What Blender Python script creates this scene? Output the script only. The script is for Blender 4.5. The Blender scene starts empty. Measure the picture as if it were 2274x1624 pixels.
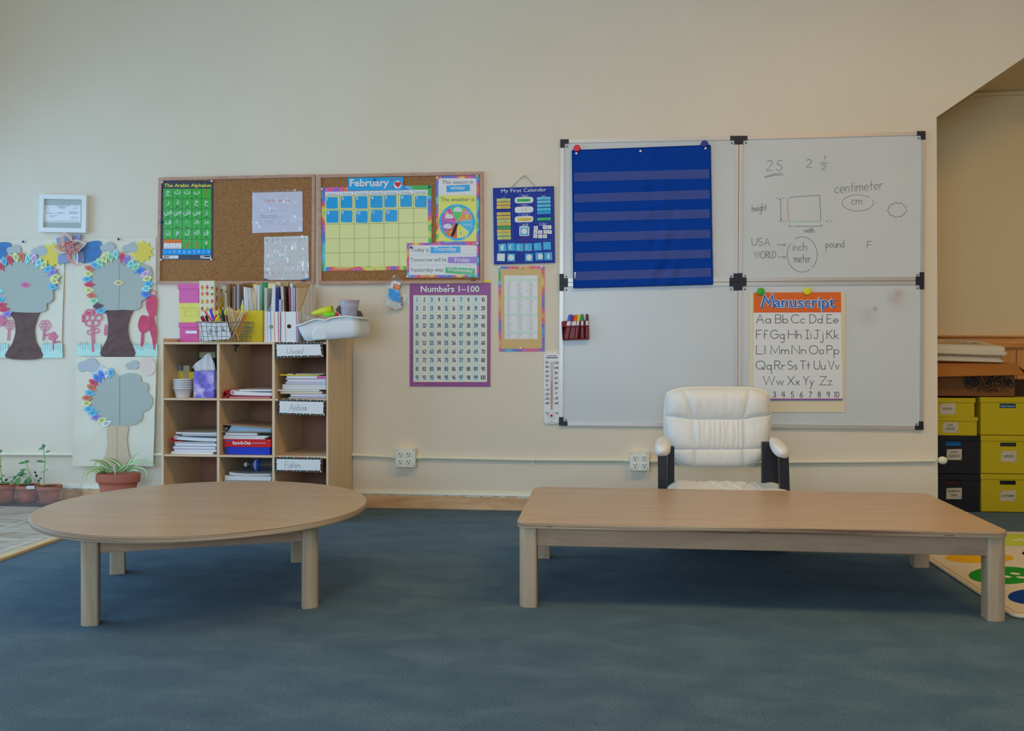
import bpy, math, random
from math import sin, cos, pi, radians
from mathutils import Vector, Matrix, noise
random.seed(7)

# ---------------------------------------------------------------- camera, light, exposure
SC = bpy.context.scene
COL = SC.collection
CAM_H, YAW, FPX, CX, HZ = 0.898, 0.1089, 2032.0, 1137.0, 767.7
D = 4.967                      # distance of the long wall from the camera
cd = bpy.data.cameras.new('camera'); cam = bpy.data.objects.new('camera', cd); COL.objects.link(cam)
cam.location = (0, 0, CAM_H); cam.rotation_euler = (pi/2, 0, YAW)
cd.sensor_width = 36; cd.lens = 36*FPX/2274; cd.shift_y = -(812-HZ)/2274
cd.clip_start = .05; cd.clip_end = 60
SC.camera = cam
SC.view_settings.view_transform = 'Standard'; SC.view_settings.look = 'None'
SC.view_settings.gamma = 1; SC.view_settings.exposure = -1.03
SC.view_settings.use_curve_mapping = False
SC.cycles.transparent_max_bounces = 24
W = bpy.data.worlds.new('daylight'); SC.world = W; W.use_nodes = True
W.node_tree.nodes['Background'].inputs[0].default_value = (.75, .88, 1, 1)
W.node_tree.nodes['Background'].inputs[1].default_value = 1.0
def area(name, loc, rot, sx, sy, power, col):
    l = bpy.data.lights.new(name, 'AREA'); l.shape = 'RECTANGLE'; l.size = sx; l.size_y = sy
    l.energy = power; l.color = col
    o = bpy.data.objects.new(name, l); COL.objects.link(o); o.location = loc; o.rotation_euler = rot
    return o
WL = -3.95                     # left wall with the shop window
wd_ = area('window_daylight', (WL-.25, 2.9, 1.3), (0, radians(-74), 0), 2.0, 3.4, 106, (.31, .62, 1))
wd_.data.spread = radians(150)
wf_ = area('window_daylight_front', (-1.2, -3.2, 1.6), (radians(83), 0, 0), 3.8, 1.6, 165, (.58, .79, 1))
wf_.data.spread = radians(135)
area('ceiling_lamp_light', (-.6, 2.1, 3.28), (0, 0, 0), 1.2, .6, 40, (1, .70, .34))
area('ceiling_lamp_light', (1.7, 2.3, 3.28), (0, 0, 0), 1.2, .6, 78, (1, .58, .16))

# ---------------------------------------------------------------- helpers
def ray(px, py):
    u = (px-CX)/FPX; v = (HZ-py)/FPX
    return Vector((u*cos(YAW)-sin(YAW), u*sin(YAW)+cos(YAW), v))
O3 = Vector((0, 0, CAM_H))
def at_y(px, py, Y):
    r = ray(px, py); return O3 + r*(Y/r.y)
def at_z(px, py, z):
    r = ray(px, py); return O3 + r*((z-CAM_H)/r.z)
def WP(px, py, off=0.0): return at_y(px, py, D-off)
def zm(x0, y0, s): return lambda x, y: (x/s+x0, y/s+y0)

def lin(c):
    c /= 255.0
    return c/12.92 if c <= .04045 else ((c+.055)/1.055)**2.4
GAIN = 1.9
def alb(rgb, g=GAIN): return tuple(min(.86, lin(c)*g) for c in rgb)
MATS = {}
def M(rgb, rough=.6, spec=.3, metal=0, g=GAIN, alpha=1, trans=0, bump=0, bscale=200, coat=0, vary=0, vscale=8):
    k = (tuple(rgb), rough, spec, metal, g, alpha, trans, bump, bscale, coat, vary, vscale)
    if k in MATS: return MATS[k]
    m = bpy.data.materials.new('surface'); m.use_nodes = True; MATS[k] = m
    nt = m.node_tree; b = nt.nodes['Principled BSDF']
    c = alb(rgb, g)
    b.inputs['Base Color'].default_value = (*c, 1); b.inputs['Roughness'].default_value = rough
    b.inputs['Specular IOR Level'].default_value = spec; b.inputs['Metallic'].default_value = metal
    b.inputs['Alpha'].default_value = alpha; b.inputs['Transmission Weight'].default_value = trans
    b.inputs['Coat Weight'].default_value = coat
    if bump or vary:
        tc = nt.nodes.new('ShaderNodeTexCoord')
    if bump:
        n = nt.nodes.new('ShaderNodeTexNoise'); n.inputs['Scale'].default_value = bscale; n.inputs['Detail'].default_value = 3
        bp = nt.nodes.new('ShaderNodeBump'); bp.inputs['Strength'].default_value = bump; bp.inputs['Distance'].default_value = .01
        nt.links.new(tc.outputs['Object'], n.inputs['Vector']); nt.links.new(n.outputs['Fac'], bp.inputs['Height'])
        nt.links.new(bp.outputs['Normal'], b.inputs['Normal'])
    if vary:
        n = nt.nodes.new('ShaderNodeTexNoise'); n.inputs['Scale'].default_value = vscale; n.inputs['Detail'].default_value = 5
        mx = nt.nodes.new('ShaderNodeMix'); mx.data_type = 'RGBA'
        mx.inputs['A'].default_value = (*[x*(1-vary) for x in c], 1); mx.inputs['B'].default_value = (*[min(.9, x*(1+vary)) for x in c], 1)
        nt.links.new(tc.outputs['Object'], n.inputs['Vector']); nt.links.new(n.outputs['Fac'], mx.inputs['Factor'])
        nt.links.new(mx.outputs['Result'], b.inputs['Base Color'])
    return m
def node_mat(name, build, rough=.6, spec=.3):
    m = bpy.data.materials.new(name); m.use_nodes = True; nt = m.node_tree; b = nt.nodes['Principled BSDF']
    b.inputs['Roughness'].default_value = rough; b.inputs['Specular IOR Level'].default_value = spec
    tc = nt.nodes.new('ShaderNodeTexCoord')
    def nd(t, **kw):
        n = nt.nodes.new('ShaderNode'+t)
        for k, v in kw.items():
            if hasattr(n, k): setattr(n, k, v)
            else: n.inputs[k.replace('_', ' ')].default_value = v
        return n
    build(nt, b, tc, nd, lambda a, c: nt.links.new(a, c)); return m
def ramp(nt, stops):
    r = nt.nodes.new('ShaderNodeValToRGB'); e = r.color_ramp.elements
    while len(e) < len(stops): e.new(.5)
    for i, (p, c) in enumerate(stops): e[i].position = p; e[i].color = (*c, 1)
    return r
def mapping(nt, tc, scale, rot=(0, 0, 0)):
    mp = nt.nodes.new('ShaderNodeMapping'); mp.inputs['Scale'].default_value = scale; mp.inputs['Rotation'].default_value = rot
    nt.links.new(tc.outputs['Object'], mp.inputs['Vector']); return mp

def wood(name, c1, c2, scale=(1.2, 14, 14), rough=.38, spec=.4, c3=None, g=GAIN):
    def bld(nt, b, tc, nd, L):
        mp = mapping(nt, tc, scale)
        n = nd('TexNoise', Scale=3.0, Detail=8, Roughness=.6, Distortion=.6); L(mp.outputs[0], n.inputs['Vector'])
        st = [(.35, alb(c2, g)), (.6, alb(c1, g))]
        if c3: st = [(.28, alb(c3, g))] + st
        r = ramp(nt, st); L(n.outputs['Fac'], r.inputs[0]); L(r.outputs[0], b.inputs['Base Color'])
    return node_mat(name, bld, rough, spec)

class MB:
    """collects geometry for ONE mesh object"""
    def __init__(s): s.v = []; s.f = []; s.mi = []; s.sm = []; s.mats = []
    def mat(s, m):
        if m not in s.mats: s.mats.append(m)
        return s.mats.index(m)
    def add(s, vs, fs, m, smooth=False):
        b = len(s.v); i = s.mat(m)
        s.v += [tuple(p) for p in vs]
        for f in fs: s.f.append([k+b for k in f]); s.mi.append(i); s.sm.append(smooth)
        return s
    def poly(s, pts, m): return s.add(pts, [list(range(len(pts)))], m)
    def prism(s, pts, ex, m, side=None):
        n = len(pts); ex = Vector(ex); q = [Vector(p)+ex for p in pts]
        s.add(list(pts)+q, [list(range(n)), list(range(2*n-1, n-1, -1))], m)
        s.add(list(pts)+q, [[i, i+n, (i+1) % n+n, (i+1) % n] for i in range(n)], side or m)
        return s
    def box(s, x0, x1, y0, y1, z0, z1, m, T=None):
        vs = [Vector((x, y, z)) for z in (z0, z1) for y in (y0, y1) for x in (x0, x1)]
        if T is not None: vs = [T @ p for p in vs]
        return s.add(vs, [[0, 2, 3, 1], [4, 5, 7, 6], [0, 1, 5, 4], [1, 3, 7, 5], [3, 2, 6, 7], [2, 0, 4, 6]], m)
    def tube(s, pts, r, m, n=8, caps=True, smooth=True):
        pts = [Vector(p) for p in pts]; k = len(pts); rs = r if isinstance(r, (list, tuple)) else [r]*k
        vs = []; up = None
        for i, p in enumerate(pts):
            d = (pts[min(i+1, k-1)]-pts[max(i-1, 0)]).normalized()
            if up is None:
                up = Vector((0, 0, 1)) if abs(d.z) < .9 else Vector((1, 0, 0))
            a = d.cross(up); a = a.normalized() if a.length > 1e-6 else Vector((1, 0, 0))
            b = a.cross(d).normalized(); up = b
            vs += [p+a*rs[i]*cos(2*pi*j/n)+b*rs[i]*sin(2*pi*j/n) for j in range(n)]
        fs = [[i*n+j, i*n+(j+1) % n, (i+1)*n+(j+1) % n, (i+1)*n+j] for i in range(k-1) for j in range(n)]
        s.add(vs, fs, m, smooth)
        if caps: s.add(vs[:n], [list(range(n-1, -1, -1))], m); s.add(vs[-n:], [list(range(n))], m)
        return s
    def lathe(s, prof, c, m, n=24, axis=None, smooth=True, sy=1):
        c = Vector(c); vs = []
        R = axis.to_track_quat('Z', 'Y').to_matrix() if axis is not None else Matrix.Identity(3)
        for r, z in prof: vs += [c+R @ Vector((r*cos(2*pi*j/n), sy*r*sin(2*pi*j/n), z)) for j in range(n)]
        k = len(prof)
        fs = [[i*n+j, i*n+(j+1) % n, (i+1)*n+(j+1) % n, (i+1)*n+j] for i in range(k-1) for j in range(n)]
        s.add(vs, fs, m, smooth)
        if prof[0][0] > 1e-6: s.add(vs[:n], [list(range(n-1, -1, -1))], m)
        if prof[-1][0] > 1e-6: s.add(vs[-n:], [list(range(n))], m)
        return s
    def loft(s, loops, m, caps=True, smooth=True):
        n = len(loops[0]); vs = [p for l in loops for p in l]
        fs = [[i*n+j, i*n+(j+1) % n, (i+1)*n+(j+1) % n, (i+1)*n+j] for i in range(len(loops)-1) for j in range(n)]
        s.add(vs, fs, m, smooth)
        if caps: s.add(loops[0], [list(range(n-1, -1, -1))], m); s.add(loops[-1], [list(range(n))], m)
        return s
    def grid(s, fn, nu, nv, m, smooth=True):
        vs = [fn(i/nu, j/nv) for j in range(nv+1) for i in range(nu+1)]
        fs = [[j*(nu+1)+i, j*(nu+1)+i+1, (j+1)*(nu+1)+i+1, (j+1)*(nu+1)+i] for j in range(nv) for i in range(nu)]
        return s.add(vs, fs, m, smooth)
    def build(s, name, parent=None, bevel=0, seg=2, sub=0, solid=0, origin=None, label=None):
        if parent is not None: og = OFF[parent.name]
        elif origin is not None: og = Vector(origin)
        else:
            xs, ys, zs = zip(*s.v); og = Vector(((min(xs)+max(xs))/2, (min(ys)+max(ys))/2, min(zs)))
        me = bpy.data.meshes.new(name)
        me.from_pydata([Vector(p)-og for p in s.v], [], s.f)
        for m in s.mats: me.materials.append(m)
        me.polygons.foreach_set('material_index', s.mi); me.polygons.foreach_set('use_smooth', s.sm); me.update()
        o = bpy.data.objects.new(name, me); COL.objects.link(o)
        OFF[o.name] = og
        if parent is not None: o.parent = parent
        else: o.location = og
        if solid: md = o.modifiers.new('solid', 'SOLIDIFY'); md.thickness = solid; md.offset = 0
        if bevel:
            md = o.modifiers.new('bevel', 'BEVEL'); md.width = bevel; md.segments = seg; md.limit_method = 'ANGLE'; md.angle_limit = radians(40)
            md.harden_normals = False
        if sub: md = o.modifiers.new('sub', 'SUBSURF'); md.levels = sub; md.render_levels = sub
        if label: o['label'] = label
        return o
OFF = {}
def tag(o, label, cat, group=None):
    o['label'] = label; o['category'] = cat
    if group: o['group'] = group
    return o
def thing(name, loc, label, cat, group=None):
    o = bpy.data.objects.new(name, None); COL.objects.link(o); o.location = loc; o.empty_display_size = .05
    OFF[o.name] = Vector(loc); return tag(o, label, cat, group)
def struct(o): o['kind'] = 'structure'; return o

# -------- flat drawing on a plane facing the room: everything in photo pixels, unprojected on the real plane
LAYER = .00022
def rect(x0, y0, x1, y1): return [(x0, y0), (x1, y0), (x1, y1), (x0, y1)]
def circ(cx, cy, rx, ry=None, n=24, a0=0, a1=360):
    ry = rx if ry is None else ry; full = a1-a0 >= 360
    k = n if full else n+1
    return [(cx+rx*cos(radians(a0+(a1-a0)*i/n)), cy-ry*sin(radians(a0+(a1-a0)*i/n))) for i in range(k)]
def lerpq(q, u, v):
    (ax, ay), (bx, by), (cx_, cy_), (dx, dy) = q
    return ((ax*(1-u)+bx*u)*(1-v)+(dx*(1-u)+cx_*u)*v, (ay*(1-u)+by*u)*(1-v)+(dy*(1-u)+cy_*u)*v)
def rrect(x0, y0, x1, y1, r, n=5):
    p = []
    for cx_, cy_, a in ((x1-r, y0+r, 90), (x0+r, y0+r, 180), (x0+r, y1-r, 270), (x1-r, y1-r, 360)):
        p += [(cx_+r*cos(radians(a-90+90*i/n)), cy_-r*sin(radians(a-90+90*i/n))) for i in range(n+1)]
    return p
def smooth_closed(pts, n=5):
    out = []; k = len(pts)
    for i in range(k):
        p0, p1, p2, p3 = [Vector((*pts[(i+j-1) % k], 0)) for j in range(4)]
        for t in range(n):
            t /= n
            q = .5*((2*p1)+(p2-p0)*t+(2*p0-5*p1+4*p2-p3)*t*t+(3*p1-p0-3*p2+p3)*t**3); out.append((q.x, q.y))
    return out
_TX = {}
def text_geo(s, bold):
    k = (s, bold)
    if k not in _TX:
        c = bpy.data.curves.new('t', 'FONT'); c.body = s; c.size = 1; c.offset = bold; c.resolution_u = 2
        o = bpy.data.objects.new('t', c); me = o.to_mesh()
        vs = [(p.co.x, p.co.y) for p in me.vertices]; fs = [list(p.vertices) for p in me.polygons]
        o.to_mesh_clear(); bpy.data.objects.remove(o); bpy.data.curves.remove(c); _TX[k] = (vs, fs)
    return _TX[k]
CAPH = .729
class Sheet(MB):
    def __init__(s, Y=None, off=0, z=None):
        super().__init__(); s.Y = D-off if Y is None else Y; s.z = z or (lambda x, y: (x, y))
    def P(s, p, l=0): return at_y(*s.z(*p), s.Y-l*LAYER)
    def slab(s, pts, th, m, side=None):
        """solid slab whose front face is the outline, thickness th away from the camera"""
        return s.prism([s.P(p) for p in pts], (0, th, 0), m, side)
    def fill(s, pts, m, l=1):
        s.kk = getattr(s, 'kk', 0)+1; return s.poly([s.P(p, l+.02*(s.kk % 20)) for p in pts], m)
    def ring(s, q, w, m, l=1, th=None):
        """rails of width w (in the sheet's units) inside quad q"""
        (a, b, c, d) = q
        i = [(a[0]+w, a[1]+w), (b[0]-w, b[1]+w), (c[0]-w, c[1]-w), (d[0]+w, d[1]-w)]
        for k in range(4):
            pts = [s.P(q[k], l), s.P(q[(k+1) % 4], l), s.P(i[(k+1) % 4], l), s.P(i[k], l)]
            if th: s.prism(pts, (0, th, 0), m)
            else: s.poly(pts, m)
        return i
    def line(s, pts, w, m, l=1, closed=False, dots=True):
        """one mitred ribbon; every stroke lies a hair above the one before so nothing is coplanar"""
        P_ = [pts[0]]
        for p in pts[1:]:
            if math.hypot(p[0]-P_[-1][0], p[1]-P_[-1][1]) > 1e-6: P_.append(p)
        s.kk = getattr(s, 'kk', 0)+1; l = l+.07*(s.kk % 12)
        if len(P_) < 2: return s.add([s.P((P_[0][0]+w/2*cos(j*pi/3), P_[0][1]-w/2*sin(j*pi/3)), l) for j in range(6)], [list(range(6))], m)
        if closed and math.hypot(P_[0][0]-P_[-1][0], P_[0][1]-P_[-1][1]) < 1e-6: P_.pop()
        n = len(P_)
        def dr(a, b):
            L = math.hypot(b[0]-a[0], b[1]-a[1]) or 1; return ((b[0]-a[0])/L, (b[1]-a[1])/L)
        if not closed and dots:
            a, e = dr(P_[0], P_[1]), dr(P_[-2], P_[-1]); P_[0] = (P_[0][0]-a[0]*w*.4, P_[0][1]-a[1]*w*.4); P_[-1] = (P_[-1][0]+e[0]*w*.4, P_[-1][1]+e[1]*w*.4)
        vs = []
        for i, p in enumerate(P_):
            a = dr(P_[i-1], p) if (i or closed) else dr(p, P_[1])
            e = dr(p, P_[(i+1) % n]) if (i < n-1 or closed) else dr(P_[-2], p)
            tx, ty = a[0]+e[0], a[1]+e[1]; L = math.hypot(tx, ty)
            if L < .3: tx, ty, k = e[0], e[1], 1
            else: tx, ty = tx/L, ty/L; k = min(1.8, 2/L)
            vs += [(p[0]-ty*w/2*k, p[1]+tx*w/2*k), (p[0]+ty*w/2*k, p[1]-tx*w/2*k)]
        fs = [[2*i, 2*i+1, (2*i+3) % (2*n), (2*i+2) % (2*n)] for i in range(n if closed else n-1)]
        return s.add([s.P(p, l) for p in vs], fs, m)
    def text(s, t, x0, base, h, m, l=2, x1=None, bold=0, slope=0, anchor='l', rot=0):
        """h = capital height; fitted to x0..x1 when x1 is given"""
        vs, fs = text_geo(t, bold)
        if not vs: return s
        xs = [p[0] for p in vs]; mn, mx = min(xs), max(xs); k = h/CAPH; kx = k
        if x1 is not None: kx = (x1-x0)/max(1e-6, mx-mn)
        elif anchor == 'c': x0 -= (mx-mn)*k/2
        q = []
        for x, y in vs:
            X, Yy = (x-mn)*kx, -y*k
            if rot: X, Yy = X*cos(rot)-Yy*sin(rot), X*sin(rot)+Yy*cos(rot)
            q.append(s.P((x0+X, base+Yy+slope*X), l))
        return s.add(q, fs, m)
    def stroke(s, t, x0, base, h, w, m, l=2, x1=None, slope=0, xh=.5, slant=0, jit=0):
        """single-line lettering; h = capital height"""
        k = h/2.0; segs, wid = stroke_text(t); kx = k if x1 is None else (x1-x0)/max(.01, wid)
        for st in segs:
            s.line([(x0+x*kx+slant*y*k+random.uniform(-jit, jit), base-y*k+slope*x*kx+random.uniform(-jit, jit)) for x, y in st], w, m, l)
        return s

def A(cx, cy, rx, ry, a0, a1):
    n = max(4, int(abs(a1-a0)/24)); return [(cx+rx*cos(radians(a0+(a1-a0)*i/n)), cy+ry*sin(radians(a0+(a1-a0)*i/n))) for i in range(n+1)]
SF = {
'A': (1.5, [[(0, 0), (.75, 2), (1.5, 0)], [(.28, .75), (1.22, .75)]]),
'B': (1.15, [[(0, 0), (0, 2)]+A(.6, 1.5, .48, .5, 90, -90)+[(0, 1)], [(0, 1)]+A(.65, .5, .5, .5, 90, -90)+[(0, 0)]]),
'C': (1.75, [A(1, 1, 1, 1, 45, 315)]), 'D': (1.4, [[(0, 0), (0, 2)]+A(.45, 1, .95, 1, 90, -90)+[(0, 0)]]),
'E': (1.05, [[(1.05, 2), (0, 2), (0, 0), (1.05, 0)], [(0, 1), (.85, 1)]]), 'F': (1.05, [[(1.05, 2), (0, 2), (0, 0)], [(0, 1), (.8, 1)]]),
'G': (2, [A(1, 1, 1, 1, 45, 360)+[(1.05, 1)]]), 'H': (1.4, [[(0, 0), (0, 2)], [(1.4, 0), (1.4, 2)], [(0, 1), (1.4, 1)]]),
'I': (.6, [[(0, 2), (.6, 2)], [(0, 0), (.6, 0)], [(.3, 0), (.3, 2)]]), 'J': (1.2, [[(.3, 2), (1.2, 2)], [(.8, 2), (.8, .4)]+A(.4, .4, .4, .4, 0, -170)]),
'K': (1.15, [[(0, 0), (0, 2)], [(1.05, 2), (0, .9)], [(.3, 1.2), (1.15, 0)]]), 'L': (.95, [[(0, 2), (0, 0), (.95, 0)]]),
'M': (1.7, [[(0, 0), (.1, 2), (.85, .2), (1.6, 2), (1.7, 0)]]), 'N': (1.4, [[(0, 0), (0, 2), (1.4, 0), (1.4, 2)]]),
'O': (2, [A(1, 1, 1, 1, 90, 450)]), 'P': (1.1, [[(0, 0), (0, 2)]+A(.6, 1.5, .5, .5, 90, -90)+[(0, 1)]]),
'Q': (2, [A(1, 1, 1, 1, 90, 450), [(1.2, .6), (1.9, -.1)]]), 'R': (1.1, [[(0, 0), (0, 2)]+A(.6, 1.5, .5, .5, 90, -90)+[(0, 1)], [(.5, 1), (1.1, 0)]]),
'S': (1.1, [A(.55, 1.5, .5, .5, 40, 270)+A(.55, .5, .55, .5, 90, -140)]), 'T': (1.4, [[(0, 2), (1.4, 2)], [(.7, 2), (.7, 0)]]),
'U': (1.3, [[(0, 2), (0, .65)]+A(.65, .65, .65, .65, 180, 360)+[(1.3, 2)]]), 'V': (1.4, [[(0, 2), (.7, 0), (1.4, 2)]]),
'W': (2.1, [[(0, 2), (.53, 0), (1.05, 2), (1.57, 0), (2.1, 2)]]), 'X': (1.3, [[(0, 2), (1.3, 0)], [(1.3, 2), (0, 0)]]),
'Y': (1.3, [[(0, 2), (.65, 1), (1.3, 2)], [(.65, 1), (.65, 0)]]), 'Z': (1.3, [[(0, 2), (1.3, 2), (0, 0), (1.3, 0)]]),
'a': (1, [A(.5, .5, .5, .5, 0, 360), [(1, 1), (1, 0)]]), 'b': (1, [[(0, 2), (0, 0)], A(.5, .5, .5, .5, 180, 540)]),
'c': (.88, [A(.5, .5, .5, .5, 45, 315)]), 'd': (1, [A(.5, .5, .5, .5, 0, 360), [(1, 2), (1, 0)]]),
'e': (1, [[(0, .5), (1, .5)]+A(.5, .5, .5, .5, 0, 310)]), 'f': (.75, [A(.55, 1.65, .33, .35, 30, 180)+[(.22, 0)], [(0, 1), (.65, 1)]]),
'g': (1, [A(.5, .5, .5, .5, 0, 360), [(1, 1), (1, -.5)]+A(.55, -.5, .45, .45, 0, -150)]),
'h': (.9, [[(0, 2), (0, 0)], A(.45, .5, .45, .5, 180, 0)+[(.9, 0)]]), 'i': (.1, [[(.05, 1), (.05, 0)], [(.05, 1.38), (.05, 1.45)]]),
'j': (.5, [[(.5, 1), (.5, -.5)]+A(.15, -.5, .35, .45, 0, -140), [(.5, 1.38), (.5, 1.45)]]),
'k': (.8, [[(0, 2), (0, 0)], [(.7, 1), (0, .4)], [(.25, .6), (.8, 0)]]), 'l': (.1, [[(.05, 2), (.05, 0)]]),
'm': (1.4, [[(0, 1), (0, 0)], A(.35, .55, .35, .45, 180, 0)+[(.7, 0)], A(1.05, .55, .35, .45, 180, 0)+[(1.4, 0)]]),
'n': (.85, [[(0, 1), (0, 0)], A(.42, .5, .43, .5, 180, 0)+[(.85, 0)]]), 'o': (1, [A(.5, .5, .5, .5, 90, 450)]),
'p': (1, [[(0, 1), (0, -.95)], A(.5, .5, .5, .5, 180, 540)]), 'q': (1.2, [A(.5, .5, .5, .5, 0, 360), [(1, 1), (1, -.8), (1.2, -.95)]]),
'r': (.6, [[(0, 1), (0, 0)], A(.4, .5, .4, .5, 180, 60)]), 's': (.7, [A(.36, .75, .3, .25, 40, 270)+A(.36, .25, .33, .25, 90, -140)]),
't': (.7, [[(.35, 1.7), (.35, 0)], [(0, 1), (.7, 1)]]), 'u': (.85, [[(0, 1), (0, .42)]+A(.42, .42, .42, .42, 180, 360)+[(.85, 1)], [(.85, 1), (.85, 0)]]),
'v': (.85, [[(0, 1), (.42, 0), (.85, 1)]]), 'w': (1.3, [[(0, 1), (.33, 0), (.65, 1), (.98, 0), (1.3, 1)]]),
'x': (.8, [[(0, 1), (.8, 0)], [(.8, 1), (0, 0)]]), 'y': (.9, [[(0, 1), (.45, 0)], [(.9, 1), (.05, -.95)]]),
'z': (.8, [[(0, 1), (.8, 1), (0, 0), (.8, 0)]]),
'0': (1.1, [A(.55, 1, .55, 1, 90, 450)]), '1': (.25, [[(0, 1.75), (.2, 2), (.2, 0)]]),
'2': (1, [A(.5, 1.5, .5, .5, 160, -35)+[(0, 0), (1, 0)]]), '3': (1, [A(.45, 1.5, .45, .5, 150, -80)+A(.45, .52, .52, .52, 80, -150)]),
'4': (1.05, [[(.25, 2), (0, .75), (1.05, .75)], [(.8, 2), (.8, 0)]]), '5': (1, [[(.95, 2), (.2, 2), (.1, 1.15)]+A(.45, .6, .5, .6, 120, -150)]),
'6': (1, [[(.75, 2), (.08, .85)], A(.5, .5, .5, .5, 150, 510)]), '7': (1, [[(0, 2), (1, 2), (.3, 0)]]),
'8': (1, [A(.5, 1.5, .42, .48, 90, 450), A(.5, .52, .5, .52, 90, 450)]), '9': (1, [A(.5, 1.48, .48, .5, 0, 360), [(.98, 1.5), (.9, .6), (.6, 0)]]),
'.': (.1, [[(.05, 0), (.05, .06)]]), '-': (.6, [[(0, .8), (.6, .8)]]), "'": (.1, [[(.05, 2), (.05, 1.6)]]), ' ': (.5, []),
}
def stroke_text(t, gap=.34):
    x = 0; segs = []
    for ch in t:
        w, st = SF.get(ch, SF['o'])
        segs += [[(px+x, py) for px, py in s_] for s_ in st]; x += w+gap
    return segs, x-gap
# ---------------------------------------------------------------- materials of the place
def _wall(nt, b, tc, nd, L):
    n = nd('TexNoise', Scale=1.1, Detail=4); L(tc.outputs['Object'], n.inputs['Vector'])
    r = ramp(nt, [(.3, alb((174, 164, 147))), (.7, alb((179, 170, 154)))]); L(n.outputs['Fac'], r.inputs[0]); L(r.outputs[0], b.inputs['Base Color'])
    mp = mapping(nt, tc, (1, 1, .35))
    n1 = nd('TexNoise', Scale=5.0, Detail=2); L(mp.outputs[0], n1.inputs['Vector'])
    n2 = nd('TexNoise', Scale=90.0, Detail=3); L(tc.outputs['Object'], n2.inputs['Vector'])
    ad = nd('Math', operation='MULTIPLY_ADD'); ad.inputs[1].default_value = .10; L(n2.outputs['Fac'], ad.inputs[0]); L(n1.outputs['Fac'], ad.inputs[2])
    bp = nd('Bump', Strength=.35, Distance=.012); L(ad.outputs[0], bp.inputs['Height']); L(bp.outputs[0], b.inputs['Normal'])
WALL = node_mat('cream_wall_paint', _wall, .55, .3)
def _carpet(nt, b, tc, nd, L):
    mp = mapping(nt, tc, (1, 1.6, 1), (0, 0, .25))
    n = nd('TexNoise', Scale=4.5, Detail=6, Roughness=.6, Distortion=.5); L(mp.outputs[0], n.inputs['Vector'])
    n2 = nd('TexNoise', Scale=190.0, Detail=3, Roughness=.75); L(tc.outputs['Object'], n2.inputs['Vector'])
    r = ramp(nt, [(.32, alb((52, 74, 88))), (.5, alb((60, 81, 94))), (.68, alb((69, 90, 101)))]); L(n.outputs['Fac'], r.inputs[0])
    r2 = ramp(nt, [(.3, (.45, .45, .45)), (.7, (1.4, 1.4, 1.4))]); L(n2.outputs['Fac'], r2.inputs[0])
    mx = nd('Mix'); mx.data_type = 'RGBA'; mx.blend_type = 'MULTIPLY'; mx.inputs['Factor'].default_value = 1
    L(r.outputs[0], mx.inputs['A']); L(r2.outputs[0], mx.inputs['B']); L(mx.outputs['Result'], b.inputs['Base Color'])
    bp = nd('Bump', Strength=.7, Distance=.007); L(n2.outputs['Fac'], bp.inputs['Height']); L(bp.outputs[0], b.inputs['Normal'])
    b.inputs['Sheen Weight'].default_value = .12
CARPET = node_mat('blue_carpet', _carpet, .95, .05)
def _tile(nt, b, tc, nd, L):
    mp = mapping(nt, tc, (1, 2.5, 1), (0, 0, .5))
    n = nd('TexNoise', Scale=4.5, Detail=6, Distortion=1.2); L(mp.outputs[0], n.inputs['Vector'])
    r = ramp(nt, [(.34, alb((118, 102, 86))), (.48, alb((140, 130, 116))), (.68, alb((152, 144, 132)))]); L(n.outputs['Fac'], r.inputs[0])
    br = nd('TexBrick', Scale=1.0); br.offset = 0; br.inputs['Mortar Size'].default_value = .006; br.inputs['Brick Width'].default_value = .33; br.inputs['Row Height'].default_value = .33
    br.inputs['Mortar'].default_value = (*alb((165, 160, 150)), 1); L(tc.outputs['Object'], br.inputs['Vector'])
    L(r.outputs[0], br.inputs['Color1']); L(r.outputs[0], br.inputs['Color2']); L(br.outputs['Color'], b.inputs['Base Color'])
TILE = node_mat('marbled_tile', _tile, .28, .5)
MAPLE = wood('maple_top', (146, 123, 97), (137, 113, 87), (.8, 9, 9), .34, .4)
MAPLE_LEG = wood('maple_leg', (146, 128, 106), (135, 115, 93), (12, 12, 1.2), .42, .35)
MAPLE_APRON = wood('maple_apron', (140, 114, 92), (130, 103, 81), (1.5, 7, 9), .45, .3, (128, 98, 74))
def _ply(nt, b, tc, nd, L):
    mp = mapping(nt, tc, (1.5, 1.5, 150))
    n = nd('TexNoise', Scale=1.0, Detail=3, Distortion=.2); L(mp.outputs[0], n.inputs['Vector'])
    r = ramp(nt, [(.34, alb((84, 62, 48))), (.46, alb((126, 106, 86))), (.64, alb((150, 132, 110)))]); L(n.outputs['Fac'], r.inputs[0]); L(r.outputs[0], b.inputs['Base Color'])
PLY = node_mat('plywood_edge', _ply, .5, .3)
PINE = wood('pine_baseboard', (178, 146, 112), (158, 122, 88), (1.2, 10, 9), .5, .3, (140, 100, 66))
PANEL = wood('pine_wainscot', (176, 120, 64), (156, 100, 50), (9, 9, .8), .45, .3)
RAIL = wood('pine_rail', (182, 126, 70), (150, 96, 50), (1, 10, 10), .4, .35)
SHELF = wood('birch_panel', (180, 158, 130), (172, 149, 120), (10, 10, 1), .5, .3)
SHELFH = wood('birch_shelf', (178, 156, 130), (168, 145, 116), (1, 10, 10), .45, .3)
OAKF = wood('cork_frame', (152, 122, 104), (140, 108, 90), (4, 8, 8), .45, .3)
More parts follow.
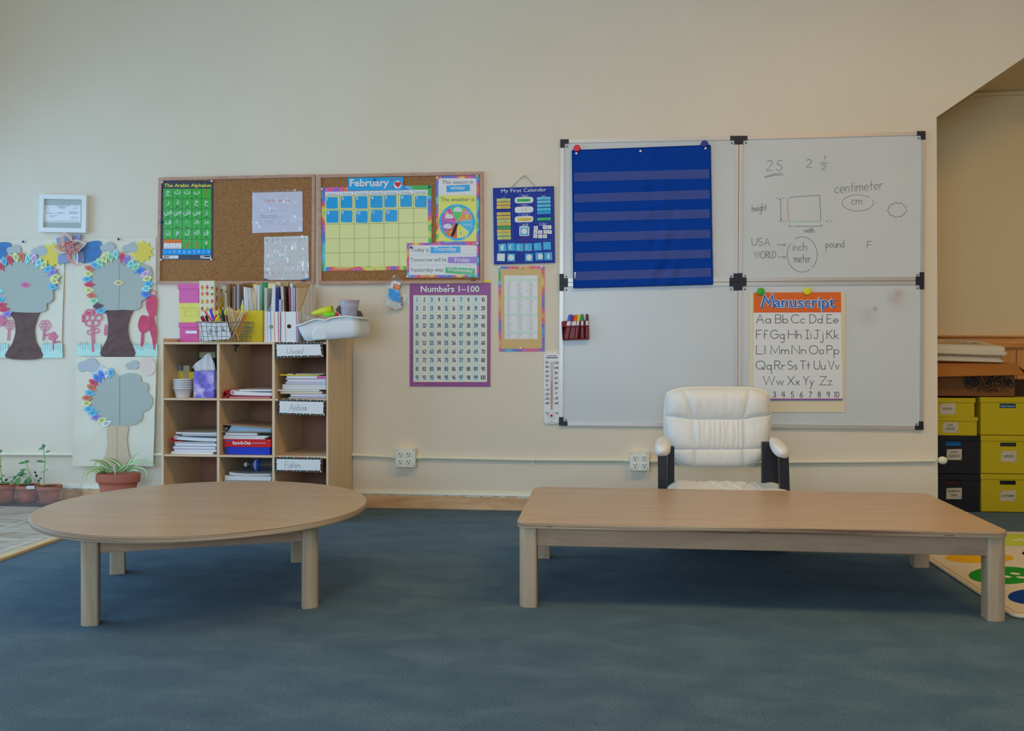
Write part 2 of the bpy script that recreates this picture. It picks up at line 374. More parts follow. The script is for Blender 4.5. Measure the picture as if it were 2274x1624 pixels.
def _cork(nt, b, tc, nd, L):
    n = nd('TexNoise', Scale=160.0, Detail=4, Roughness=.7); L(tc.outputs['Object'], n.inputs['Vector'])
    r = ramp(nt, [(.3, alb((98, 66, 38))), (.5, alb((122, 86, 54))), (.7, alb((140, 104, 70)))]); L(n.outputs['Fac'], r.inputs[0]); L(r.outputs[0], b.inputs['Base Color'])
CORK = node_mat('cork', _cork, .9, .1)
def rainbow(seed, s=9.0):
    def bld(nt, b, tc, nd, L):
        n = nd('TexNoise', Scale=s, Detail=1); n.noise_dimensions = '4D'; n.inputs['W'].default_value = seed; L(tc.outputs['Object'], n.inputs['Vector'])
        r = ramp(nt, [(.34, alb((60, 140, 70))), (.40, alb((90, 160, 190))), (.44, alb((60, 100, 170))), (.475, alb((120, 84, 150))), (.505, alb((180, 80, 140))), (.535, alb((190, 70, 60))), (.57, alb((205, 130, 80))), (.61, alb((200, 176, 90))), (.66, alb((80, 150, 80)))])
        L(n.outputs['Fac'], r.inputs[0])
        v = nd('TexVoronoi', Scale=60.0); L(tc.outputs['Object'], v.inputs['Vector'])
        lt = nd('Math', operation='LESS_THAN'); lt.inputs[1].default_value = .16; L(v.outputs['Distance'], lt.inputs[0])
        mx = nd('Mix'); mx.data_type = 'RGBA'; mx.inputs['B'].default_value = (*alb((185, 205, 210)), 1)
        ml = nd('Math', operation='MULTIPLY'); ml.inputs[1].default_value = .6; L(lt.outputs[0], ml.inputs[0])
        L(ml.outputs[0], mx.inputs['Factor']); L(r.outputs[0], mx.inputs['A']); L(mx.outputs['Result'], b.inputs['Base Color'])
    return node_mat('rainbow_border', bld, .4, .3)
def film(rough=.12, mix=.22, tint=(1, 1, 1), name='clear_film', diff=.06):
    """thin clear plastic: mostly see-through with a glossy surface"""
    m = bpy.data.materials.new(name); m.use_nodes = True; nt = m.node_tree; nt.nodes.clear()
    o = nt.nodes.new('ShaderNodeOutputMaterial'); t = nt.nodes.new('ShaderNodeBsdfTransparent'); t.inputs[0].default_value = (*tint, 1)
    g = nt.nodes.new('ShaderNodeBsdfGlossy'); g.inputs['Roughness'].default_value = rough; g.inputs['Color'].default_value = (.9, .9, .95, 1)
    d = nt.nodes.new('ShaderNodeBsdfDiffuse'); d.inputs['Color'].default_value = (.75, .75, .75, 1)
    f = nt.nodes.new('ShaderNodeLayerWeight'); f.inputs['Blend'].default_value = mix
    a = nt.nodes.new('ShaderNodeMixShader'); c = nt.nodes.new('ShaderNodeMixShader'); c.inputs[0].default_value = diff
    nt.links.new(f.outputs['Fresnel'], a.inputs[0]); nt.links.new(t.outputs[0], a.inputs[1]); nt.links.new(g.outputs[0], a.inputs[2])
    nt.links.new(a.outputs[0], c.inputs[1]); nt.links.new(d.outputs[0], c.inputs[2]); nt.links.new(c.outputs[0], o.inputs[0]); return m
FILM = film()
WHITE = M((186, 186, 184), .5); PAPER = M((186, 188, 190), .7, .2); BLACK = M((22, 22, 24), .5); INK = M((44, 46, 50), .6, .1)
CHROME = M((150, 150, 150), .3, .5, 1.0); SCREW = M((60, 58, 56), .4)

# ---------------------------------------------------------------- the room
WEND = WP(2083, 800).x         # free end of the long wall
HW = 3.35
FLOOR_L = -2.535
b = MB(); b.box(FLOOR_L, 4.6, -3.4, 6.6, -.06, 0, CARPET); struct(b.build('floor', origin=(0, 0, 0)))
b = MB(); b.box(WL-.2, FLOOR_L-.04, -3.4, D+.2, -.06, .004, TILE); struct(b.build('floor_tile', origin=(0, 0, 0)))
b = MB(); b.box(FLOOR_L-.045, FLOOR_L+.005, -3.4, D-.02, -.02, .012, wood('threshold_wood', (178, 152, 112), (160, 132, 92), (10, 1, 10), .4, .35)); struct(b.build('trim_1', bevel=.004))
# long wall with the corner cut off over the alcove
k0, k1 = at_y(2080, 260, D), at_y(2274, 128, D)
sl = (k1.z-k0.z)/(k1.x-k0.x); xt = k0.x+(HW-k0.z)/sl
b = MB(); b.prism([(WL-.2, D, 0), (WEND, D, 0), (k0.x, D, k0.z), (xt, D, HW), (WL-.2, D, HW)], (0, .17, 0), WALL); struct(b.build('wall_back', origin=(0, D, 0)))
b = MB(); b.box(WL-.2, 4.6, -3.4, D+.17, HW, HW+.1, M((180, 176, 165), .7)); struct(b.build('ceiling'))
b = MB()                       # left wall with the shop window opening
for y0, y1, z0, z1 in ((-3.4, 1.2, 0, HW), (4.75, D, 0, HW), (1.2, 4.75, 0, .28), (1.2, 4.75, 2.42, HW)): b.box(WL-.2, WL, y0, y1, z0, z1, WALL)
struct(b.build('wall_left'))
fr = MB()
for y0, y1, z0, z1 in ((1.2, 1.26, .28, 2.42), (4.69, 4.75, .28, 2.42), (1.26, 4.69, .28, .34), (1.26, 4.69, 2.36, 2.42), (2.95, 3.0, .34, 2.36)): fr.box(WL-.12, WL-.06, y0, y1, z0, z1, M((120, 120, 120), .4))
struct(fr.build('window_1'))
b = MB(); b.box(4.5, 4.6, -3.4, 6.6, 0, HW, WALL); struct(b.build('wall_right'))
b = MB(); b.box(WL, 4.5, -3.5, -3.4, 0, .7, WALL); b.box(WL, 4.5, -3.5, -3.4, 2.8, HW, WALL); b.box(WL, -3.2, -3.5, -3.4, .7, 2.8, WALL); b.box(2.2, 4.5, -3.5, -3.4, .7, 2.8, WALL); struct(b.build('wall_front'))
# alcove under the stairs
YB = 5.72
ALC = M((176, 158, 124), .6, .25, bump=.1, bscale=60)
b = MB(); b.box(WEND-.6, 4.5, YB, YB+.1, 0, HW, ALC); struct(b.build('wall_alcove'))
c0 = at_y(2165, 205, YB)
b = MB()
zk = c0.z; xk = k0.x+(zk-k0.z)/sl
b.prism([(k0.x-.3, D+.17, k0.z-.3*sl), (xk, D+.17, zk), (4.5, D+.17, zk), (4.5, D+.17, zk+.08), (xk-.04, D+.17, zk+.08), (k0.x-.34, D+.17, k0.z-.3*sl+.06)], (0, YB-D-.17, 0), ALC)
b.tube([(k0.x-.1, YB-.006, k0.z-.1*sl-.012), (xk, YB-.006, zk-.012), (4.5, YB-.006, zk-.012)], .014, ALC)
struct(b.build('ceiling_alcove'))
b = MB(); b.box(WEND-.45, WEND-.35, D+.17, YB, 0, HW, ALC); struct(b.build('wall_alcove_side'))
zr0, zr1 = at_y(2220, 773, YB).z, at_y(2220, 745, YB).z
b = MB(); b.box(WEND-.35, 4.5, YB-.02, YB, 0, zr0, PANEL)
for i in range(30): b.box(WEND-.3+i*.09, WEND-.296+i*.09, YB-.0215, YB-.019, .05, zr0-.01, M((92, 58, 28), .6))
struct(b.build('trim_2'))
b = MB(); b.box(WEND-.35, 4.5, YB-.045, YB, zr0, zr0+.022, RAIL); b.box(WEND-.35, 4.5, YB-.03, YB, zr0+.022, zr1-.012, RAIL); b.box(WEND-.35, 4.5, YB-.05, YB, zr1-.012, zr1, RAIL); struct(b.build('trim_3', bevel=.004))
# baseboard: pine board with a painted bead on top
b = MB(); b.box(WL, WEND-.01, D-.016, D, 0, .075, PINE); 
WB = M((188, 182, 168), .5)
b.box(WL, WEND-.01, D-.02, D, .077, .083, WB); b.box(WL, WEND-.01, D-.012, D, .075, .094, WB)
for i in range(60):
    x = WL+.05+i*.094; 
    if x < WEND-.1: b.box(x, x+random.uniform(.03, .09), D-.0166, D-.001, .075-random.uniform(.001, .006), .0765, WB)
struct(b.build('baseboard_back'))

# ---------------------------------------------------------------- electrical pipe and sockets
PIPE = M((182, 176, 156), .45, .35)
def pipe(pts, label, ends=()):
    b = MB(); b.tube([WP(x, y, .013) for x, y in pts], .0098, PIPE, 10)
    for (x, y) in ends:
        p = WP(x, y, .013); b.tube([p-Vector((.018, 0, 0)), p-Vector((.006, 0, 0)), p+Vector((.006, 0, 0)), p+Vector((.018, 0, 0))], [.0125, .0145, .0145, .0125], PIPE, 10)
    return tag(b.build('conduit_pipe'), label, 'pipe', 'painted conduit along the wall')
pipe([(-260, 1008), (160, 1009.5), (500, 1009.5), (780, 1010), (872, 1014.5), (880, 1015)], 'cream painted conduit from the left edge to the first socket box, passing behind the bookcase', [(873, 1014.7)])
pm_ = pipe([(922, 1015.8), (1050, 1018.5), (1180, 1021), (1300, 1021.8), (1402, 1022)], 'cream painted conduit between the two socket boxes', [(932, 1016), (1392, 1022)])
s = Sheet(off=.004); st = MB(); p = WP(1184, 1021, .013)
st.tube([p+Vector((-.009, 0, 0)), p+Vector((.009, 0, 0))], .0125, PIPE, 10); st.box(p.x-.008, p.x+.008, D-.004, D, p.z-.034, p.z-.008, PIPE); st.build('strap', pm_, bevel=.001)
rp = pipe([(1438, 1023.5), (1600, 1026), (1757, 1026.3), (1950, 1025), (2078, 1023)], 'cream painted conduit running right from the second socket box behind the white armchair', [(1452, 1023.6)])
b = MB(); p = WP(2084, 1022.5, .016); b.tube([p, p+Vector((.012, 0, 0)), p+Vector((.028, -.002, 0)), p+Vector((.04, -.004, .002))], [.012, .02, .021, .012], PIPE, 10); b.build('end_cap', rp)
def socket(q0, q1, rx, ry, label):
    a, c = at_y(*q0, D-.055), at_y(*q1, D-.055)
    t = thing('socket_box', ((a.x+c.x)/2, D, c.z), label, 'socket box', 'quad socket boxes on the conduit')
    b = MB(); b.box(a.x+.002, c.x-.002, D-.05, D, c.z+.002, a.z-.002, PIPE); b.build('back_box', t, bevel=.004)
    cv = MB(); cv.box(a.x, c.x, D-.055, D-.048, c.z, a.z, M((184, 182, 168), .45, .35))
    s = Sheet(off=.0552)
    for x in (q0[0]+4, q1[0]-4):
        for y in (q0[1]+4, q1[1]-4): cv.add([s.P(p) for p in circ(x, y, 1.1, n=8)], [list(range(8))], SCREW)
    cvo = cv.build('cover_plate', t, bevel=.0025)
    for y in ry:
        for x in rx:
            s = Sheet(off=.0595); s.slab(circ(x, y, 6.3, n=20), .0045, M((190, 188, 176), .4, .4))
            for dx, w, h in ((-2.9, 1.5, 4.4), (2.9, 1.4, 3.6)): s.fill(rect(x+dx-w/2, y-3.6, x+dx+w/2, y-3.6+h), BLACK)
            s.fill(circ(x, y+3.2, 1.4, n=10), BLACK); s.build('socket_outlet', cvo)
socket((878, 996), (922, 1038.7), (889, 907.5), (1009.6, 1026.2), 'cream four way socket box on the wall right of the bookcase')
socket((1399, 1004), (1442, 1046.2), (1410.8, 1431), (1018.2, 1034.6), 'cream four way socket box on the wall left of the white armchair')
# ---------------------------------------------------------------- whiteboards
BOARD = M((172, 178, 182), .28, .45); ALU = M((158, 152, 146), .35, .5, .35)
def smudge(nt, b, tc, nd, L):
    n = nd('TexNoise', Scale=2.4, Detail=5); L(tc.outputs['Object'], n.inputs['Vector'])
    r = ramp(nt, [(.3, alb((159, 163, 165))), (.7, alb((165, 168, 169)))]); L(n.outputs['Fac'], r.inputs[0]); L(r.outputs[0], b.inputs['Base Color'])
BOARD = node_mat('whiteboard_enamel', smudge, .3, .45)
CORNER = M((30, 30, 36), .45, .3)
def whiteboard(q, lab):
    c = lerpq(q, .5, 1); p = WP(*c)
    t = thing('whiteboard', (p.x, D, p.z), lab, 'whiteboard', 'two by two whiteboards on the wall')
    w = 8.2
    (a, b_, c_, d) = q
    i = [(a[0]+w, a[1]+w), (b_[0]-w, b_[1]+w), (c_[0]-w, c_[1]-w), (d[0]+w, d[1]-w)]
    s = Sheet(off=.012); s.slab([(i[0][0]-2, i[0][1]-2), (i[1][0]+2, i[1][1]-2), (i[2][0]+2, i[2][1]+2), (i[3][0]-2, i[3][1]+2)], .011, BOARD)
    for k, (dx, dy) in enumerate(((7, 8), (-7, 8), (-7, -4), (7, -4))): s.fill(circ(i[k][0]+dx, i[k][1]+dy, 2, n=10), SCREW)
    pn = s.build('writing_panel', t)
    s = Sheet(off=.018); s.ring(q, w, ALU, 0, .017); s.build('frame', t, bevel=.0015)
    for k, (sx, sy) in enumerate(((1, 1), (-1, 1), (-1, -1), (1, -1))):
        x, y = q[k]; s = Sheet(off=.0205)
        s.slab([(x-sx*.4, y-sy*.4), (x+sx*18.5, y-sy*.4), (x+sx*18.5, y+sy*9), (x+sx*9.3, y+sy*9), (x+sx*9.3, y+sy*18.5), (x-sx*.4, y+sy*18.5)], .02, CORNER); s.build('corner_cap', t, bevel=.001)
    return t
whiteboard([(1244.5, 309.7), (1640.2, 302.2), (1638.5, 625.9), (1242.7, 626.9)], 'upper left whiteboard, mostly covered by the blue pocket chart')
wb_notes = whiteboard([(1641.4, 302), (2055, 291.5), (2052.3, 623), (1639.4, 625.2)], 'upper right whiteboard with handwritten measurement notes')
whiteboard([(1242.7, 628), (1638.4, 627), (1637.7, 949.5), (1241.7, 945.1)], 'lower left blank whiteboard holding the red marker pocket')
wb_ms = whiteboard([(1639.3, 626.6), (2052.2, 624.2), (2050.6, 954.7), (1638.3, 949.5)], 'lower right whiteboard behind the alphabet handwriting pad')
# handwriting
z = zm(1600, 280, 4.51); s = Sheet(off=.0122, z=z); K = M((86, 90, 96), .6, .1); w = 5.0
def L_(*p, m=K, ww=w): s.line(list(p), ww, m)
s.stroke('2.5', 457, 446, 100, w, K, x1=615, slant=.08); L_((443, 508), (520, 485), (612, 468)); L_((445, 517), (530, 495), (630, 487))
s.build('handwritten_number', wb_notes); s = Sheet(off=.0122, z=z); s.stroke('2', 860, 412, 78, w, K, x1=912); s.build('handwritten_number', wb_notes); s = Sheet(off=.0122, z=z); s.stroke('1', 1036, 335, 34, w, K, x1=1046, slant=.2); L_((1005, 368), (1080, 371)); s.stroke('2', 1008, 437, 50, w, K, x1=1055)
s.build('handwritten_number', wb_notes); s = Sheet(off=.0122, z=z)
s.stroke('centimeter', 1145, 672, 108, w, K, x1=1622, slope=-.085, jit=1.5)
s.build('handwritten_word', wb_notes); s = Sheet(off=.0122, z=z); s.line(circ(1375, 770, 157, 81, 40, 40, 385), 4.2, K); s.stroke('cm', 1312, 783, 84, w, K, x1=1415)
s.build('handwritten_word', wb_notes); s = Sheet(off=.0122, z=z)
s.line([(1770+92*cos(a)*(1+.07*sin(a*11)), 840+70*sin(a)*(1+.09*cos(a*11))) for a in [i*2*pi/90 for i in range(88)]], 5, K)
s.build('cloud_doodle', wb_notes); s = Sheet(off=.0122, z=z)
s.stroke('height', 317, 858, 72, 5, K, x1=460, slope=-.1, jit=1); s.build('handwritten_word', wb_notes); s = Sheet(off=.0122, z=z); s.stroke('width', 832, 1066, 46, 5, K, x1=940, jit=1)
s.build('handwritten_word', wb_notes); s = Sheet(off=.0122, z=z); L_((690, 715), (830, 702), (990, 693), (1000, 800), (1005, 950)); L_((675, 720), (670, 830), (684, 948), m=M((190, 70, 80)), ww=5); L_((690, 955), (850, 956), (1000, 957), m=M((90, 160, 110)), ww=5)
L_((600, 730), (607, 945)); L_((592, 742), (599, 726), (609, 740)); L_((598, 936), (608, 948), (614, 932))
for x0, x1, y in ((562, 580, 723), (628, 640, 721), (588, 600, 954), (622, 634, 955), (650, 662, 954), (1060, 1082, 955), (1103, 1118, 953), (690, 696, 1006), (705, 724, 1006)): L_((x0, y), (x1, y), ww=5)
L_((745, 1005), (1010, 1003), ww=5); L_((687, 975), (688, 985), ww=5); L_((685, 998), (692, 1010), ww=6); L_((1012, 985), (1012, 1006), ww=5)
s.build('rectangle_drawing', wb_notes); s = Sheet(off=.0122, z=z)
s.stroke('USA', 314, 1198, 74, w, K, x1=495, jit=2); L_((565, 1188), (632, 1191)); s.line(circ(641, 1191, 10, 8, 10), 5, K, closed=True)
s.build('handwritten_word', wb_notes); s = Sheet(off=.0122, z=z); s.stroke('WORLD', 342, 1326, 66, w, K, x1=555, slope=-.03, jit=2); L_((578, 1310), (632, 1312)); s.line(circ(641, 1313, 10, 8, 10), 5, K, closed=True)
s.build('handwritten_word', wb_notes); s = Sheet(off=.0122, z=z); s.stroke('inch', 726, 1246, 84, w, K, x1=862, jit=1.5); s.stroke('meter', 738, 1366, 92, w, K, x1=902, jit=1.5)
s.line(circ(818, 1288, 150, 178, 40, -48, 118), 5, K); s.line(circ(818, 1288, 150, 174, 40, 140, 300), 5, K)
s.build('unit_note', wb_notes); s = Sheet(off=.0122, z=z)
s.stroke('pound', 1055, 1218, 74, w, K, x1=1236, slope=-.03, jit=1.5); s.build('handwritten_word', wb_notes); s = Sheet(off=.0122, z=z)
s.stroke('F', 1470, 1222, 66, w, K, x1=1520)
s.build('handwritten_letter', wb_notes)
zsm = zm(1600, 600, 4.39)
def smudge_mat(c, r, amt):
    m = bpy.data.materials.new('marker_smudge'); m.use_nodes = True; nt = m.node_tree; nt.nodes.clear()
    def N(t, operation=None):
        n = nt.nodes.new('ShaderNode'+t)
        if operation: n.operation = operation
        return n
    tc = N('TexCoord'); ds = N('VectorMath', operation='DISTANCE'); ds.inputs[1].default_value = c; nt.links.new(tc.outputs['Object'], ds.inputs[0])
    mr = N('MapRange'); mr.inputs['From Min'].default_value = r; mr.inputs['From Max'].default_value = r*.15; mr.inputs['To Max'].default_value = amt; nt.links.new(ds.outputs['Value'], mr.inputs['Value'])
    ns = N('TexNoise'); ns.inputs['Scale'].default_value = 28; ns.inputs['Detail'].default_value = 4; nt.links.new(tc.outputs['Object'], ns.inputs['Vector'])
    ml = N('Math', operation='MULTIPLY'); nt.links.new(mr.outputs[0], ml.inputs[0]); nt.links.new(ns.outputs['Fac'], ml.inputs[1])
    t_ = N('BsdfTransparent'); d = N('BsdfDiffuse'); d.inputs[0].default_value = (.62, .34, .26, 1); mx = N('MixShader'); o = N('OutputMaterial')
    nt.links.new(ml.outputs[0], mx.inputs[0]); nt.links.new(t_.outputs[0], mx.inputs[1]); nt.links.new(d.outputs[0], mx.inputs[2]); nt.links.new(mx.outputs[0], o.inputs[0]); return m
for x, y, r, amt in ((1720, 270, 125, .30), (1742, 222, 50, .42), (1440, 450, 120, .18), (1510, 375, 36, .5)):
    s = Sheet(off=.01215, z=zsm); c = s.P((x, y)); rad = (s.P((x+r, y))-c).length
    s.fill(circ(x, y, r, r, 20), smudge_mat(c-OFF[wb_ms.name], rad, amt), amt); s.build('smudge', wb_ms, label='faint reddish smudge')

# ---------------------------------------------------------------- blue pocket chart with magnets
PQ = [(1270.7, 334.3), (1577.3, 322.8), (1582.5, 631.7), (1273.8, 639.7)]
def wrk(u, v):
    e = math.exp(-((u-.62-.1*(v-.5))/.13)**2)
    return .006*e*sin(44*u+9*v+2*sin(7*v))*(.2+v*.8)*(1-.35*sin(v*33+1))+.0035*noise.noise((u*3, v*5, 1))+.0028*noise.noise((u*14+v*6, v*9, 4))*(.25+e)+.003*sin(v*33)*(.3+e)+.0022*max(0, noise.noise((u*22-v*9, v*5, 8)))+.004*v
PCY = D-.027
def pc(u, v, o=0):
    u2 = u; x, y = lerpq(PQ, u2, v); p = at_y(x, y, PCY); p.y -= wrk(u, v)+o; return p
BLUE = M((3, 48, 126), .8, .12, bump=.25, bscale=420)
t = thing('pocket_chart', WP(1427, 637, .03), 'royal blue fabric pocket chart with clear strips hanging on the upper left whiteboard', 'pocket chart')
b = MB(); b.grid(pc, 90, 90, BLUE); fbk = b.build('fabric_backing', t, solid=.0015)
hm = MB(); NV = M((10, 44, 108), .7, .2)
for pts in ([(i/30, 0) for i in range(31)], [(i/30, 1) for i in range(31)], [(0, i/30) for i in range(31)], [(1, i/30) for i in range(31)]): hm.tube([pc(u, v, .001) for u, v in pts], .0028, NV, 6)
hm.build('hem', fbk)
POCK = film(.3, .09, (.80, .88, .94), 'pocket_vinyl', .085)
for (a0, a1), (b0, b1) in zip(((.163, .228), (.319, .380), (.454, .518), (.601, .665), (.746, .808), (.883, .946)), ((.172, .238), (.320, .384), (.460, .523), (.607, .668), (.75, .81), (.883, .946))):
    b = MB(); b.grid(lambda u, v: pc(.012+u*.976, (a0*(1-u)+b0*u)*(1-v)+(a1*(1-u)+b1*u)*v, .0035+.0012*sin(v*pi)), 60, 4, POCK); b.build('clear_pocket', t)
for x, y in ((1279.9, 340.8), (1422.4, 335.7), (1566.8, 329.8)):
    p = at_y(x, y, PCY-.006); b = MB(); b.lathe([(.0028, .002), (.006, .003), (.0075, 0), (.0075, -.004)], p, CHROME, 14, axis=Vector((0, -1, 0))); b.lathe([(.003, .0015), (.0001, .0012)], p, BLACK, 10, axis=Vector((0, -1, 0))); b.build('grommet', fbk)
s = Sheet(Y=PCY-.01); s.fill([(1275, 605), (1279.3, 604), (1277, 619), (1275.6, 619)], PAPER, 0); s.build('care_tag', t)
def magnet(px, py, r, col, off, lab, hexa=False):
    p = WP(px, py, off); k = r*2.42e-3; m = M(col, .35, .4); n = 6 if hexa else 24
    b = MB(); b.lathe([(k, 0), (k*1.02, .004), (k*.94, .009), (k*.86, .0105), (0, .011)], p, m, n, axis=Vector((0, -1, 0)), smooth=not hexa)
    tag(b.build('round_magnet', bevel=.001), lab, 'magnet', 'round magnets on the whiteboards')
magnet(1281.3, 329.6, 8.4, (196, 24, 34), .030, 'red magnet at the top left corner of the blue pocket chart', True)
magnet(1564.4, 319.8, 8.6, (16, 38, 110), .030, 'dark blue magnet at the top right corner of the blue pocket chart', True)

# ---------------------------------------------------------------- handwriting pad
z = zm(1600, 600, 4.39)
t = thing('handwriting_chart', WP(1770, 916, .016), 'alphabet handwriting pad with orange heading on the lower right whiteboard', 'chart')
CARD = M((182, 168, 142), .7, .2)
s = Sheet(off=.0165, z=z); s.slab([(278, 225), (1213, 221), (1210, 1388), (278, 1388)], .003, CARD); s.build('backing_card', t)
s = Sheet(off=.024, z=z); s.slab([(322, 219), (1173, 215), (1192, 1257), (322, 1257)], .006, M((186, 184, 188), .5, .3))
OR = M((206, 84, 30), .5, .3); s.fill([(322, 219), (1173, 215), (1176, 410), (322, 413)], OR)
for j in range(9):
    for i in range(42): s.fill(circ(332+i*20+(j % 2)*10, 232+j*21, 4, n=5), M((190, 72, 26), .5), 1.5)
s.line([(322, 412), (1176, 409)], 5, M((200, 40, 30)), 2, dots=False)
s.line([(322, 1256), (1192, 1256)], 9, M((205, 90, 90)), 1, dots=False)
s.line([(322, 1264), (1192, 1264)], 9, M((40, 80, 160)), 1, dots=False)
LB = M((160, 178, 190), .6)
for bl in (517, 668, 818, 968, 1120):
    for dy in (0, -41, -83): s.line([(345, bl-dy-83 if False else bl+dy), (1158, bl+dy)], 2, LB, 1, dots=False)
WH = M((190, 190, 192), .5); DB = M((22, 58, 120), .5); BL = M((22, 84, 160), .5)
for dx, dy, m, bo, l in ((5, 6, DB, .035, 2), (0, 0, WH, .042, 3), (0, 0, BL, .008, 4)):
    s.line([(404+dx, 360+dy), (428+dx, 250+dy), (466+dx, 322+dy), (506+dx, 250+dy), (522+dx, 360+dy)], (34 if bo > .02 else 20), m, l, dots=False); s.text('anuscript', 524+dx, 362+dy, 108, m, l, x1=1114+dx, bold=bo)
rows = [(517, 'Aa 350 487 Bb 537 655 Cc 690 820 Dd 870 993 Ee 1037 1147'), (668, 'Ff 350 455 Gg 487 622 Hh 662 788 Ii 832 884 Jj 912 1000 Kk 1037 1148'),
 (818, 'Ll 350 436 Mm 490 665 Nn 697 833 Oo 865 1006 Pp 1037 1155'), (968, 'Qq 345 505 Rr 528 627 Ss 655 747 Tt 778 870 Uu 912 1020 Vv 1052 1155'), (1120, 'Ww 418 615 Xx 657 770 Yy 808 907 Zz 970 1087')]
MK = M((52, 52, 66), .6, .1)
for bl, r in rows:
    r = r.split()
    for i in range(0, len(r), 3): s.stroke(r[i], float(r[i+1]), bl, 82, 6, MK, x1=float(r[i+2]))
for i, c in enumerate('1 2 3 4 5 6 7 8 9 10'.split()): s.stroke(c, 338+i*87.4-(14 if c == '10' else 0), 1240, 52, 6.5, MK)
s.build('top_sheet', t)
magnet(1689.3, 647.8, 8.2, (44, 140, 24), .0245, 'green magnet on the handwriting pad')
magnet(1792.5, 647.2, 8.2, (212, 172, 20), .0245, 'yellow magnet on the handwriting pad')

# ---------------------------------------------------------------- red marker pocket with markers
z = zm(1230, 680, 18.04)
t = thing('marker_pocket', WP(1279, 756, .02), 'dark red mesh marker pocket on the lower left whiteboard', 'marker holder')
RED = M((104, 14, 24), .5, .3)
s = Sheet(off=.024, z=z); s.slab([(305, 650), (330, 610), (400, 598), (1390, 562), (1396, 1325), (350, 1368)], .004, RED); s.build('back_plate', t)
RF = film(.4, .1, (.62, .34, .36), 'red_mesh', .0)
s = Sheet(off=.046, z=z); s.fill([(318, 815), (1392, 775), (1396, 1325), (350, 1368)], RF, 0); s.build('mesh_front', t)
s = Sheet(off=.048, z=z)
for q in ([(312, 790), (1395, 765), (1395, 792), (314, 830)], [(345, 1335), (1400, 1300), (1402, 1330), (348, 1370)]): s.slab(q, .024, RED)
for q in ([(312, 800), (335, 800), (368, 1360), (345, 1365)], [(1380, 770), (1396, 770), (1402, 1325), (1385, 1328)]): s.slab(q, .024, RED)
s.build('rim', t)
for nm, c, xt_, yt, xb, yb, yc, dy in (('purple', (92, 70, 130), 640, 345, 450, 1310, 610, .030), ('blue', (24, 70, 170), 705, 335, 520, 1310, 610, .037), ('red', (176, 26, 20), 815, 370, 660, 1300, 610, .031), ('orange', (210, 96, 30), 900, 345, 760, 1300, 610, .031), ('yellow', (214, 170, 20), 1010, 350, 890, 1300, 610, .037), ('green', (10, 120, 70), 1130, 320, 1145, 1290, 590, .034), ('brown', (74, 24, 28), 1325, 318, 1338, 1285, 590, .034)):
    s = Sheet(off=dy, z=z); a, e = s.P((xt_, yt)), s.P((xb, yb)); f = (yc-yt)/(yb-yt); k = a.lerp(e, f); k2 = a.lerp(e, f*.12)
    t2 = thing('marker', e, f'{nm} capped marker standing in the red mesh pocket', 'marker', 'markers in the red pocket')
    b = MB(); b.tube([k, e], .0068, M((190, 190, 190), .4, .4), 12); b.build('barrel', t2)
    b = MB(); b.tube([a, k2, k], [.0052, .0072, .0078], M(c, .35, .4), 12); b.build('cap', t2)

# ---------------------------------------------------------------- thermometer
z = zm(1190, 640, 3.867)
t = thing('thermometer', WP(1225, 941, 0), 'tall white classroom thermometer on the wall left of the whiteboards', 'thermometer')
s = Sheet(off=.014, z=z); s.slab(rrect(70, 557, 203, 1165, 26), .014, M((190, 192, 196), .35, .4))
s.text('CLASSROOM', 93, 586, 9, INK, x1=176, bold=.03); s.text('THERMOMETER', 82, 603, 10, INK, x1=189, bold=.05)
for i, v in enumerate((50, 40, 30, 20, 10, 0, -10, -20, -30, -40)): s.text(str(v), 95, 648+i*39, 21, INK, anchor='c', bold=.02)
for i, v in enumerate((120, 100, 80, 60, 40, 20, 0, -20, -40)): s.text(str(v), 175, 652+i*43.4, 21, INK, anchor='c', bold=.02)
for i in range(46):
    y = 638+i*7.75; w = 16 if i % 5 == 0 else 9; s.line([(126-w+4, y), (126, y)], 1.6, INK, dots=False); s.line([(144, y), (144+w-4, y)], 1.6, INK, dots=False)
s.text('°C', 80, 1088, 22, INK, bold=.02); s.text('°F', 168, 1088, 22, INK, bold=.02)
s.fill(rrect(105, 1068, 167, 1126, 14), M((160, 158, 160))); s.fill(rrect(111, 1074, 161, 1120, 10), M((192, 190, 190)), 2)
s.text('NORMAL', 118, 1147, 6, INK, x1=144); s.text('MADE FOR CLASSROOM USE', 92, 1156, 5, INK, x1=176)
s.build('scale_board', t, bevel=.0015)
s = Sheet(off=.017, z=z); b = MB(); b.tube([s.P((135, 632)), s.P((135, 1044))], .0035, M((176, 150, 150), .2, .5), 10); gt_ = b.build('glass_tube', t)
b = MB(); b.tube([s.P((135, 800)), s.P((135, 1040))], .0037, M((168, 110, 104), .3), 8); b.build('fluid_column', gt_)
b = MB(); b.lathe([(.007, -.002), (.005, .003), (0, .004)], s.P((134, 1096)), M((150, 30, 34), .3), 12, axis=Vector((0, -1, 0))); b.build('bulb', t)
# ---------------------------------------------------------------- push pins
def pin(px, py, off, col, lab):
    p = WP(px, py, off); m = M(col, .3, .5)
    b = MB(); b.lathe([(.0035, 0), (.0035, .003), (.0065, .006), (.0072, .009), (.005, .0125), (0, .0135)], p, m, 12, axis=Vector((0, -1, 0)))
    tag(b.build('push_pin'), lab, 'push pin', 'push pins in the wall displays')
PW, PP, PG, PD = (205, 200, 188), (196, 160, 190), (190, 172, 120), (70, 60, 90)

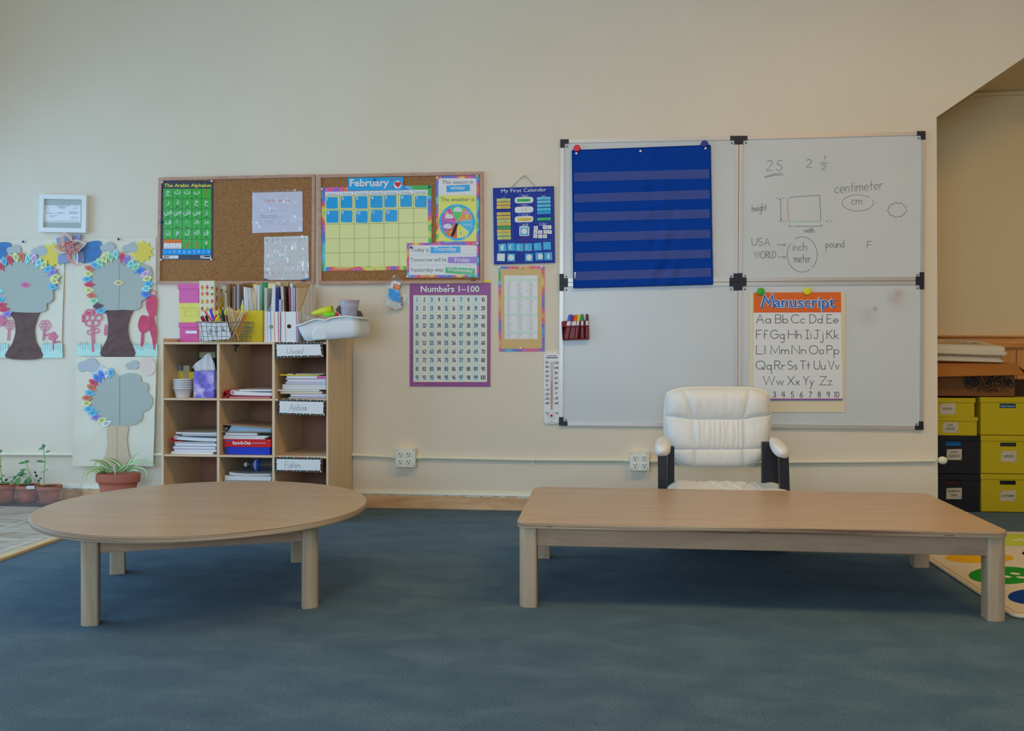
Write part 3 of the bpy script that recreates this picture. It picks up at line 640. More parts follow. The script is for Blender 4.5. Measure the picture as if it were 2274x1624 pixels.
# ---------------------------------------------------------------- cork boards
def corkboard(q, w, lab, mk):
    p = WP(*lerpq(q, .5, 1)); t = thing('cork_board', (p.x, D, p.z), lab, 'notice board', 'cork boards on the wall')
    s = Sheet(off=.010); s.slab([(q[0][0]+3, q[0][1]+3), (q[1][0]-3, q[1][1]+3), (q[2][0]-3, q[2][1]-3), (q[3][0]+3, q[3][1]-3)], .009, CORK); s.build('cork_panel', t)
    s = Sheet(off=.019); s.ring(q, w, OAKF, 0, .018); fr_ = s.build('frame', t, bevel=.003)
    s = Sheet(off=.0195); s.fill(mk, BLACK, 0); s.build('maker_plate', fr_)
corkboard([(351.7, 394.7), (699, 386.7), (698, 630.7), (348, 631)], 6.6, 'left cork board with the alphabet poster and two plastic sleeved sheets', rect(669.5, 623.3, 680, 625.4))
corkboard([(705, 387.6), (1072.6, 380.9), (1073, 629.5), (706.7, 631.6)], 7.2, 'right cork board with the yellow month calendar', rect(1045.3, 621.2, 1056, 623.6))

# ---------------------------------------------------------------- green alphabet poster
z = zm(340, 370, 5.984); s = Sheet(off=.0125, z=z)
DK = M((44, 46, 56), .22, .5); GR = M((48, 138, 46), .22, .5); GD = M((30, 62, 34), .3); YT = M((214, 172, 70), .3)
q = [(110, 186), (797, 192), (790, 1240), (108, 1234)]
s.slab(q, .0012, DK)
s.text('The Arabic Alphabet', 145, 272, 47, YT, x1=775, bold=.022)
cx_ = (137, 261, 387, 515, 643, 772); ry_ = (295, 428, 563, 697, 830, 965, 1095)
s.fill(rect(137, 295, 772, 1095), GR)
for x in cx_[1:-1]: s.fill(rect(x-2.5, 295, x+2.5, 1095), GD, 2)
for y in ry_[1:-1]: s.fill(rect(137, y-2.5, 772, y+2.5), GD, 2)
WT = M((196, 200, 196), .3); RT = M((196, 60, 24), .3); BT = M((26, 44, 28), .4)
ar = [[('ج', 'jim'), ('ث', "tha'"), ('ت', "ta'"), ('ب', "ba'"), ('ا', 'alif')], [('ر', "ra'"), ('ذ', 'dhal'), ('د', 'dal'), ('خ', "kha'"), ('ح', "ha'")],
 [('ض', 'dad'), ('ص', 'sad'), ('ش', 'shin'), ('س', 'sin'), ('ز', 'zayn')], [('ف', "fa'"), ('غ', 'ghayn'), ('ع', "'ayn"), ('ظ', "za'"), ('ط', "ta'")],
 [('ن', 'nun'), ('م', 'mim'), ('ل', 'lam'), ('ك', 'kaf'), ('ق', 'qaf')], [None, None, ('ي', "ya'"), ('و', 'waw'), ('ه', "ha'")]]
for j, r in enumerate(ar):
    for i, c in enumerate(r):
        if not c: continue
        red = c[0] in 'اوي'; mx = (cx_[i]+cx_[i+1])/2
        s.text(c[0], mx, ry_[j]+66, 62, RT if red else WT, 3, anchor='c', bold=.014)
        s.text(c[1], mx, ry_[j]+116, 20, RT if red else BT, 3, anchor='c', bold=.015)
s.fill(rect(137, 968, 380, 1094), M((210, 90, 30), .3), 3)
for i in range(3):
    s.fill(rect(142+i*80, 1018, 217+i*80, 1090), M((188, 190, 198), .3), 4); s.text('ب', 179+i*80, 1052, 22, M((90, 120, 160)), 5, anchor='c'); s.text(('fatha', 'kasra', 'damma')[i], 179+i*80, 1082, 13, RT, 5, anchor='c', bold=.01)
s.fill(rect(126, 1098, 768, 1172), M((24, 120, 184), .25), 2)
for i in range(10):
    if i: s.fill(rect(126+i*64.2-1, 1098, 126+i*64.2+1, 1172), M((20, 96, 150)), 3)
    s.text('٠١٢٣٤٥٦٧٨٩'[i], 158+i*64.2, 1150, 36, WT, 3, anchor='c', bold=.01)
LBL = M((188, 190, 194), .4)
s.fill(rrect(127, 1182, 335, 1224, 6), LBL, 2); s.fill(rrect(630, 1182, 768, 1222, 8), LBL, 2); s.fill(rrect(676, 1187, 758, 1206, 5), BLACK, 3)
for i in range(14): s.fill(rect(140+i*5.4, 1188, 142+i*5.4+(i*7 % 3)*.8, 1218), BLACK, 3)
for i in range(3): s.line([(222, 1193+i*10), (318-i*14, 1193+i*10)], 2, M((120, 120, 120)), 3, dots=False); s.fill(rect(642, 1188+i*11, 666, 1195+i*11), M((90, 90, 95)), 3)
o = s.build('alphabet_poster'); tag(o, 'green and black alphabet poster with white letters on the left cork board', 'poster')
for x, y, c, l in ((131, 211, PW, 'top left'), (789, 197, PP, 'top right'), (116, 1241, PP, 'bottom left'), (782, 1238, PW, 'bottom right')): pin(*z(x, y), .013, c, f'push pin at the {l} corner of the green alphabet poster')
pin(*z(103, 730), .018, (60, 120, 170), 'blue push pin on the cork board frame left of the green alphabet poster')

# ---------------------------------------------------------------- sheets in plastic sleeves
def sleeve(t, pts, zz, off):
    s = Sheet(off=off, z=zz)
    def f(u, v):
        x, y = lerpq(pts, u, v); p = s.P((x, y)); p.y -= .006*abs(noise.noise((u*4+off*99, v*4, 3)))+.004*abs(noise.noise((u*9, v*11, 7))); return p
    s.grid(f, 40, 30, film(.16, .42, name='plastic_sleeve', diff=.05)); s.build('plastic_sleeve', t)
t = thing('sleeved_sheet', WP(616, 517, .012), 'prayer sheet in a shiny crinkled plastic sleeve on the left cork board', 'sheet')
s = Sheet(off=.0125, z=z); s.slab([(1318, 347), (1985, 331), (1988, 866), (1318, 884)], .001, M((168, 166, 182), .4))
s.text('Dua for learning', 1487, 466, 32, M((176, 110, 110)), x1=1812, bold=.01); s.text('رب زدني علما'[::-1], 1570, 585, 30, M((100, 140, 150)), x1=1765)
s.text('Transliteration: Rabbi zidni ilma', 1390, 661, 14, M((96, 96, 104)), x1=1660); s.text('Meaning: My Lord increase me', 1390, 686, 14, M((96, 96, 104)), x1=1640)
s.text('By asking this dua, my Lord will', 1480, 738, 24, M((136, 160, 166)), x1=1800); s.text('help and be near me', 1520, 772, 22, M((136, 160, 166)), x1=1760)
s.build('paper_sheet', t); sleeve(t, [(1316, 318), (1982, 300), (1992, 868), (1316, 886)], z, .0135)
t = thing('sleeved_sheet', WP(636, 620, .012), 'letter tracing sheet in a plastic sleeve at the bottom right of the left cork board', 'sheet')
s = Sheet(off=.0125, z=z); s.slab([(1478, 938), (2062, 920), (2072, 1504), (1474, 1510)], .001, M((170, 168, 166), .4))
s.fill([(1474, 1484), (1560, 1508), (1474, 1510)], M((40, 60, 90)), 1.5); s.fill([(2072, 1470), (1960, 1506), (2072, 1504)], M((70, 100, 130)), 1.5)
for j, (tx, c) in enumerate((('ابپتثٹجچ', (60, 90, 140)), ('حخدڈذرڑز', (190, 110, 130)), ('ژسشصضطظع', (130, 170, 130)), ('غفقکگلمن', (190, 110, 130)), ('وهیے', (90, 150, 180)))):
    for i, ch in enumerate(tx): s.text(ch, 2020-i*72-(120 if j == 4 else 0), 975+j*112-i*(-1), 36 if j == 0 else 30, M(c), anchor='c')
for x in (1512, 1580, 1990, 2055): s.line(circ(x, 1415, 10 if x in (1512, 2055) else 13, n=10), 5, M((196, 70, 90)), 2, closed=True)
s.build('paper_sheet', t); sleeve(t, [(1476, 932), (2066, 914), (2074, 1506), (1472, 1512)], z, .0135)

# ---------------------------------------------------------------- month calendar
z = zm(690, 370, 5.685)
s = Sheet(off=.0125, z=z)
s.slab([(135, 266), (1525, 235), (1527, 1300), (138, 1322)], .0015, rainbow(2.1, 7))
YE = M((208, 198, 118), .32, .45, vary=.08, vscale=5); LN = M((110, 110, 80), .5)
qi = [(182, 320), (1478, 292), (1483, 1253), (184, 1268)]; s.fill(qi, YE)
cu = [0, .139, .282, .427, .572, .716, .860, 1]; rv = [.055, .243, .433, .625, .813, 1]
s.fill([lerpq(qi, 0, 0), lerpq(qi, 1, 0), lerpq(qi, 1, .052), lerpq(qi, 0, .052)], M((190, 196, 198), .4), 2)
for u in cu[1:-1]: s.line([lerpq(qi, u, 0), lerpq(qi, u, 1)], 4, LN, 3, dots=False)
for v in rv[:-1]: s.line([lerpq(qi, 0, v), lerpq(qi, 1, v)], 4, LN, 3, dots=False)
NB = M((96, 130, 170), .5)
for i, dn in enumerate('Sunday Monday Tuesday Wednesday Thursday Friday Saturday'.split()):
    a, e = lerpq(qi, cu[i]+.018, .043), lerpq(qi, cu[i+1]-.018, .043); hh = (e[0]-a[0])
    if dn in ('Friday', 'Monday', 'Sunday'): a, e = (a[0]+8, a[1]), (e[0]-8, e[1])
    s.text(dn, a[0], a[1]+0, 28, NB, 4, x1=e[0], slope=(e[1]-a[1])/(e[0]-a[0]))
tag(s.build('month_calendar'), 'yellow month calendar chart with a rainbow border on the right cork board', 'calendar')
s = Sheet(off=.0155, z=z); s.slab([(470, 142), (1168, 132), (1168, 298), (470, 305)], .001, M((22, 130, 190), .3, .45))
FW = M((192, 196, 198), .4); DBL = M((20, 70, 130))
for dx, m, l in ((4, DBL, 1), (0, FW, 2)): s.text('February', 494+dx, 250+dx, 92, m, l, x1=990+dx, bold=.03, slope=-.01)
def heart(cx0, cy0, r): return [(cx0+r*(16*sin(a)**3)/16, cy0-r*(13*cos(a)-5*cos(2*a)-2*cos(3*a)-cos(4*a))/16) for a in [i*2*pi/32 for i in range(32)]]
s.fill(circ(1098, 228, 50, 50, 14), FW, 1.5); s.fill([(1052, 240), (1146, 238), (1100, 284)], FW, 1.6); s.fill(heart(1100, 224, 42), M((196, 26, 40), .4), 3)
for x, y, r in ((1020, 162, 14), (1100, 152, 11), (1030, 258, 14)): s.fill(heart(x, y, r), M((196, 40, 50)), 2)
tag(s.build('month_header_card'), 'blue header card reading February with a red heart', 'card')
pin(*z(805, 168), .0165, (40, 90, 150), 'blue push pin in the blue month header card')
cards = [(1, 195, 385, 340, 532), (2, 378, 372, 525, 525), (3, 562, 374, 716, 530), (4, 752, 368, 908, 522), (5, 930, 362, 1080, 515), (6, 1130, 358, 1278, 510), (7, 1315, 367, 1465, 515),
 (8, 197, 556, 350, 710), (9, 380, 555, 525, 705), (10, 570, 558, 718, 710), (11, 757, 547, 908, 702), (12, 940, 546, 1092, 696)]
for n, x0, y0, x1, y1 in cards:
    s = Sheet(off=.0142, z=z); a = random.uniform(-.03, .03); cxm, cym = (x0+x1)/2, (y0+y1)/2
    rt = lambda p: (cxm+(p[0]-cxm)*cos(a)-(p[1]-cym)*sin(a), cym+(p[0]-cxm)*sin(a)+(p[1]-cym)*cos(a))
    s.slab([rt(p) for p in rrect(x0-5, y0-5, x1+5, y1+7, 12, 3)], .0012, M((208, 196, 110), .4))
    s.fill([rt(p) for p in rrect(x0, y0, x1, y1, 18, 4)], M((16, 126, 186), .24, .5, vary=.12, vscale=12), 1)
    s.text(str(n), x0+12, y0+46, 40, FW, 2, bold=.02)
    tag(s.build('date_card'), f'blue date card numbered {n} on the yellow calendar', 'card', 'blue date cards on the calendar')
for x, y, c, l in ((150, 290, PP, 'top left'), (1498, 258, PD, 'top right')): pin(*z(x, y), .013, c, f'push pin at the {l} corner of the yellow calendar')

# season and weather chart
RB2 = rainbow(5.4, 8)
t = thing('weather_chart', WP(*z(1850, 970), .012), 'season and weather chart with a round weather wheel on the right cork board', 'chart')
s = Sheet(off=.0125, z=z); s.slab([(1580, 122), (2125, 108), (2125, 962), (1583, 976)], .0015, RB2)
s.fill(rrect(1612, 148, 2092, 365, 16), M((186, 188, 190), .4)); s.fill(rect(1612, 362, 2092, 945), M((204, 180, 84), .35), 1)
GT = M((70, 74, 76), .5)
s.text('The season is', 1660, 222, 50, GT, x1=2046, slope=-.02); s.text('The weather is', 1640, 440, 52, GT, x1=2066, slope=-.01)
cx0, cy0, R = 1848, 705, 230
s.fill(circ(cx0, cy0, R, n=40), M((36, 140, 190), .35), 2); 
seg = [((190, 50, 120), 'Sunny'), ((70, 160, 80), 0), ((210, 120, 70), 0), ((60, 150, 200), 0), ((205, 185, 60), 0), ((190, 60, 50), 0), ((130, 80, 150), 0)]
for i, (c, _) in enumerate(seg):
    a1 = 167-i*51.43; s.fill([(cx0, cy0)]+circ(cx0, cy0, 200, n=8, a0=a1-51.43, a1=a1), M(c, .35), 3)
    s.line([(cx0, cy0), (cx0+200*cos(radians(a1)), cy0-200*sin(radians(a1)))], 3, FW, 4, dots=False)
for (x, y) in ((1745, 630), (1855, 545), (1728, 755)):
    s.fill(smooth_closed([(x-50, y+20), (x-45, y-15), (x-10, y-32), (x+30, y-28), (x+55, y), (x+52, y+24), (x, y+28)], 4), M((170, 205, 220)), 4)
s.fill(circ(1720, 605, 22, n=12), M((220, 170, 50)), 3.5); s.fill(circ(1970, 585, 30, 24, 14), M((160, 130, 180)), 4)
s.fill([(1965, 605), (1990, 605), (1972, 640), (1985, 640), (1955, 670)], M((225, 180, 50)), 4)
for i in range(9): s.fill(circ(1940+(i*37) % 110, 680+(i*53) % 105, 9 if i % 2 else 6, n=8), M((190, 200, 210)), 4)
s.line(circ(1930, 850, 48, 44, 20, -60, 250), 12, M((190, 190, 180)), 4); s.fill(circ(1890, 840, 16, 26, 10), M((90, 150, 80)), 4)
for i in range(7): s.line([(1800, 800), (1800+110*cos(radians(200+i*14)), 800-110*sin(radians(200+i*14)))], 8, M((215, 130, 60)), 3.5)
for i, w_ in enumerate(('Cloudy', 'Stormy', 'Snowy', 'Windy', 'Sunny', 'Rainy', 'Partly Cloudy')):
    a = radians(90-i*51.43); s.text(w_, cx0+215*cos(a), cy0-215*sin(a)+8, 17, FW, 4, anchor='c')
s.build('chart_sheet', t)
s = Sheet(off=.0155, z=z); s.slab([(1838, 700), (1866, 712), (1806, 872), (1778, 892), (1772, 862)], .001, BLACK); po_ = s.build('pointer', t)
b = MB(); b.lathe([(.008, 0), (.008, .003), (.004, .006), (0, .007)], s.P((1852, 705)), M((90, 150, 170), .3, .5), 14, axis=Vector((0, -1, 0))); b.build('pivot', po_)
def card(pts, off, col, txt, x0, x1, base, h, lab, slope=0, cat='card', tcol=None, name='word_card', group='word cards on the right cork board', bold=.015):
    s = Sheet(off=off, z=z); s.slab(pts, .001, M(col, .3, .45)); s.text(txt, x0, base, h, tcol or FW, 1, x1=x1, slope=slope, bold=bold)
    return tag(s.build(name), lab, cat, group)
card([(1714, 242), (2002, 228), (2004, 306), (1716, 322)], .0155, (20, 130, 190), 'winter', 1762, 1952, 292, 54, 'blue word card reading winter under the season line', -.02)
t = thing('day_chart', WP(*z(1670, 1400), .013), 'white day chart with three sentence lines and a rainbow border', 'chart')
s = Sheet(off=.0165, z=z); s.slab([(1213, 966), (2122, 958), (2124, 1400), (1213, 1406)], .0012, rainbow(8.3, 8))
s.fill(rrect(1244, 994, 2096, 1370, 14), M((182, 186, 190), .4))
for y in (1115, 1246): s.line([(1244, y), (2096, y-4)], 3, M((140, 146, 150)), 2, dots=False)
s.text('Today is', 1265, 1078, 56, GT, 2, x1=1490, slope=-.01); s.text('Tomorrow will be', 1260, 1202, 50, GT, 2, x1=1716, slope=-.01); s.text('Yesterday was', 1256, 1330, 52, GT, 2, x1=1674, slope=-.01)
s.build('chart_sheet', t)
card([(1512, 1014), (1888, 1008), (1888, 1090), (1512, 1094)], .0182, (22, 130, 190), 'Thursday', 1550, 1838, 1064, 52, 'blue word card reading Thursday after Today is', -.005)
card([(1732, 1142), (2100, 1138), (2096, 1222), (1732, 1218)], .0182, (120, 84, 160), 'Friday', 1818, 2010, 1202, 52, 'purple word card reading Friday after Tomorrow will be')
card([(1702, 1268), (2072, 1288), (2070, 1368), (1698, 1344)], .0182, (44, 140, 74), 'Wednesday', 1725, 2046, 1320, 50, 'green word card reading Wednesday after Yesterday was', .05)
for x, y, c, off, l in ((1603, 150, PG, .013, 'top left corner of the weather chart'), (2102, 124, PG, .013, 'top right corner of the weather chart'), (1268, 1022, PD, .017, 'top left of the day chart'), (2108, 975, PW, .017, 'top right of the day chart'), (1226, 1392, PW, .017, 'bottom left of the day chart')): pin(*z(x, y), off, c, f'push pin at the {l}')

# ---------------------------------------------------------------- blue magnetic calendar
z = zm(1080, 370, 6.018)
t = thing('hanging_calendar', WP(1165, 587, 0), 'navy blue first calendar board with small word and moon tiles hanging from a string', 'calendar')
NVY = M((24, 42, 120), .6, .25); NV2 = M((52, 74, 150), .6); NV3 = M((38, 30, 110), .5)
CQ = [(88, 288), (902, 262), (917, 1284), (103, 1307)]
def cal(x, y):   # grid coordinates measured along the tilted board
    return (x, y)
s = Sheet(off=.012, z=z); s.slab(CQ, .01, NVY)
s.text('My First Calendar', 198, 350, 50, FW, 2, x1=800, slope=-.035, bold=0)
def pl(x0, y0, x1, y1, r=20): s.line([(x, y-.03*(x-x0)) for x, y in rrect(x0, y0, x1, y1, r, 4)], 3, NV2, 1, closed=True)
pl(113, 392, 350, 990); pl(652, 372, 885, 745); pl(615, 752, 885, 985); pl(132, 1000, 415, 1142); pl(600, 988, 888, 1130); pl(128, 1165, 890, 1282)
for y, w_ in ((360, 'يوم'), (488, 'تاريخ'), (620, 'شهر'), (748, 'قمر')):
    s.fill(rect(425, y, 585, y+44), NV2 if y == 620 else M((34, 54, 134), .5), 1); s.text(w_[::-1], 475, y+38, 34, FW, 2, x1=552)
s.text('أشهر'[::-1], 205, 420, 18, FW, x1=250); s.text('أيام'[::-1], 738, 400, 22, FW, x1=782); s.text('تواريخ'[::-1], 705, 775, 32, FW, x1=818)
for y in (450, 578, 706): s.fill([(x, yy-.03*(x-380)) for x, yy in rrect(380, y-38, 627, y+42, 30)], M((186, 188, 192), .4), 1)
s.fill(rrect(440, 798, 575, 928, 22), M((180, 196, 204), .4), 1); s.fill(rect(437, 935, 580, 1025), NV3, 1); s.fill(rect(425, 1128, 590, 1152), NV3, 1); s.fill(rect(200, 1002, 312, 1020), NV3, 1); s.fill(rect(690, 985, 820, 1004), NV3, 1)
s.build('calendar_board', t)
b = MB(); STR = M((60, 120, 124), .7); pz = lambda x, y, o=.013: at_y(*z(x, y), D-o)
b.tube([pz(318, 300), pz(325, 288, .014), pz(495, 122, .016), pz(518, 122, .016), pz(660, 276, .014), pz(664, 286)], .0014, STR, 6); b.build('string', t)
b = MB(); pn = pz(507, 120, .018); b.lathe([(.002, -.02), (.002, 0), (.007, .001), (.006, .006), (0, .008)], pn, M((190, 176, 110), .3, .5), 12, axis=Vector((0, -1, 0))); tag(b.build('push_pin'), 'yellow push pin holding the string of the navy calendar', 'push pin', 'push pins in the wall displays')
def tile(pts, col, lab, name, group, dec=None):
    s = Sheet(off=.0142, z=z); s.slab(pts, .002, M(col, .45)); 
    if dec: dec(s)
    tag(s.build(name), lab, 'tile', group)
def word(x0, y0, x1, y1, tx, c=(70, 80, 60)): return lambda s: s.text(tx[::-1], x0+(x1-x0)*.3, y0+(y1-y0)*.72, (y1-y0)*.42, M(c), 1, x1=x1-(x1-x0)*.16)
ordn = ['topmost', 'second', 'third', 'fourth', 'fifth', 'sixth', 'seventh', 'eighth', 'ninth', 'tenth', 'lowest']
LG, YY, GG = (158, 166, 98), (200, 152, 62), (44, 130, 70)
for i, (y, c, nm, tx) in enumerate(((426, LG, 'pale green', 'محرم'), (474, YY, 'yellow', 'صفر'), (522, YY, 'yellow', 'ربيع الأول'), (610, YY, 'yellow', 'جمادى الأولى'), (660, YY, 'yellow', 'جمادى الثانية'), (707, LG, 'pale green', 'رجب'), (750, YY, 'yellow', 'شعبان'), (797, GG, 'dark green', 'رمضان'), (842, YY, 'yellow', 'شوال'), (886, LG, 'pale green', 'ذو القعدة'), (935, LG, 'pale green', 'ذو الحجة'))):
    x0 = 137+i*.9+random.uniform(-2, 2); x1 = x0+182
    tile([(x0, y+3), (x1, y), (x1, y+40), (x0, y+43)], c, f'{nm} month strip, {ordn[i]} in the left column of the navy calendar', 'month_strip', 'month strips on the navy calendar', word(x0, y, x1, y+42, tx))
for i, (y, c, nm) in enumerate(((405, (84, 160, 204), 'light blue'), (452, (84, 160, 204), 'light blue'), (502, (70, 160, 196), 'light blue'), (552, (60, 160, 190), 'turquoise'), (597, (24, 130, 176), 'deep blue'), (682, (44, 150, 80), 'green'))):
    x0 = 677+i*.6
    tile([(x0, y+4), (x0+181, y-2), (x0+181, y+36), (x0, y+42)], c, f'{nm} day strip, {ordn[i] if i < 5 else "lowest"} in the right column of the navy calendar', 'day_strip', 'day strips on the navy calendar', word(x0, y, x0+181, y+40, ('الأحد', 'الاثنين', 'الثلاثاء', 'الأربعاء', 'الخميس', 'السبت')[i], (40, 90, 120)))
tile([(408, 432), (585, 428), (585, 466), (408, 470)], (40, 150, 76), 'green day strip in the top white slot at the centre of the navy calendar', 'day_strip', 'centre tiles of the navy calendar', word(408, 428, 585, 468, 'الجمعة', (20, 70, 40)))
tile([(417, 686), (600, 680), (600, 722), (417, 727)], (200, 156, 66), 'yellow month strip in the lowest white slot at the centre of the navy calendar', 'month_strip', 'centre tiles of the navy calendar', word(417, 684, 600, 726, 'ربيع الثاني'))
for x, tx, lb in ((455, '١', 'left'), (502, '٦', 'right')): tile([(x, 552), (x+44, 549), (x+45, 597), (x+1, 600)], (180, 184, 188), f'white number tile, {lb} one of the pair in the middle slot of the navy calendar', 'number_tile', 'centre tiles of the navy calendar', lambda s, x=x, tx=tx: s.text(tx, x+24, 590, 26, INK, 1, anchor='c', bold=.01))
for i, (x, y, a, tx, lb) in enumerate(((662, 820, -.1, '٣', 'left end of the top row'), (782, 810, .03, '٦', 'middle of the top row'), (842, 810, -.12, '٠', 'right end of the top row'), (659, 874, .02, '٥', 'left end of the middle row'), (721, 876, .03, '٤', 'second from left in the middle row'), (790, 872, -.03, '٢', 'third from left in the middle row'), (847, 874, .05, '٢', 'right end of the middle row'), (656, 930, .05, '٩', 'left end of the bottom row'), (720, 934, .07, '٨', 'middle of the bottom row'), (783, 932, .03, '٧', 'right end of the bottom row'))):
    pts = [(x+dx*cos(a)-dy*sin(a), y+dx*sin(a)+dy*cos(a)) for dx, dy in ((-27, -25), (27, -25), (27, 25), (-27, 25))]
    tile(pts, (184, 188, 190), f'white number tile, {lb} on the navy calendar', 'number_tile', 'number tiles on the navy calendar', lambda s, x=x, y=y, tx=tx: s.text(tx, x, y+14, 26, INK, 1, anchor='c', bold=.01))
SKY = (50, 140, 196)
def moon(s, x, y, ph):
    m = M((184, 192, 198), .5); R = 39
    if ph == 'full': s.fill(circ(x, y, 40, n=24), m); return
    if ph == 'gib': s.fill(circ(x, y, 36, 40, 24), m); return
    if ph == 'gib2': s.fill([(x+8*(1 if 0 else 1)+R*cos(radians(a)), y-R*sin(radians(a))) for a in range(90, -91, -12)]+[(x+8-26*cos(radians(a)), y-R*sin(radians(a))) for a in range(-90, 91, 12)], m); return
    k = {'half': 0, 'cres': .55, 'cres2': .7, 'thin': .86, 'thin2': .9, 'new': .95, 'half2': 0}[ph]
    if ph == 'half2': s.fill([(x+14, y-R)]+[(x+14-26*cos(radians(a)), y-R*sin(radians(a))) for a in range(90, -91, -12)]+[(x+14, y+R)], m); return
    s.fill([(x+14-R*cos(radians(a)), y-R*sin(radians(a))) for a in range(90, -91, -12)]+[(x+14-R*k*cos(radians(a)), y-R*sin(radians(a))) for a in range(-90, 91, 12)], m)
def mtile(x, y, a, ph, lab, col=SKY):
    pts = [(x+dx*cos(a)-dy*sin(a), y+dx*sin(a)+dy*cos(a)) for dx, dy in ((-52, -51), (52, -51), (52, 51), (-52, 51))]
    tile(pts, col, lab, 'moon_tile', 'moon tiles on the navy calendar', lambda s: moon(s, x, y, ph))
ph_row = ['leftmost', 'second from left', 'third from left', 'fourth from left', 'fifth from left', 'rightmost']
for i, (x, y, a, p) in enumerate(((215, 1082, -.08, 'half'), (331, 1075, -.02, 'cres'), (444, 1080, .01, 'cres2'), (560, 1078, .01, 'thin'), (685, 1071, -.08, 'thin2'), (811, 1059, -.03, 'new'))): mtile(x, y, a, p, f'blue crescent moon tile, {ph_row[i]} of the upper moon row')
for i, (x, y, a, p, lb, c) in enumerate(((196, 1213, .05, 'full', 'pale moon tile at the left end of the lower moon row', (150, 186, 206)), (331, 1217, .02, 'full', 'blue full moon tile second from left in the lower moon row', SKY), (571, 1215, .03, 'gib', 'blue moon tile third from left in the lower moon row', SKY), (708, 1201, -.03, 'gib2', 'blue moon tile second from right in the lower moon row', SKY), (827, 1199, -.02, 'half2', 'blue half moon tile at the right end of the lower moon row', SKY))): mtile(x, y, a, p, lb, c)
mtile(507, 866, .01, 'full', 'blue full moon tile in the square slot at the centre of the navy calendar')

# ---------------------------------------------------------------- word list
z = zm(840, 600, 4.51)
t = thing('word_list', WP(1158, 781, 0), 'printed word list on gold paper with a rainbow border below the navy calendar', 'poster')
s = Sheet(off=.004); s.slab([(1106.9, 592), (1208.9, 591), (1209.3, 780.3), (1107.6, 780.8)], .0015, rainbow(11.7, 6)); s.build('rainbow_backing', t)
s = Sheet(off=.006); s.slab([(1112.2, 597.5), (1203, 596.8), (1203.6, 774), (1113, 775.5)], .001, M((164, 134, 74), .35, .4))
s.fill([(1119.9, 612), (1193.4, 612), (1194.1, 753), (1120.4, 753)], M((184, 184, 190), .4), 1)
TG = M((140, 142, 150)); GB = M((160, 184, 166))
s.text('The hundred most used words', 1127, 616, 2.6, TG, 2, x1=1163)
for yg in (621.9, 661.6, 699.1, 738.5): s.fill(rect(1120.3, yg-2.2, 1193.8, yg+2.2), GB, 2)
for k, (y0, n) in enumerate(((627.5, 10), (665.5, 10), (703, 10), (742.5, 3))):
    for r in range(n):
        for c in range(3): s.line([(1126+c*24.5, y0+r*3.35), (1126+c*24.5+random.uniform(5, 10), y0+r*3.35)], 1.1, TG, 2, dots=False); s.fill(rect(1122.5+c*24.5, y0+r*3.35-.5, 1123.6+c*24.5, y0+r*3.35+.5), TG, 2)
s.build('gold_sheet', t)
for x, y, l in ((1109.8, 594.5, 'top left'), (1156, 595, 'top centre'), (1204, 593.5, 'top right'), (1156.5, 774, 'bottom centre')): pin(x, y, .0062, PW, f'push pin at the {l} of the gold word list')

# ---------------------------------------------------------------- number chart
YS = Sheet(off=.003); YS.slab([(1070, 622.5), (1089.5, 622.5), (1089.5, 632), (1070, 632)], .0012, M((212, 178, 40), .4)); tag(YS.build('yellow_sheet'), 'yellow paper edge showing above the purple number chart', 'paper')
s = Sheet(off=.0055, z=z); MG = M((112, 40, 104), .35, .4, vary=.06, vscale=4)
s.slab([(315, 128), (1124, 124), (1121, 1168), (315, 1165)], .0012, MG)
DP = M((60, 16, 60))
for dx, m, l in ((4, DP, 1), (0, FW, 2)): s.text('Numbers 1–100', 425+dx, 219+dx, 62, m, l, x1=1013+dx, bold=.025)
gx = [352+73.6*i for i in range(11)]; gy = [253+86.7*j for j in range(11)]
CW, CB = M((188, 184, 176), .45), M((162, 188, 192), .45); GLD = M((196, 170, 100))
for i in range(10): s.fill(rect(gx[i], gy[0], gx[i+1], gy[10]), CW if i % 2 else CB, 1)
for x in gx: s.fill(rect(x-1.6, gy[0]-2, x+1.6, gy[10]+2), GLD, 1.6)
for y in gy: s.fill(rect(gx[0], y-1.6, gx[10], y+1.6), GLD, 1.8)
NI = M((46, 50, 62), .5)
for j in range(10):
    for i in range(10):
        n = str(j*10+i+1); wd = stroke_text(n, .45)[1]; k = 18.0; mx = (gx[i]+gx[i+1])/2-1
        ww = min(wd*13.5, 56); s.stroke(n, mx-ww/2, gy[j]+62, 38, 6.2, NI, x1=mx+ww/2)
s.line([(350, 1152), (440, 1152)], 3, M((150, 110, 150)), 1, dots=False)
tag(s.build('number_chart'), 'purple number chart showing one to one hundred below the right cork board', 'chart')
pin(*z(705, 158), .006, PW, 'push pin at the top of the purple number chart')
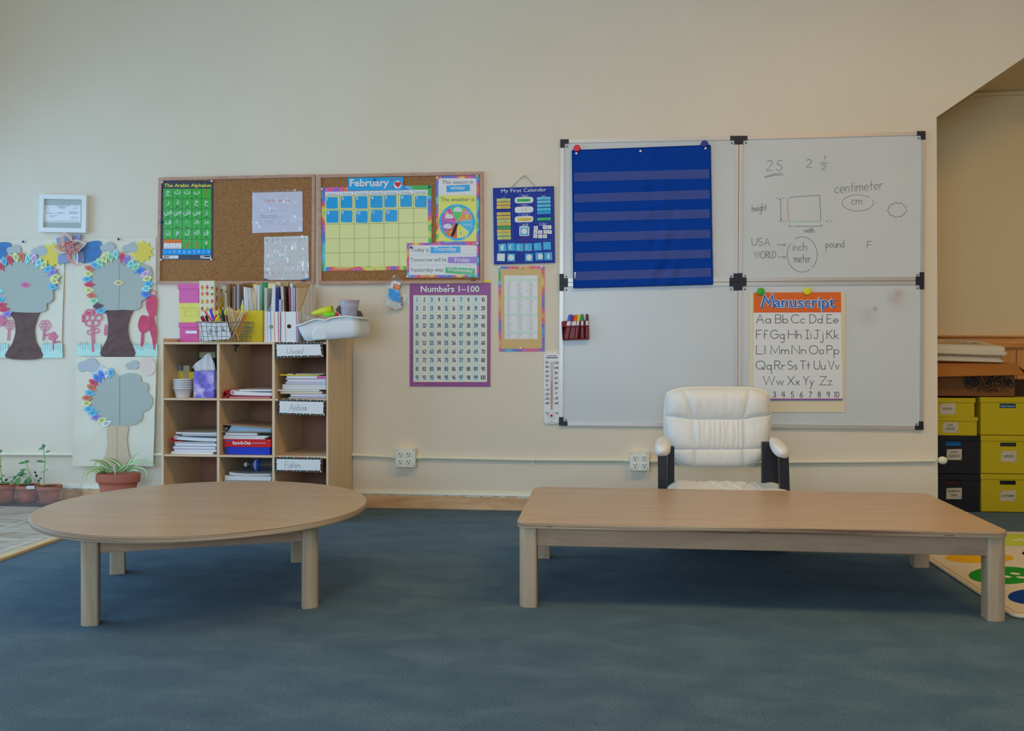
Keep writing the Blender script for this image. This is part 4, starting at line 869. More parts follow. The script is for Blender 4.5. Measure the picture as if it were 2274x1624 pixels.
# ---------------------------------------------------------------- framed certificate
z = zm(0, 380, 3.867)
t = thing('picture_frame', WP(138, 517, 0), 'small white picture frame with a certificate above the paper flower', 'picture frame')
FQ = [(338, 200), (742, 206), (736, 530), (330, 522)]
s = Sheet(off=.02, z=z); s.slab([(350, 212), (730, 216), (726, 518), (342, 512)], .015, M((134, 140, 134), .6)); mb_ = s.build('mount_board', t)
s = Sheet(off=.0205, z=z); s.slab([(376, 296), (692, 292), (690, 442), (376, 440)], .0005, M((178, 184, 196), .5)); TT = M((110, 116, 130))
s.line(circ(406, 322, 15, n=14), 5, M((130, 150, 170)), 1, closed=True)
s.text('CERTIFICATE', 500, 316, 9, TT, x1=565, bold=.03); s.text('of instruction', 512, 325, 6, TT, x1=556)
for x0, x1, y in ((480, 600, 300), (640, 680, 302), (625, 668, 322), (390, 436, 358), (490, 542, 357), (592, 660, 350), (592, 680, 358), (592, 670, 366), (418, 500, 385), (418, 470, 394), (605, 640, 396), (645, 675, 394), (606, 672, 407), (385, 680, 430), (400, 560, 364)): s.line([(x0, y), (x1, y)], 3, TT, 1, dots=False)
s.build('certificate', mb_)
s = Sheet(off=.032, z=z); s.ring(FQ, 38, M((178, 180, 176), .45, .35), 0, .031); s.build('frame', t, bevel=.002)
s = Sheet(off=.026, z=z); s.fill([(360, 225), (720, 228), (716, 506), (355, 500)], film(.05, .08, name='frame_glass', diff=0), 0); s.build('glass', t)

# ---------------------------------------------------------------- children's paper tree posters
KRAFT = M((183, 171, 154), .7, .2, bump=.6, bscale=7, vary=.07, vscale=6)
SAGE = M((136, 141, 134), .75, .15, bump=.5, bscale=8, vary=.05, vscale=7); GREYP = M((140, 146, 144), .75, .15); BARK = M((84, 66, 64), .8, .1, bump=.8, bscale=30, vary=.4, vscale=26)
GRASSM = M((150, 192, 170), .7, .15); PINK = M((196, 96, 116), .7, .1, vary=.28, vscale=45); PINK2 = M((186, 66, 88), .7, .1, vary=.35, vscale=30)
def paper(t, q, off=.004, warp=.003):
    s = Sheet(off=off)
    def f(u, v):
        p = s.P(lerpq(q, u, v)); e = 1-min(1, 6*min(u, 1-u)); p.y -= warp*(noise.noise((u*4, v*5, q[0][0]))+.35*abs(noise.noise((u*9, v*3, 2))))*1.0+.004*e*e*v
        return p
    s.grid(f, 36, 48, KRAFT); return s
def leafpts(x, y, L, w, a):
    c, n = cos(a), sin(a); prof = [(-.5, 0), (-.3, .30), (-.05, .5), (.2, .4), (.42, .1), (.62, .015), (.62, -.015), (.42, -.1), (.2, -.4), (-.05, -.5), (-.3, -.30)]
    return [(x+L*px*c-w*py*n, y+L*px*n+w*py*c) for px, py in prof]
LC = {'b': ((84, 150, 200), 'blue'), 'c': ((120, 184, 200), 'turquoise'), 'r': ((184, 64, 80), 'red'), 'o': ((196, 100, 76), 'orange'), 'y': ((186, 188, 120), 'yellow'), 'g': ((130, 184, 140), 'green'), 'v': ((126, 112, 176), 'purple'), 'p': ((190, 146, 190), 'lilac'), 'd': ((84, 66, 76), 'dark'), 'i': ((70, 110, 180), 'deep blue'), 'w': ((180, 184, 192), 'white'), 'k': ((196, 96, 130), 'pink'), 't': ((200, 164, 124), 'tan')}
def leaf(t, zz, x, y, L, w, a, c, off):
    s = Sheet(off=off+random.uniform(0, .002), z=zz); s.slab(leafpts(x, y, L, w, a), .0006, M(LC[c][0], .6, .2))
    for k in (-.14, .10): s.line([(x-L*.18*cos(a)-k*w*sin(a), y-L*.18*sin(a)+k*w*cos(a)), (x+L*.2*cos(a)-k*w*sin(a), y+L*.2*sin(a)+k*w*cos(a))], w*.09, M((60, 62, 70)), 1, dots=False)
    s.build('paper_leaf', t, label=LC[c][1]+' paper leaf')
def cutout(t, zz, pts, m, nm, off, lab=None, n=5):
    s = Sheet(off=off, z=zz); s.slab(smooth_closed(pts, n) if n else pts, .0008, m); return s.build(nm, t, label=lab)
CLOUD = [(-70, 20), (-74, -8), (-48, -30), (-20, -34), (0, -52), (36, -52), (58, -32), (72, -8), (62, 22), (40, 40), (10, 42), (-10, 30), (-40, 40), (-60, 38)]
def cloud(t, zz, x, y, k, off, m=GREYP, flip=1): cutout(t, zz, [(x+flip*a*k, y+b*k) for a, b in CLOUD], m, 'cloud', off, 'grey paper cloud')
def sun(t, zz, x, y, r, off):
    s = Sheet(off=off, z=zz); s.slab([(x+(r*1.32 if i % 2 else r*.98)*cos(i*pi/10), y+(r*1.32 if i % 2 else r*.98)*sin(i*pi/10)) for i in range(20)], .0008, M((204, 182, 70), .6)); s.build('sun_rays', t, label='yellow paper sun rays')
    s = Sheet(off=off+.0015, z=zz); s.slab(circ(x, y, r, n=30), .0008, M((192, 160, 66), .6)); s.build('sun_disc', t, label='golden paper sun')
def grass(s, x0, x1, yt, yb, dens):
    s.fill([(x0, yt+30), (x1, yt+15), (x1, yb), (x0, yb)], GRASSM, 3)
    for i in range(dens):
        x = x0+(x1-x0)*(i+.3)/dens; s.fill([(x-7, yb-20), (x-2, yt+random.uniform(-10, 30)), (x+2, yt+random.uniform(0, 30)), (x+9, yb-20)], GRASSM, 3.2); s.line([(x+9, yt+random.uniform(0, 25)), (x+11, yb-random.uniform(45, 75))], 3.5, M((100, 120, 120)), 3.5, dots=False)
def flower(s, x, y, r, solid, m=PINK):
    if solid: s.fill(smooth_closed([(x+r*(1+.2*cos(5*a))*cos(a), y+r*(1+.2*cos(5*a))*sin(a)) for a in [i*2*pi/15 for i in range(15)]], 2), m, 4)
    else:
        for i in range(6): s.line(circ(x+r*.7*cos(i*pi/3), y+r*.7*sin(i*pi/3), r*.42, r*.34, 12), r*.16, m, 4, closed=True)
        s.line(circ(x, y, r*.35, n=12), r*.14, m, 4, closed=True)
def wave(yb): return yb
# middle tree
z = zm(0, 380, 3.867)
t = thing('tree_poster', WP(258, 798, 0), 'paper tree artwork with dark trunk hanging beside the left cork board', 'artwork', 'paper tree artworks on the wall')
s = paper(t, [(166, 530.5), (346, 527.2), (349, 793), (169, 794)]); s.z = z
s.Y -= .006
s.fill(smooth_closed([(700, 650), (760, 610), (850, 600), (870, 640), (860, 720), (800, 770), (710, 790), (690, 720)]), M((62, 98, 140), .7, .1, vary=.3, vscale=22), 3)
grass(s, 658, 866, 1465, 1590, 11); grass(s, 1142, 1352, 1470, 1592, 12)
flower(s, 790, 1260, 75, False, PINK); s.line([(790, 1330), (795, 1440), (800, 1545)], 24, PINK, 4); s.line(circ(775, 1385, 26, 20, 12), 9, PINK, 4, closed=True); s.line(circ(825, 1370, 24, 20, 12), 9, PINK, 4, closed=True)
s.fill(smooth_closed([(905, 1315), (918, 1330), (918, 1400), (895, 1410), (893, 1360)]), PINK, 4); s.line([(735, 1225), (800, 1215)], 26, PINK2, 4); s.line([(715, 1240), (715, 1290)], 22, PINK2, 4)
s.fill(smooth_closed([(1190, 1290), (1215, 1240), (1270, 1250), (1300, 1290), (1270, 1370), (1215, 1390), (1185, 1340)]), PINK2, 4)
s.fill(smooth_closed([(1260, 1100), (1310, 1060), (1345, 1100), (1340, 1220), (1325, 1260), (1345, 1360), (1345, 1400), (1335, 1525), (1315, 1520), (1305, 1440), (1275, 1330), (1280, 1240), (1255, 1180)], 4), PINK2, 4); s.line([(1225, 1370), (1218, 1500)], 22, PINK2, 4); s.line(circ(1310, 1050, 28, 24, 12), 9, PINK, 4, closed=True)
s.build('kraft_paper', t)
cutout(t, z, [(905, 1190), (1128, 1185), (1120, 1250), (1098, 1340), (1110, 1440), (1152, 1592), (868, 1588), (918, 1440), (930, 1340), (918, 1240)], BARK, 'trunk', .0125, 'dark painted paper trunk', 4)
CR = [(820, 800), (905, 790), (970, 765), (1070, 760), (1140, 770), (1230, 800), (1290, 830), (1305, 890), (1290, 950), (1290, 1020), (1255, 1090), (1215, 1120), (1205, 1170), (1150, 1195), (1050, 1192), (960, 1196), (890, 1185), (850, 1130), (800, 1090), (788, 1000), (795, 900)]
cr_ = cutout(t, z, CR, SAGE, 'crown', .0145, 'sage green paper crown'); s = Sheet(off=.0148, z=z); s.line([(1022, 775), (1026, 980), (1018, 1185)], 3, M((84, 100, 92)), 1, dots=False); s.build('fold_line', cr_)
sun(t, z, 1220, 692, 77, .009)
cloud(t, z, 925, 655, .88, .0115); cloud(t, z, 1118, 662, .92, .0115)
for x, y, a, c in ((765, 835, .3, 'o'), (812, 808, .5, 'b'), (858, 785, .9, 'g'), (895, 752, 1.1, 'y'), (945, 735, 1.25, 'g'), (992, 715, 1.35, 'c'), (1045, 740, 1.7, 'r'), (1080, 760, 2.0, 'v'), (1122, 795, 2.2, 'c'), (1168, 820, 2.5, 'g'), (1202, 855, 2.7, 'i'), (1245, 885, -.6, 'p'), (1262, 925, -.3, 'y'), (1272, 968, 0, 'b'), (1255, 1010, -.1, 'c'), (1250, 1060, .25, 'i'), (757, 883, .05, 'y'), (748, 930, 0, 'b'), (765, 975, 0, 'r'), (762, 1022, 0, 'y'), (785, 1070, .05, 'o'), (805, 1115, -.1, 'g'), (838, 1160, -.15, 'd'), (868, 1200, -.1, 'b'), (1018, 960, 0, 't')): leaf(t, z, x, y, 92, 52, a, c, .0165)
# left tree (runs out of the picture)
t = thing('tree_poster', WP(50, 798, 0), 'paper tree artwork cut by the left edge, below and left of the paper flower', 'artwork', 'paper tree artworks on the wall')
s = paper(t, [(-62, 533), (145, 531), (137, 796), (-64, 796)]); s.z = z; s.Y -= .006
s.fill(smooth_closed([(-60, 640), (0, 615), (60, 612), (95, 630), (70, 690), (30, 740), (-60, 760)]), M((62, 98, 140), .7, .1, vary=.3, vscale=22), 3)
grass(s, -90, 72, 1470, 1605, 8); grass(s, 355, 538, 1465, 1605, 10)
flower(s, 385, 1325, 44, False); s.line([(378, 1360), (370, 1450)], 15, PINK, 4); s.line([(378, 1415), (398, 1405)], 12, PINK, 4)
flower(s, 450, 1420, 38, True); s.line([(458, 1450), (458, 1530)], 12, PINK2, 4); s.line([(460, 1470), (510, 1465)], 10, PINK2, 4)
flower(s, 82, 1320, 40, False); s.line([(75, 1360), (68, 1450)], 14, PINK, 4); flower(s, 5, 1280, 44, True); s.line([(0, 1330), (30, 1320)], 10, PINK, 4)
s.build('kraft_paper', t)
cutout(t, z, [(98, 1205), (322, 1205), (318, 1270), (296, 1360), (310, 1470), (358, 1605), (52, 1605), (105, 1480), (132, 1380), (125, 1290)], BARK, 'trunk', .0125, 'dark painted paper trunk', 4)
CL = [(-90, 880), (-20, 830), (60, 820), (100, 785), (200, 770), (300, 775), (380, 800), (450, 840), (500, 890), (505, 940), (470, 990), (455, 1040), (458, 1090), (430, 1130), (400, 1140), (398, 1190), (340, 1215), (200, 1215), (60, 1205), (0, 1180), (-60, 1100), (-100, 1000)]
cutout(t, z, CL, SAGE, 'crown', .0145, 'sage green paper crown'); sun(t, z, 448, 722, 84, .009); cloud(t, z, 120, 678, .85, .0115); cloud(t, z, 338, 690, .95, .0115)
for x, y, a, c in ((5, 818, .9, 'r'), (35, 775, 1.3, 'b'), (82, 762, 1.2, 'r'), (135, 740, 1.3, 'y'), (185, 735, 1.4, 'o'), (238, 752, 1.75, 'c'), (290, 748, 1.8, 'p'), (330, 785, 2.0, 'c'), (375, 805, 2.1, 'y'), (412, 840, 2.5, 'b'), (450, 868, 2.5, 'v'), (475, 910, -.2, 'y'), (465, 945, .4, 'y'), (452, 995, .25, 'b'), (215, 978, -.05, 'k'), (-5, 1110, -.4, 'b'), (10, 1155, -.3, 'r'), (35, 1190, -.2, 'r'), (62, 1228, -.4, 'v'), (-15, 1030, 0, 'c')): leaf(t, z, x, y, 92, 52, a, c, .0165)
# lower tree
z2 = zm(0, 760, 3.008)
t = thing('tree_poster', WP(255, 1035, 0), 'unpainted paper tree artwork with tan trunk behind the spider plant', 'artwork', 'paper tree artworks on the wall')
s = paper(t, [(171, 793), (348, 793), (341, 1036), (161, 1036)], .0285, .003); s.build('kraft_paper', t)
TAN = M((166, 146, 122), .75, .15)
cutout(t, z2, [(722, 556), (850, 556), (848, 640), (855, 720), (880, 810), (888, 826), (672, 826), (700, 760), (716, 680)], TAN, 'trunk', .0340, 'tan paper trunk', 3)
s = Sheet(off=.0345, z=z2); s.line([(783, 560), (782, 820)], 2.5, M((140, 122, 102)), 1, dots=False); s.build('fold_line', t)
C3 = [(660, 290), (710, 225), (760, 212), (800, 225), (850, 208), (910, 212), (940, 235), (945, 265), (985, 275), (993, 310), (985, 335), (1015, 370), (1015, 420), (990, 455), (955, 470), (950, 510), (910, 545), (850, 556), (740, 556), (680, 530), (640, 470), (610, 410), (625, 340)]
cr_ = cutout(t, z2, C3, SAGE, 'crown', .0355, 'sage green paper crown', 4); s = Sheet(off=.0358, z=z2); s.line([(800, 228), (800, 556)], 3, M((84, 100, 92)), 1, dots=False); s.build('fold_line', cr_)
cutout(t, z2, [(985+56*cos(i*pi/8), 162+64*sin(i*pi/8)) for i in range(16)], M((196, 160, 148), .7), 'paper_disc', .0335, 'pink paper sun', 2)
cloud(t, z2, 590, 158, .98, .0335, M((142, 146, 150), .75)); cloud(t, z2, 885, 155, .62, .0345); cloud(t, z2, 655, 190, .7, .0325, M((158, 164, 166), .7))
for x, y, a, c in ((740, 205, 1.75, 'b'), (708, 205, 1.6, 'w'), (678, 218, 1.0, 'i'), (648, 243, .85, 'i'), (622, 270, .6, 'r'), (610, 303, .5, 'o'), (598, 340, .3, 'b'), (580, 373, .05, 'o'), (578, 410, -.15, 'y'), (592, 447, -.15, 'b'), (620, 472, -.25, 'b'), (640, 503, -.25, 'v'), (678, 522, -.35, 'y'), (708, 543, -.35, 'w')): leaf(t, z2, x, y, 72, 42, a, c, .0375)
for x, y, off, l in ((205, 608, .008, 'top of the artwork at the left edge'), (1023, 586, .008, 'top of the dark trunk tree artwork in the middle')): pin(*z(x, y), off, PD, f'dark push pin at the {l}')

# ---------------------------------------------------------------- folded paper flower
z = zm(0, 380, 3.867)
t = thing('paper_flower', WP(157, 585, .03), 'pink and slate blue folded paper flower on the wall below the white frame', 'decoration')
SLATE = M((112, 122, 150), .6, .2); ROSE = M((186, 134, 130), .55, .2); ROSEL = M((196, 164, 164), .55, .2)
sq = Sheet(off=.016, z=z)
for pts in ([(482, 575), (560, 560), (600, 640), (490, 625)], [(620, 550), (692, 545), (690, 610), (620, 640)], [(498, 720), (580, 700), (590, 785), (496, 796)], [(640, 705), (715, 695), (722, 778), (650, 776)]): sq.slab(pts, .004, SLATE)
sq.build('square_backing', t, bevel=.0005)
C0 = (610, 657)
def petal(ang, L, w, m, m2, off):
    s = Sheet(off=off, z=z)
    def outer(sd, k):
        return [(C0[0]+cos(ang)*L*u-sd*sin(ang)*w*k*sin(pi*min(1, u**.8))**.9, C0[1]+sin(ang)*L*u+sd*cos(ang)*w*k*sin(pi*min(1, u**.8))**.9) for u in [i/12 for i in range(13)]]
    for sd, mm in ((1, m), (-1, m2)):
        o = outer(sd, 1); i_ = [(C0[0]+cos(ang)*L*(.12+.72*u)-sd*sin(ang)*w*.55*sin(pi*u), C0[1]+sin(ang)*L*(.12+.72*u)+sd*cos(ang)*w*.55*sin(pi*u)) for u in [j/12 for j in range(13)]]
        n = 13; vs = [s.P(p) for p in o+i_]
        for k, v in enumerate(vs): v.y -= .018*sin(pi*(k % n)/(n-1))*(1 if k < n else .25)
        s.add(vs, [[k, k+1, n+k+1, n+k] for k in range(n-1)], mm)
    s.build('petal', t, solid=.0006)
for a, L, w in ((-2.0, 150, 52), (-.25, 140, 52), (1.25, 168, 52), (3.05, 148, 50)): petal(a, L, w, ROSE, ROSEL, .02)
for a, L, w in ((-2.2, 70, 26), (-1.2, 66, 26), (-.2, 80, 28), (.9, 78, 26), (1.9, 66, 26), (2.9, 92, 26)): petal(a, L, w, ROSE, M((170, 100, 96), .55), .027)
b = MB(); b.lathe([(.004, 0), (.006, .004), (.004, .008), (0, .009)], at_y(*z(612, 657), D-.032), M((90, 104, 150), .4), 12, axis=Vector((0, -1, 0))); b.build('centre_bead', t)

# ---------------------------------------------------------------- bag of cards
z = zm(840, 600, 16.24)
t = thing('clear_bag', WP(880, 690, 0), 'clear plastic bag of blue and orange cards pinned under the right cork board', 'bag')
def bag(sgn):
    s = Sheet(off=.03, z=z)
    left, right = [(600, 180), (420, 330), (280, 500), (300, 620), (330, 800), (320, 1000), (280, 1250), (290, 1340)], [(640, 170), (860, 360), (900, 560), (1020, 800), (1130, 1050), (1110, 1230), (900, 1400), (640, 1470)]
    def f(u, v):
        k = v*7; i = min(6, int(k)); f_ = k-i
        l = (left[i][0]*(1-f_)+left[i+1][0]*f_, left[i][1]*(1-f_)+left[i+1][1]*f_); r = (right[i][0]*(1-f_)+right[i+1][0]*f_, right[i][1]*(1-f_)+right[i+1][1]*f_)
        p = s.P((l[0]*(1-u)+r[0]*u, l[1]*(1-u)+r[1]*u)); p.y += -sgn*.012*sin(pi*u)*sin(pi*min(1, v*1.0))**.5+.003*noise.noise((u*6, v*9, sgn)); return p
    s.grid(f, 20, 28, film(.1, .25, name='bag_film', diff=.04)); return s
g1 = bag(1); g2 = bag(-1); b = len(g1.v); g1.v += g2.v; g1.f += [[k+b for k in f] for f in g2.f]; g1.mi += g2.mi; g1.sm += g2.sm; g1.build('bag_film', t)
for pts, c, off, l in (([(590, 375), (820, 455), (790, 560), (700, 720), (420, 640), (470, 430)], (186, 184, 190), .026, 'white card behind the orange square'), ([(560, 475), (785, 550), (740, 720), (515, 655)], (200, 90, 20), .028, 'orange square card'), ([(390, 650), (760, 760), (745, 1170), (500, 1090), (340, 1010)], (16, 118, 184), .031, 'blue card'), ([(335, 1020), (740, 1170), (880, 1350), (640, 1440), (285, 1270)], (160, 158, 152), .027, 'pale grey card'), ([(285, 1280), (510, 1400), (440, 1440), (300, 1440)], (170, 140, 120), .029, 'printed card'), ([(800, 960), (865, 965), (870, 1290), (820, 1290)], (40, 90, 140), .027, 'dark blue card')):
    s = Sheet(off=off, z=z); s.slab(pts, .0012, M(c, .4)); 
    if 'blue card' == l: s.text('SS', 350, 1010, 80, M((170, 200, 220)), 1, x1=460, slope=.3)
    tag(s.build('card'), l+' inside the hanging clear bag', 'card', 'cards in the hanging bag')
pin(*z(585, 240), .034, (150, 160, 190), 'push pin holding the clear bag of cards')

# ---------------------------------------------------------------- plants
TERRA = M((136, 78, 62), .75, .2, bump=.2, bscale=60, vary=.12, vscale=12); SOIL = M((56, 42, 34), .95, .05, bump=.8, bscale=60)
def pot(t, x, y, z0, r, h, rim, n=32, sy=1):
    b = MB(); k = r
    b.lathe([(k*.68, 0), (k*.9, h*.72), (k*.9, h*.72), (k, h*.73), (k*1.02, h*.78), (k*1.04, h*.97), (k*1.02, h), (k*.93, h), (k*.9, h*.9)], (x, y, z0), TERRA, n, sy=sy); b.build('pot', t)
    b = MB(); b.lathe([(k*.91, 0), (k*.6, .006), (0, .01)], (x, y, z0+h*.88), SOIL, n, sy=sy); b.build('soil', t)
GRN = M((74, 112, 62), .5, .3); GRN2 = M((60, 96, 66), .5, .3); STEMM = M((104, 136, 76), .5, .3)
def leaf3(b, p, d, L, w, droop, m):
    d = Vector(d).normalized(); side = d.cross(Vector((.15, -1, .5))); side = side.normalized() if side.length > .01 else Vector((1, 0, 0)); vs = []
    for i in range(7):
        u = i/6; c = p+d*L*u+Vector((0, 0, -droop*L*u*u)); ww = w*sin(pi*min(.97, max(.05, u))**.9)/2
        vs += [c-side*ww+Vector((0, -.12*ww, 0)), c, c+side*ww+Vector((0, -.12*ww, 0))]
    b.add(vs, [[i*3+j, i*3+j+1, i*3+j+4, i*3+j+3] for i in range(6) for j in range(2)], m, True)
zp = zm(0, 960, 5.6); YP = 4.875
def plant(pxl, pxr, pyt, pyb, Yc, label, stems, leaves):
    cxp = (pxl+pxr)/2; p = at_y(cxp, pyb, Yc); r = (at_y(pxr, pyt, Yc).x-at_y(pxl, pyt, Yc).x)/2*.97; h = at_y(cxp, pyt, Yc).z-.022
    t = thing('potted_plant', (p.x, Yc, .004), label, 'potted plant', 'potted plants on the tiles')
    b = MB(); b.lathe([(r*.7, 0), (r*.95, .016), (r*1.0, .018), (r*.93, .02), (r*.7, .006)], (p.x, Yc, .004), TERRA, 28); b.build('saucer', t)
    pot(t, p.x, Yc, .018, r/1.03, h, .02)
    b = MB()
    for st in stems: b.tube([at_y(*zp(x, y), Yc+dy) for x, y, dy in st], [.0032]+[.0022]*(len(st)-1), STEMM, 6)
    b.build('stem', t); b = MB()
    for (x, y, dx, dz, L, w, c) in leaves:
        q = at_y(*zp(x, y), Yc+random.uniform(-.02, .02)); leaf3(b, q, (dx, random.uniform(-.5, .1), dz), L, w, .25, (GRN, GRN2, BLACK)[c])
    b.build('leaves', t)
plant(84, 135, 1077, 1121, YP-.035, 'rightmost terracotta pot on the tiles with a tall leafy shoot', [[(560, 670, 0), (545, 600, 0), (552, 480, 0), (560, 360, 0), (548, 270, 0), (540, 200, 0)], [(525, 675, 0), (470, 620, -.01), (400, 560, -.02), (360, 500, -.02), (340, 430, -.02), (325, 380, -.02)]],
      [(540, 205, -1, .1, .032, .018, 0), (538, 205, .1, 1, .036, .018, 1), (550, 190, .5, 1, .02, .01, 1), (565, 255, 1, .6, .036, .012, 1), (555, 375, -1, .5, .05, .016, 0), (565, 480, .8, .6, .024, .008, 1), (548, 490, -1, -.1, .02, .007, 0), (525, 580, -.6, .3, .018, .008, 2), (325, 380, -1, .15, .042, .016, 0), (325, 385, .2, .5, .026, .02, 1), (345, 380, .6, .8, .028, .010, 0), (460, 560, -.4, 1, .022, .016, 2), (440, 520, 0, 1, .022, .012, 2), (480, 590, .4, -.4, .02, .012, 2), (380, 560, -.2, -.4, .03, .02, 0), (430, 600, .6, .1, .02, .008, 0)])
plant(37, 85, 1075, 1120, YP-.0, 'middle terracotta pot on the tiles with a white tag and broad leaves', [[(355, 650, 0), (330, 560, 0), (250, 545, 0), (200, 545, 0), (90, 570, 0)], [(350, 600, 0), (370, 550, 0)]],
      [(330, 520, -1, 0, .05, .022, 0), (335, 470, -1, .2, .04, .014, 0), (300, 485, -.8, -.4, .045, .018, 1), (250, 560, -.3, -.7, .05, .034, 0), (340, 580, -.1, -.9, .045, .034, 0), (360, 560, .2, -.9, .036, .03, 1), (215, 535, -.8, -.8, .04, .016, 1), (210, 530, 1, .2, .03, .012, 0), (70, 545, -1, .2, .03, .010, 0)])
tg = bpy.data.objects['potted_plant.001'] if 'potted_plant.001' in bpy.data.objects else t
s = Sheet(Y=YP-.0-.074); s.slab(rect(59, 1079.5, 76.5, 1086.5), .001, PAPER); s.text('Spring mix', 66, 1084.5, 2, TT, x1=75); s.build('name_tag', tg)
plant(-19, 35, 1073, 1122, YP-.035, 'leftmost terracotta pot on the tiles, cut by the picture edge', [[(20, 650, 0), (25, 600, 0), (15, 520, 0), (5, 420, 0), (10, 300, 0)]],
      [(5, 260, .3, .9, .03, .014, 1), (8, 430, .6, .3, .02, .012, 1), (10, 540, 1, .2, .04, .012, 0), (20, 590, -.6, .2, .03, .03, 0), (110, 630, 1, .1, .03, .03, 0), (90, 640, -.6, -.1, .03, .028, 0), (60, 610, .4, .4, .025, .016, 2), (30, 640, .2, .6, .025, .018, 0), (-20, 560, -1, 0, .04, .014, 1)])
# plastic sleeve standing around the pots
pa, pb = at_y(-60, 1085, YP-.115), at_y(139, 1085, YP-.115)
b = MB(); FS = film(.15, .3, name='planter_sleeve', diff=.10)
zz0, zz1 = .006, at_y(100, 1083, YP-.115).z
b.add([(pa.x, YP-.115, zz0), (pb.x, YP-.115, zz0), (pb.x, YP-.115, zz1), (pa.x, YP-.115, zz1), (pb.x+.004, YP+.06, zz0), (pb.x+.004, YP+.06, zz1)], [[0, 1, 2, 3], [1, 4, 5, 2]], FS)
b.box(pa.x, pb.x, YP-.118, YP+.06, .0035, .006, M((70, 66, 70), .5))
tag(b.build('plastic_planter'), 'clear plastic tray wall standing around the small terracotta pots', 'planter')
# spider plant
Ys = 4.80; c = at_y(262, 1056, Ys)
t = thing('potted_plant', (c.x, Ys, 0), 'spider plant with striped leaves in an oval terracotta planter behind the round table', 'potted plant')
r = (at_y(309.5, 1052, Ys).x-at_y(214.5, 1052, Ys).x)/2; zt = at_y(262, 1051, Ys).z
zb = .0125
pot(t, c.x, Ys, zb, r/1.03, zt-zb, .02, 40, .62)
STR1 = M((80, 124, 56), .45, .3); STR2 = M((186, 196, 150), .45, .3)
b = MB(); zq = zm(0, 960, 5.6)
def blade(pts, w):
    P_ = []
    for i in range(len(pts)-1):
        a, e = pts[i], pts[i+1]
        for k in range(6): u = k/6; P_.append((a[0]*(1-u)+e[0]*u, a[1]*(1-u)+e[1]*u, a[2]*(1-u)+e[2]*u))
    P_.append(pts[-1])
    for _ in range(4): P_ = [P_[0]]+[tuple((P_[i-1][k]+2*P_[i][k]+P_[i+1][k])/4 for k in range(3)) for i in range(1, len(P_)-1)]+[P_[-1]]
    V = [at_y(*zq(x, y), Ys+d) for x, y, d in P_]; n = len(V); vs = []
    for i, p in enumerate(V):
        d = (V[min(i+1, n-1)]-V[max(0, i-1)]).normalized(); sd = d.cross(Vector((0, -1, .35))).normalized(); u = i/(n-1); ww = w*(1-u**3)*.5*(.6+.4*min(1, u*5))
        vs += [p-sd*ww, p-sd*ww*.35+Vector((0, .001, 0)), p+sd*ww*.35+Vector((0, .001, 0)), p+sd*ww]
    for j, m in ((0, STR1), (1, STR2), (2, STR1)): b.add(vs, [[i*4+j, i*4+j+1, i*4+j+5, i*4+j+4] for i in range(n-1)], m, True)
for pts, w in (([(1360, 500, 0), (1300, 380, -.02), (1200, 350, -.05), (1100, 350, -.08)], .016), ([(1350, 500, 0), (1250, 440, -.03), (1120, 450, -.06), (1050, 500, -.08), (1020, 640, -.09)], .014), ([(1370, 500, 0), (1280, 470, -.03), (1130, 480, -.06), (1060, 550, -.08), (1095, 600, -.09)], .012), ([(1380, 500, 0), (1330, 400, .0), (1230, 350, -.02), (1170, 420, -.03), (1200, 520, -.05)], .016),
    ([(1480, 500, 0), (1560, 460, -.03), (1620, 340, -.04), (1750, 235, -.05)], .018), ([(1500, 500, 0), (1600, 400, -.04), (1760, 350, -.06), (1880, 380, -.07), (1935, 430, -.08)], .014), ([(1550, 490, 0), (1640, 430, -.03), (1790, 450, -.05), (1830, 530, -.06), (1790, 600, -.07)], .012), ([(1540, 500, 0), (1470, 390, 0), (1380, 340, -.02), (1300, 330, -.03)], .024), ([(1450, 500, 0), (1430, 420, -.06), (1410, 420, -.09), (1440, 570, -.1)], .016),
    ([(1300, 510, 0), (1230, 480, -.05), (1180, 520, -.08), (1190, 580, -.09)], .012), ([(1330, 505, 0), (1270, 470, -.04), (1200, 490, -.07)], .014), ([(1580, 500, 0), (1640, 470, -.04), (1700, 470, -.06), (1720, 500, -.07)], .014), ([(1390, 500, 0), (1375, 440, -.03), (1365, 400, -.04)], .014), ([(1560, 490, .01), (1620, 380, .01), (1680, 300, .01)], .014), ([(1420, 500, 0), (1520, 440, -.05), (1580, 400, -.07)], .016), ([(1340, 510, 0), (1310, 440, .01), (1240, 400, .02)], .016)): blade(pts, w)
b.build('leaves', t)
# ---------------------------------------------------------------- bookcase
YF = D-.03-.0
xb = at_y(782, 900, D-.022).x
# front plane: where the ray through the front right edge meets the side panel
rr = ray(729, 900); YF = rr.y*(xb/rr.x)
def BX(px): return at_y(px, 900, YF).x
def BZ(py): return at_y(545, py, YF).z
xl0, xl1 = BX(358.6), BX(363.4); xr0, xr1 = BX(724.3), xb
d1, d2 = (BX(481), BX(486.9)), (BX(603.9), BX(609.7))
sh = [(BZ(760), BZ(765)), (BZ(885.8), BZ(890.4)), (BZ(1012), BZ(1016.6)), (.075, .088)]   # top, bottom (last: base)
zt_ = BZ(751.5); YBK = D-.022
t = thing('bookcase', ((xl0+xr1)/2, YF, 0), 'light birch cubby bookcase with nine open compartments against the wall', 'bookcase')
b = MB(); b.box(xl0, xl1, YF, YBK, 0, zt_, SHELF); b.build('side_panel', t, bevel=.003)
b = MB(); b.box(xr0, xr1, YF, YBK, 0, zt_, SHELF)
for y in (.1, .22, .36):
    for py in (765, 884, 990, 1040): b.lathe([(.0035, 0), (.002, .0006), (0, .0006)], (xr1, YF+y, BZ(py)), M((120, 96, 70)), 8, axis=Vector((1, 0, 0)))
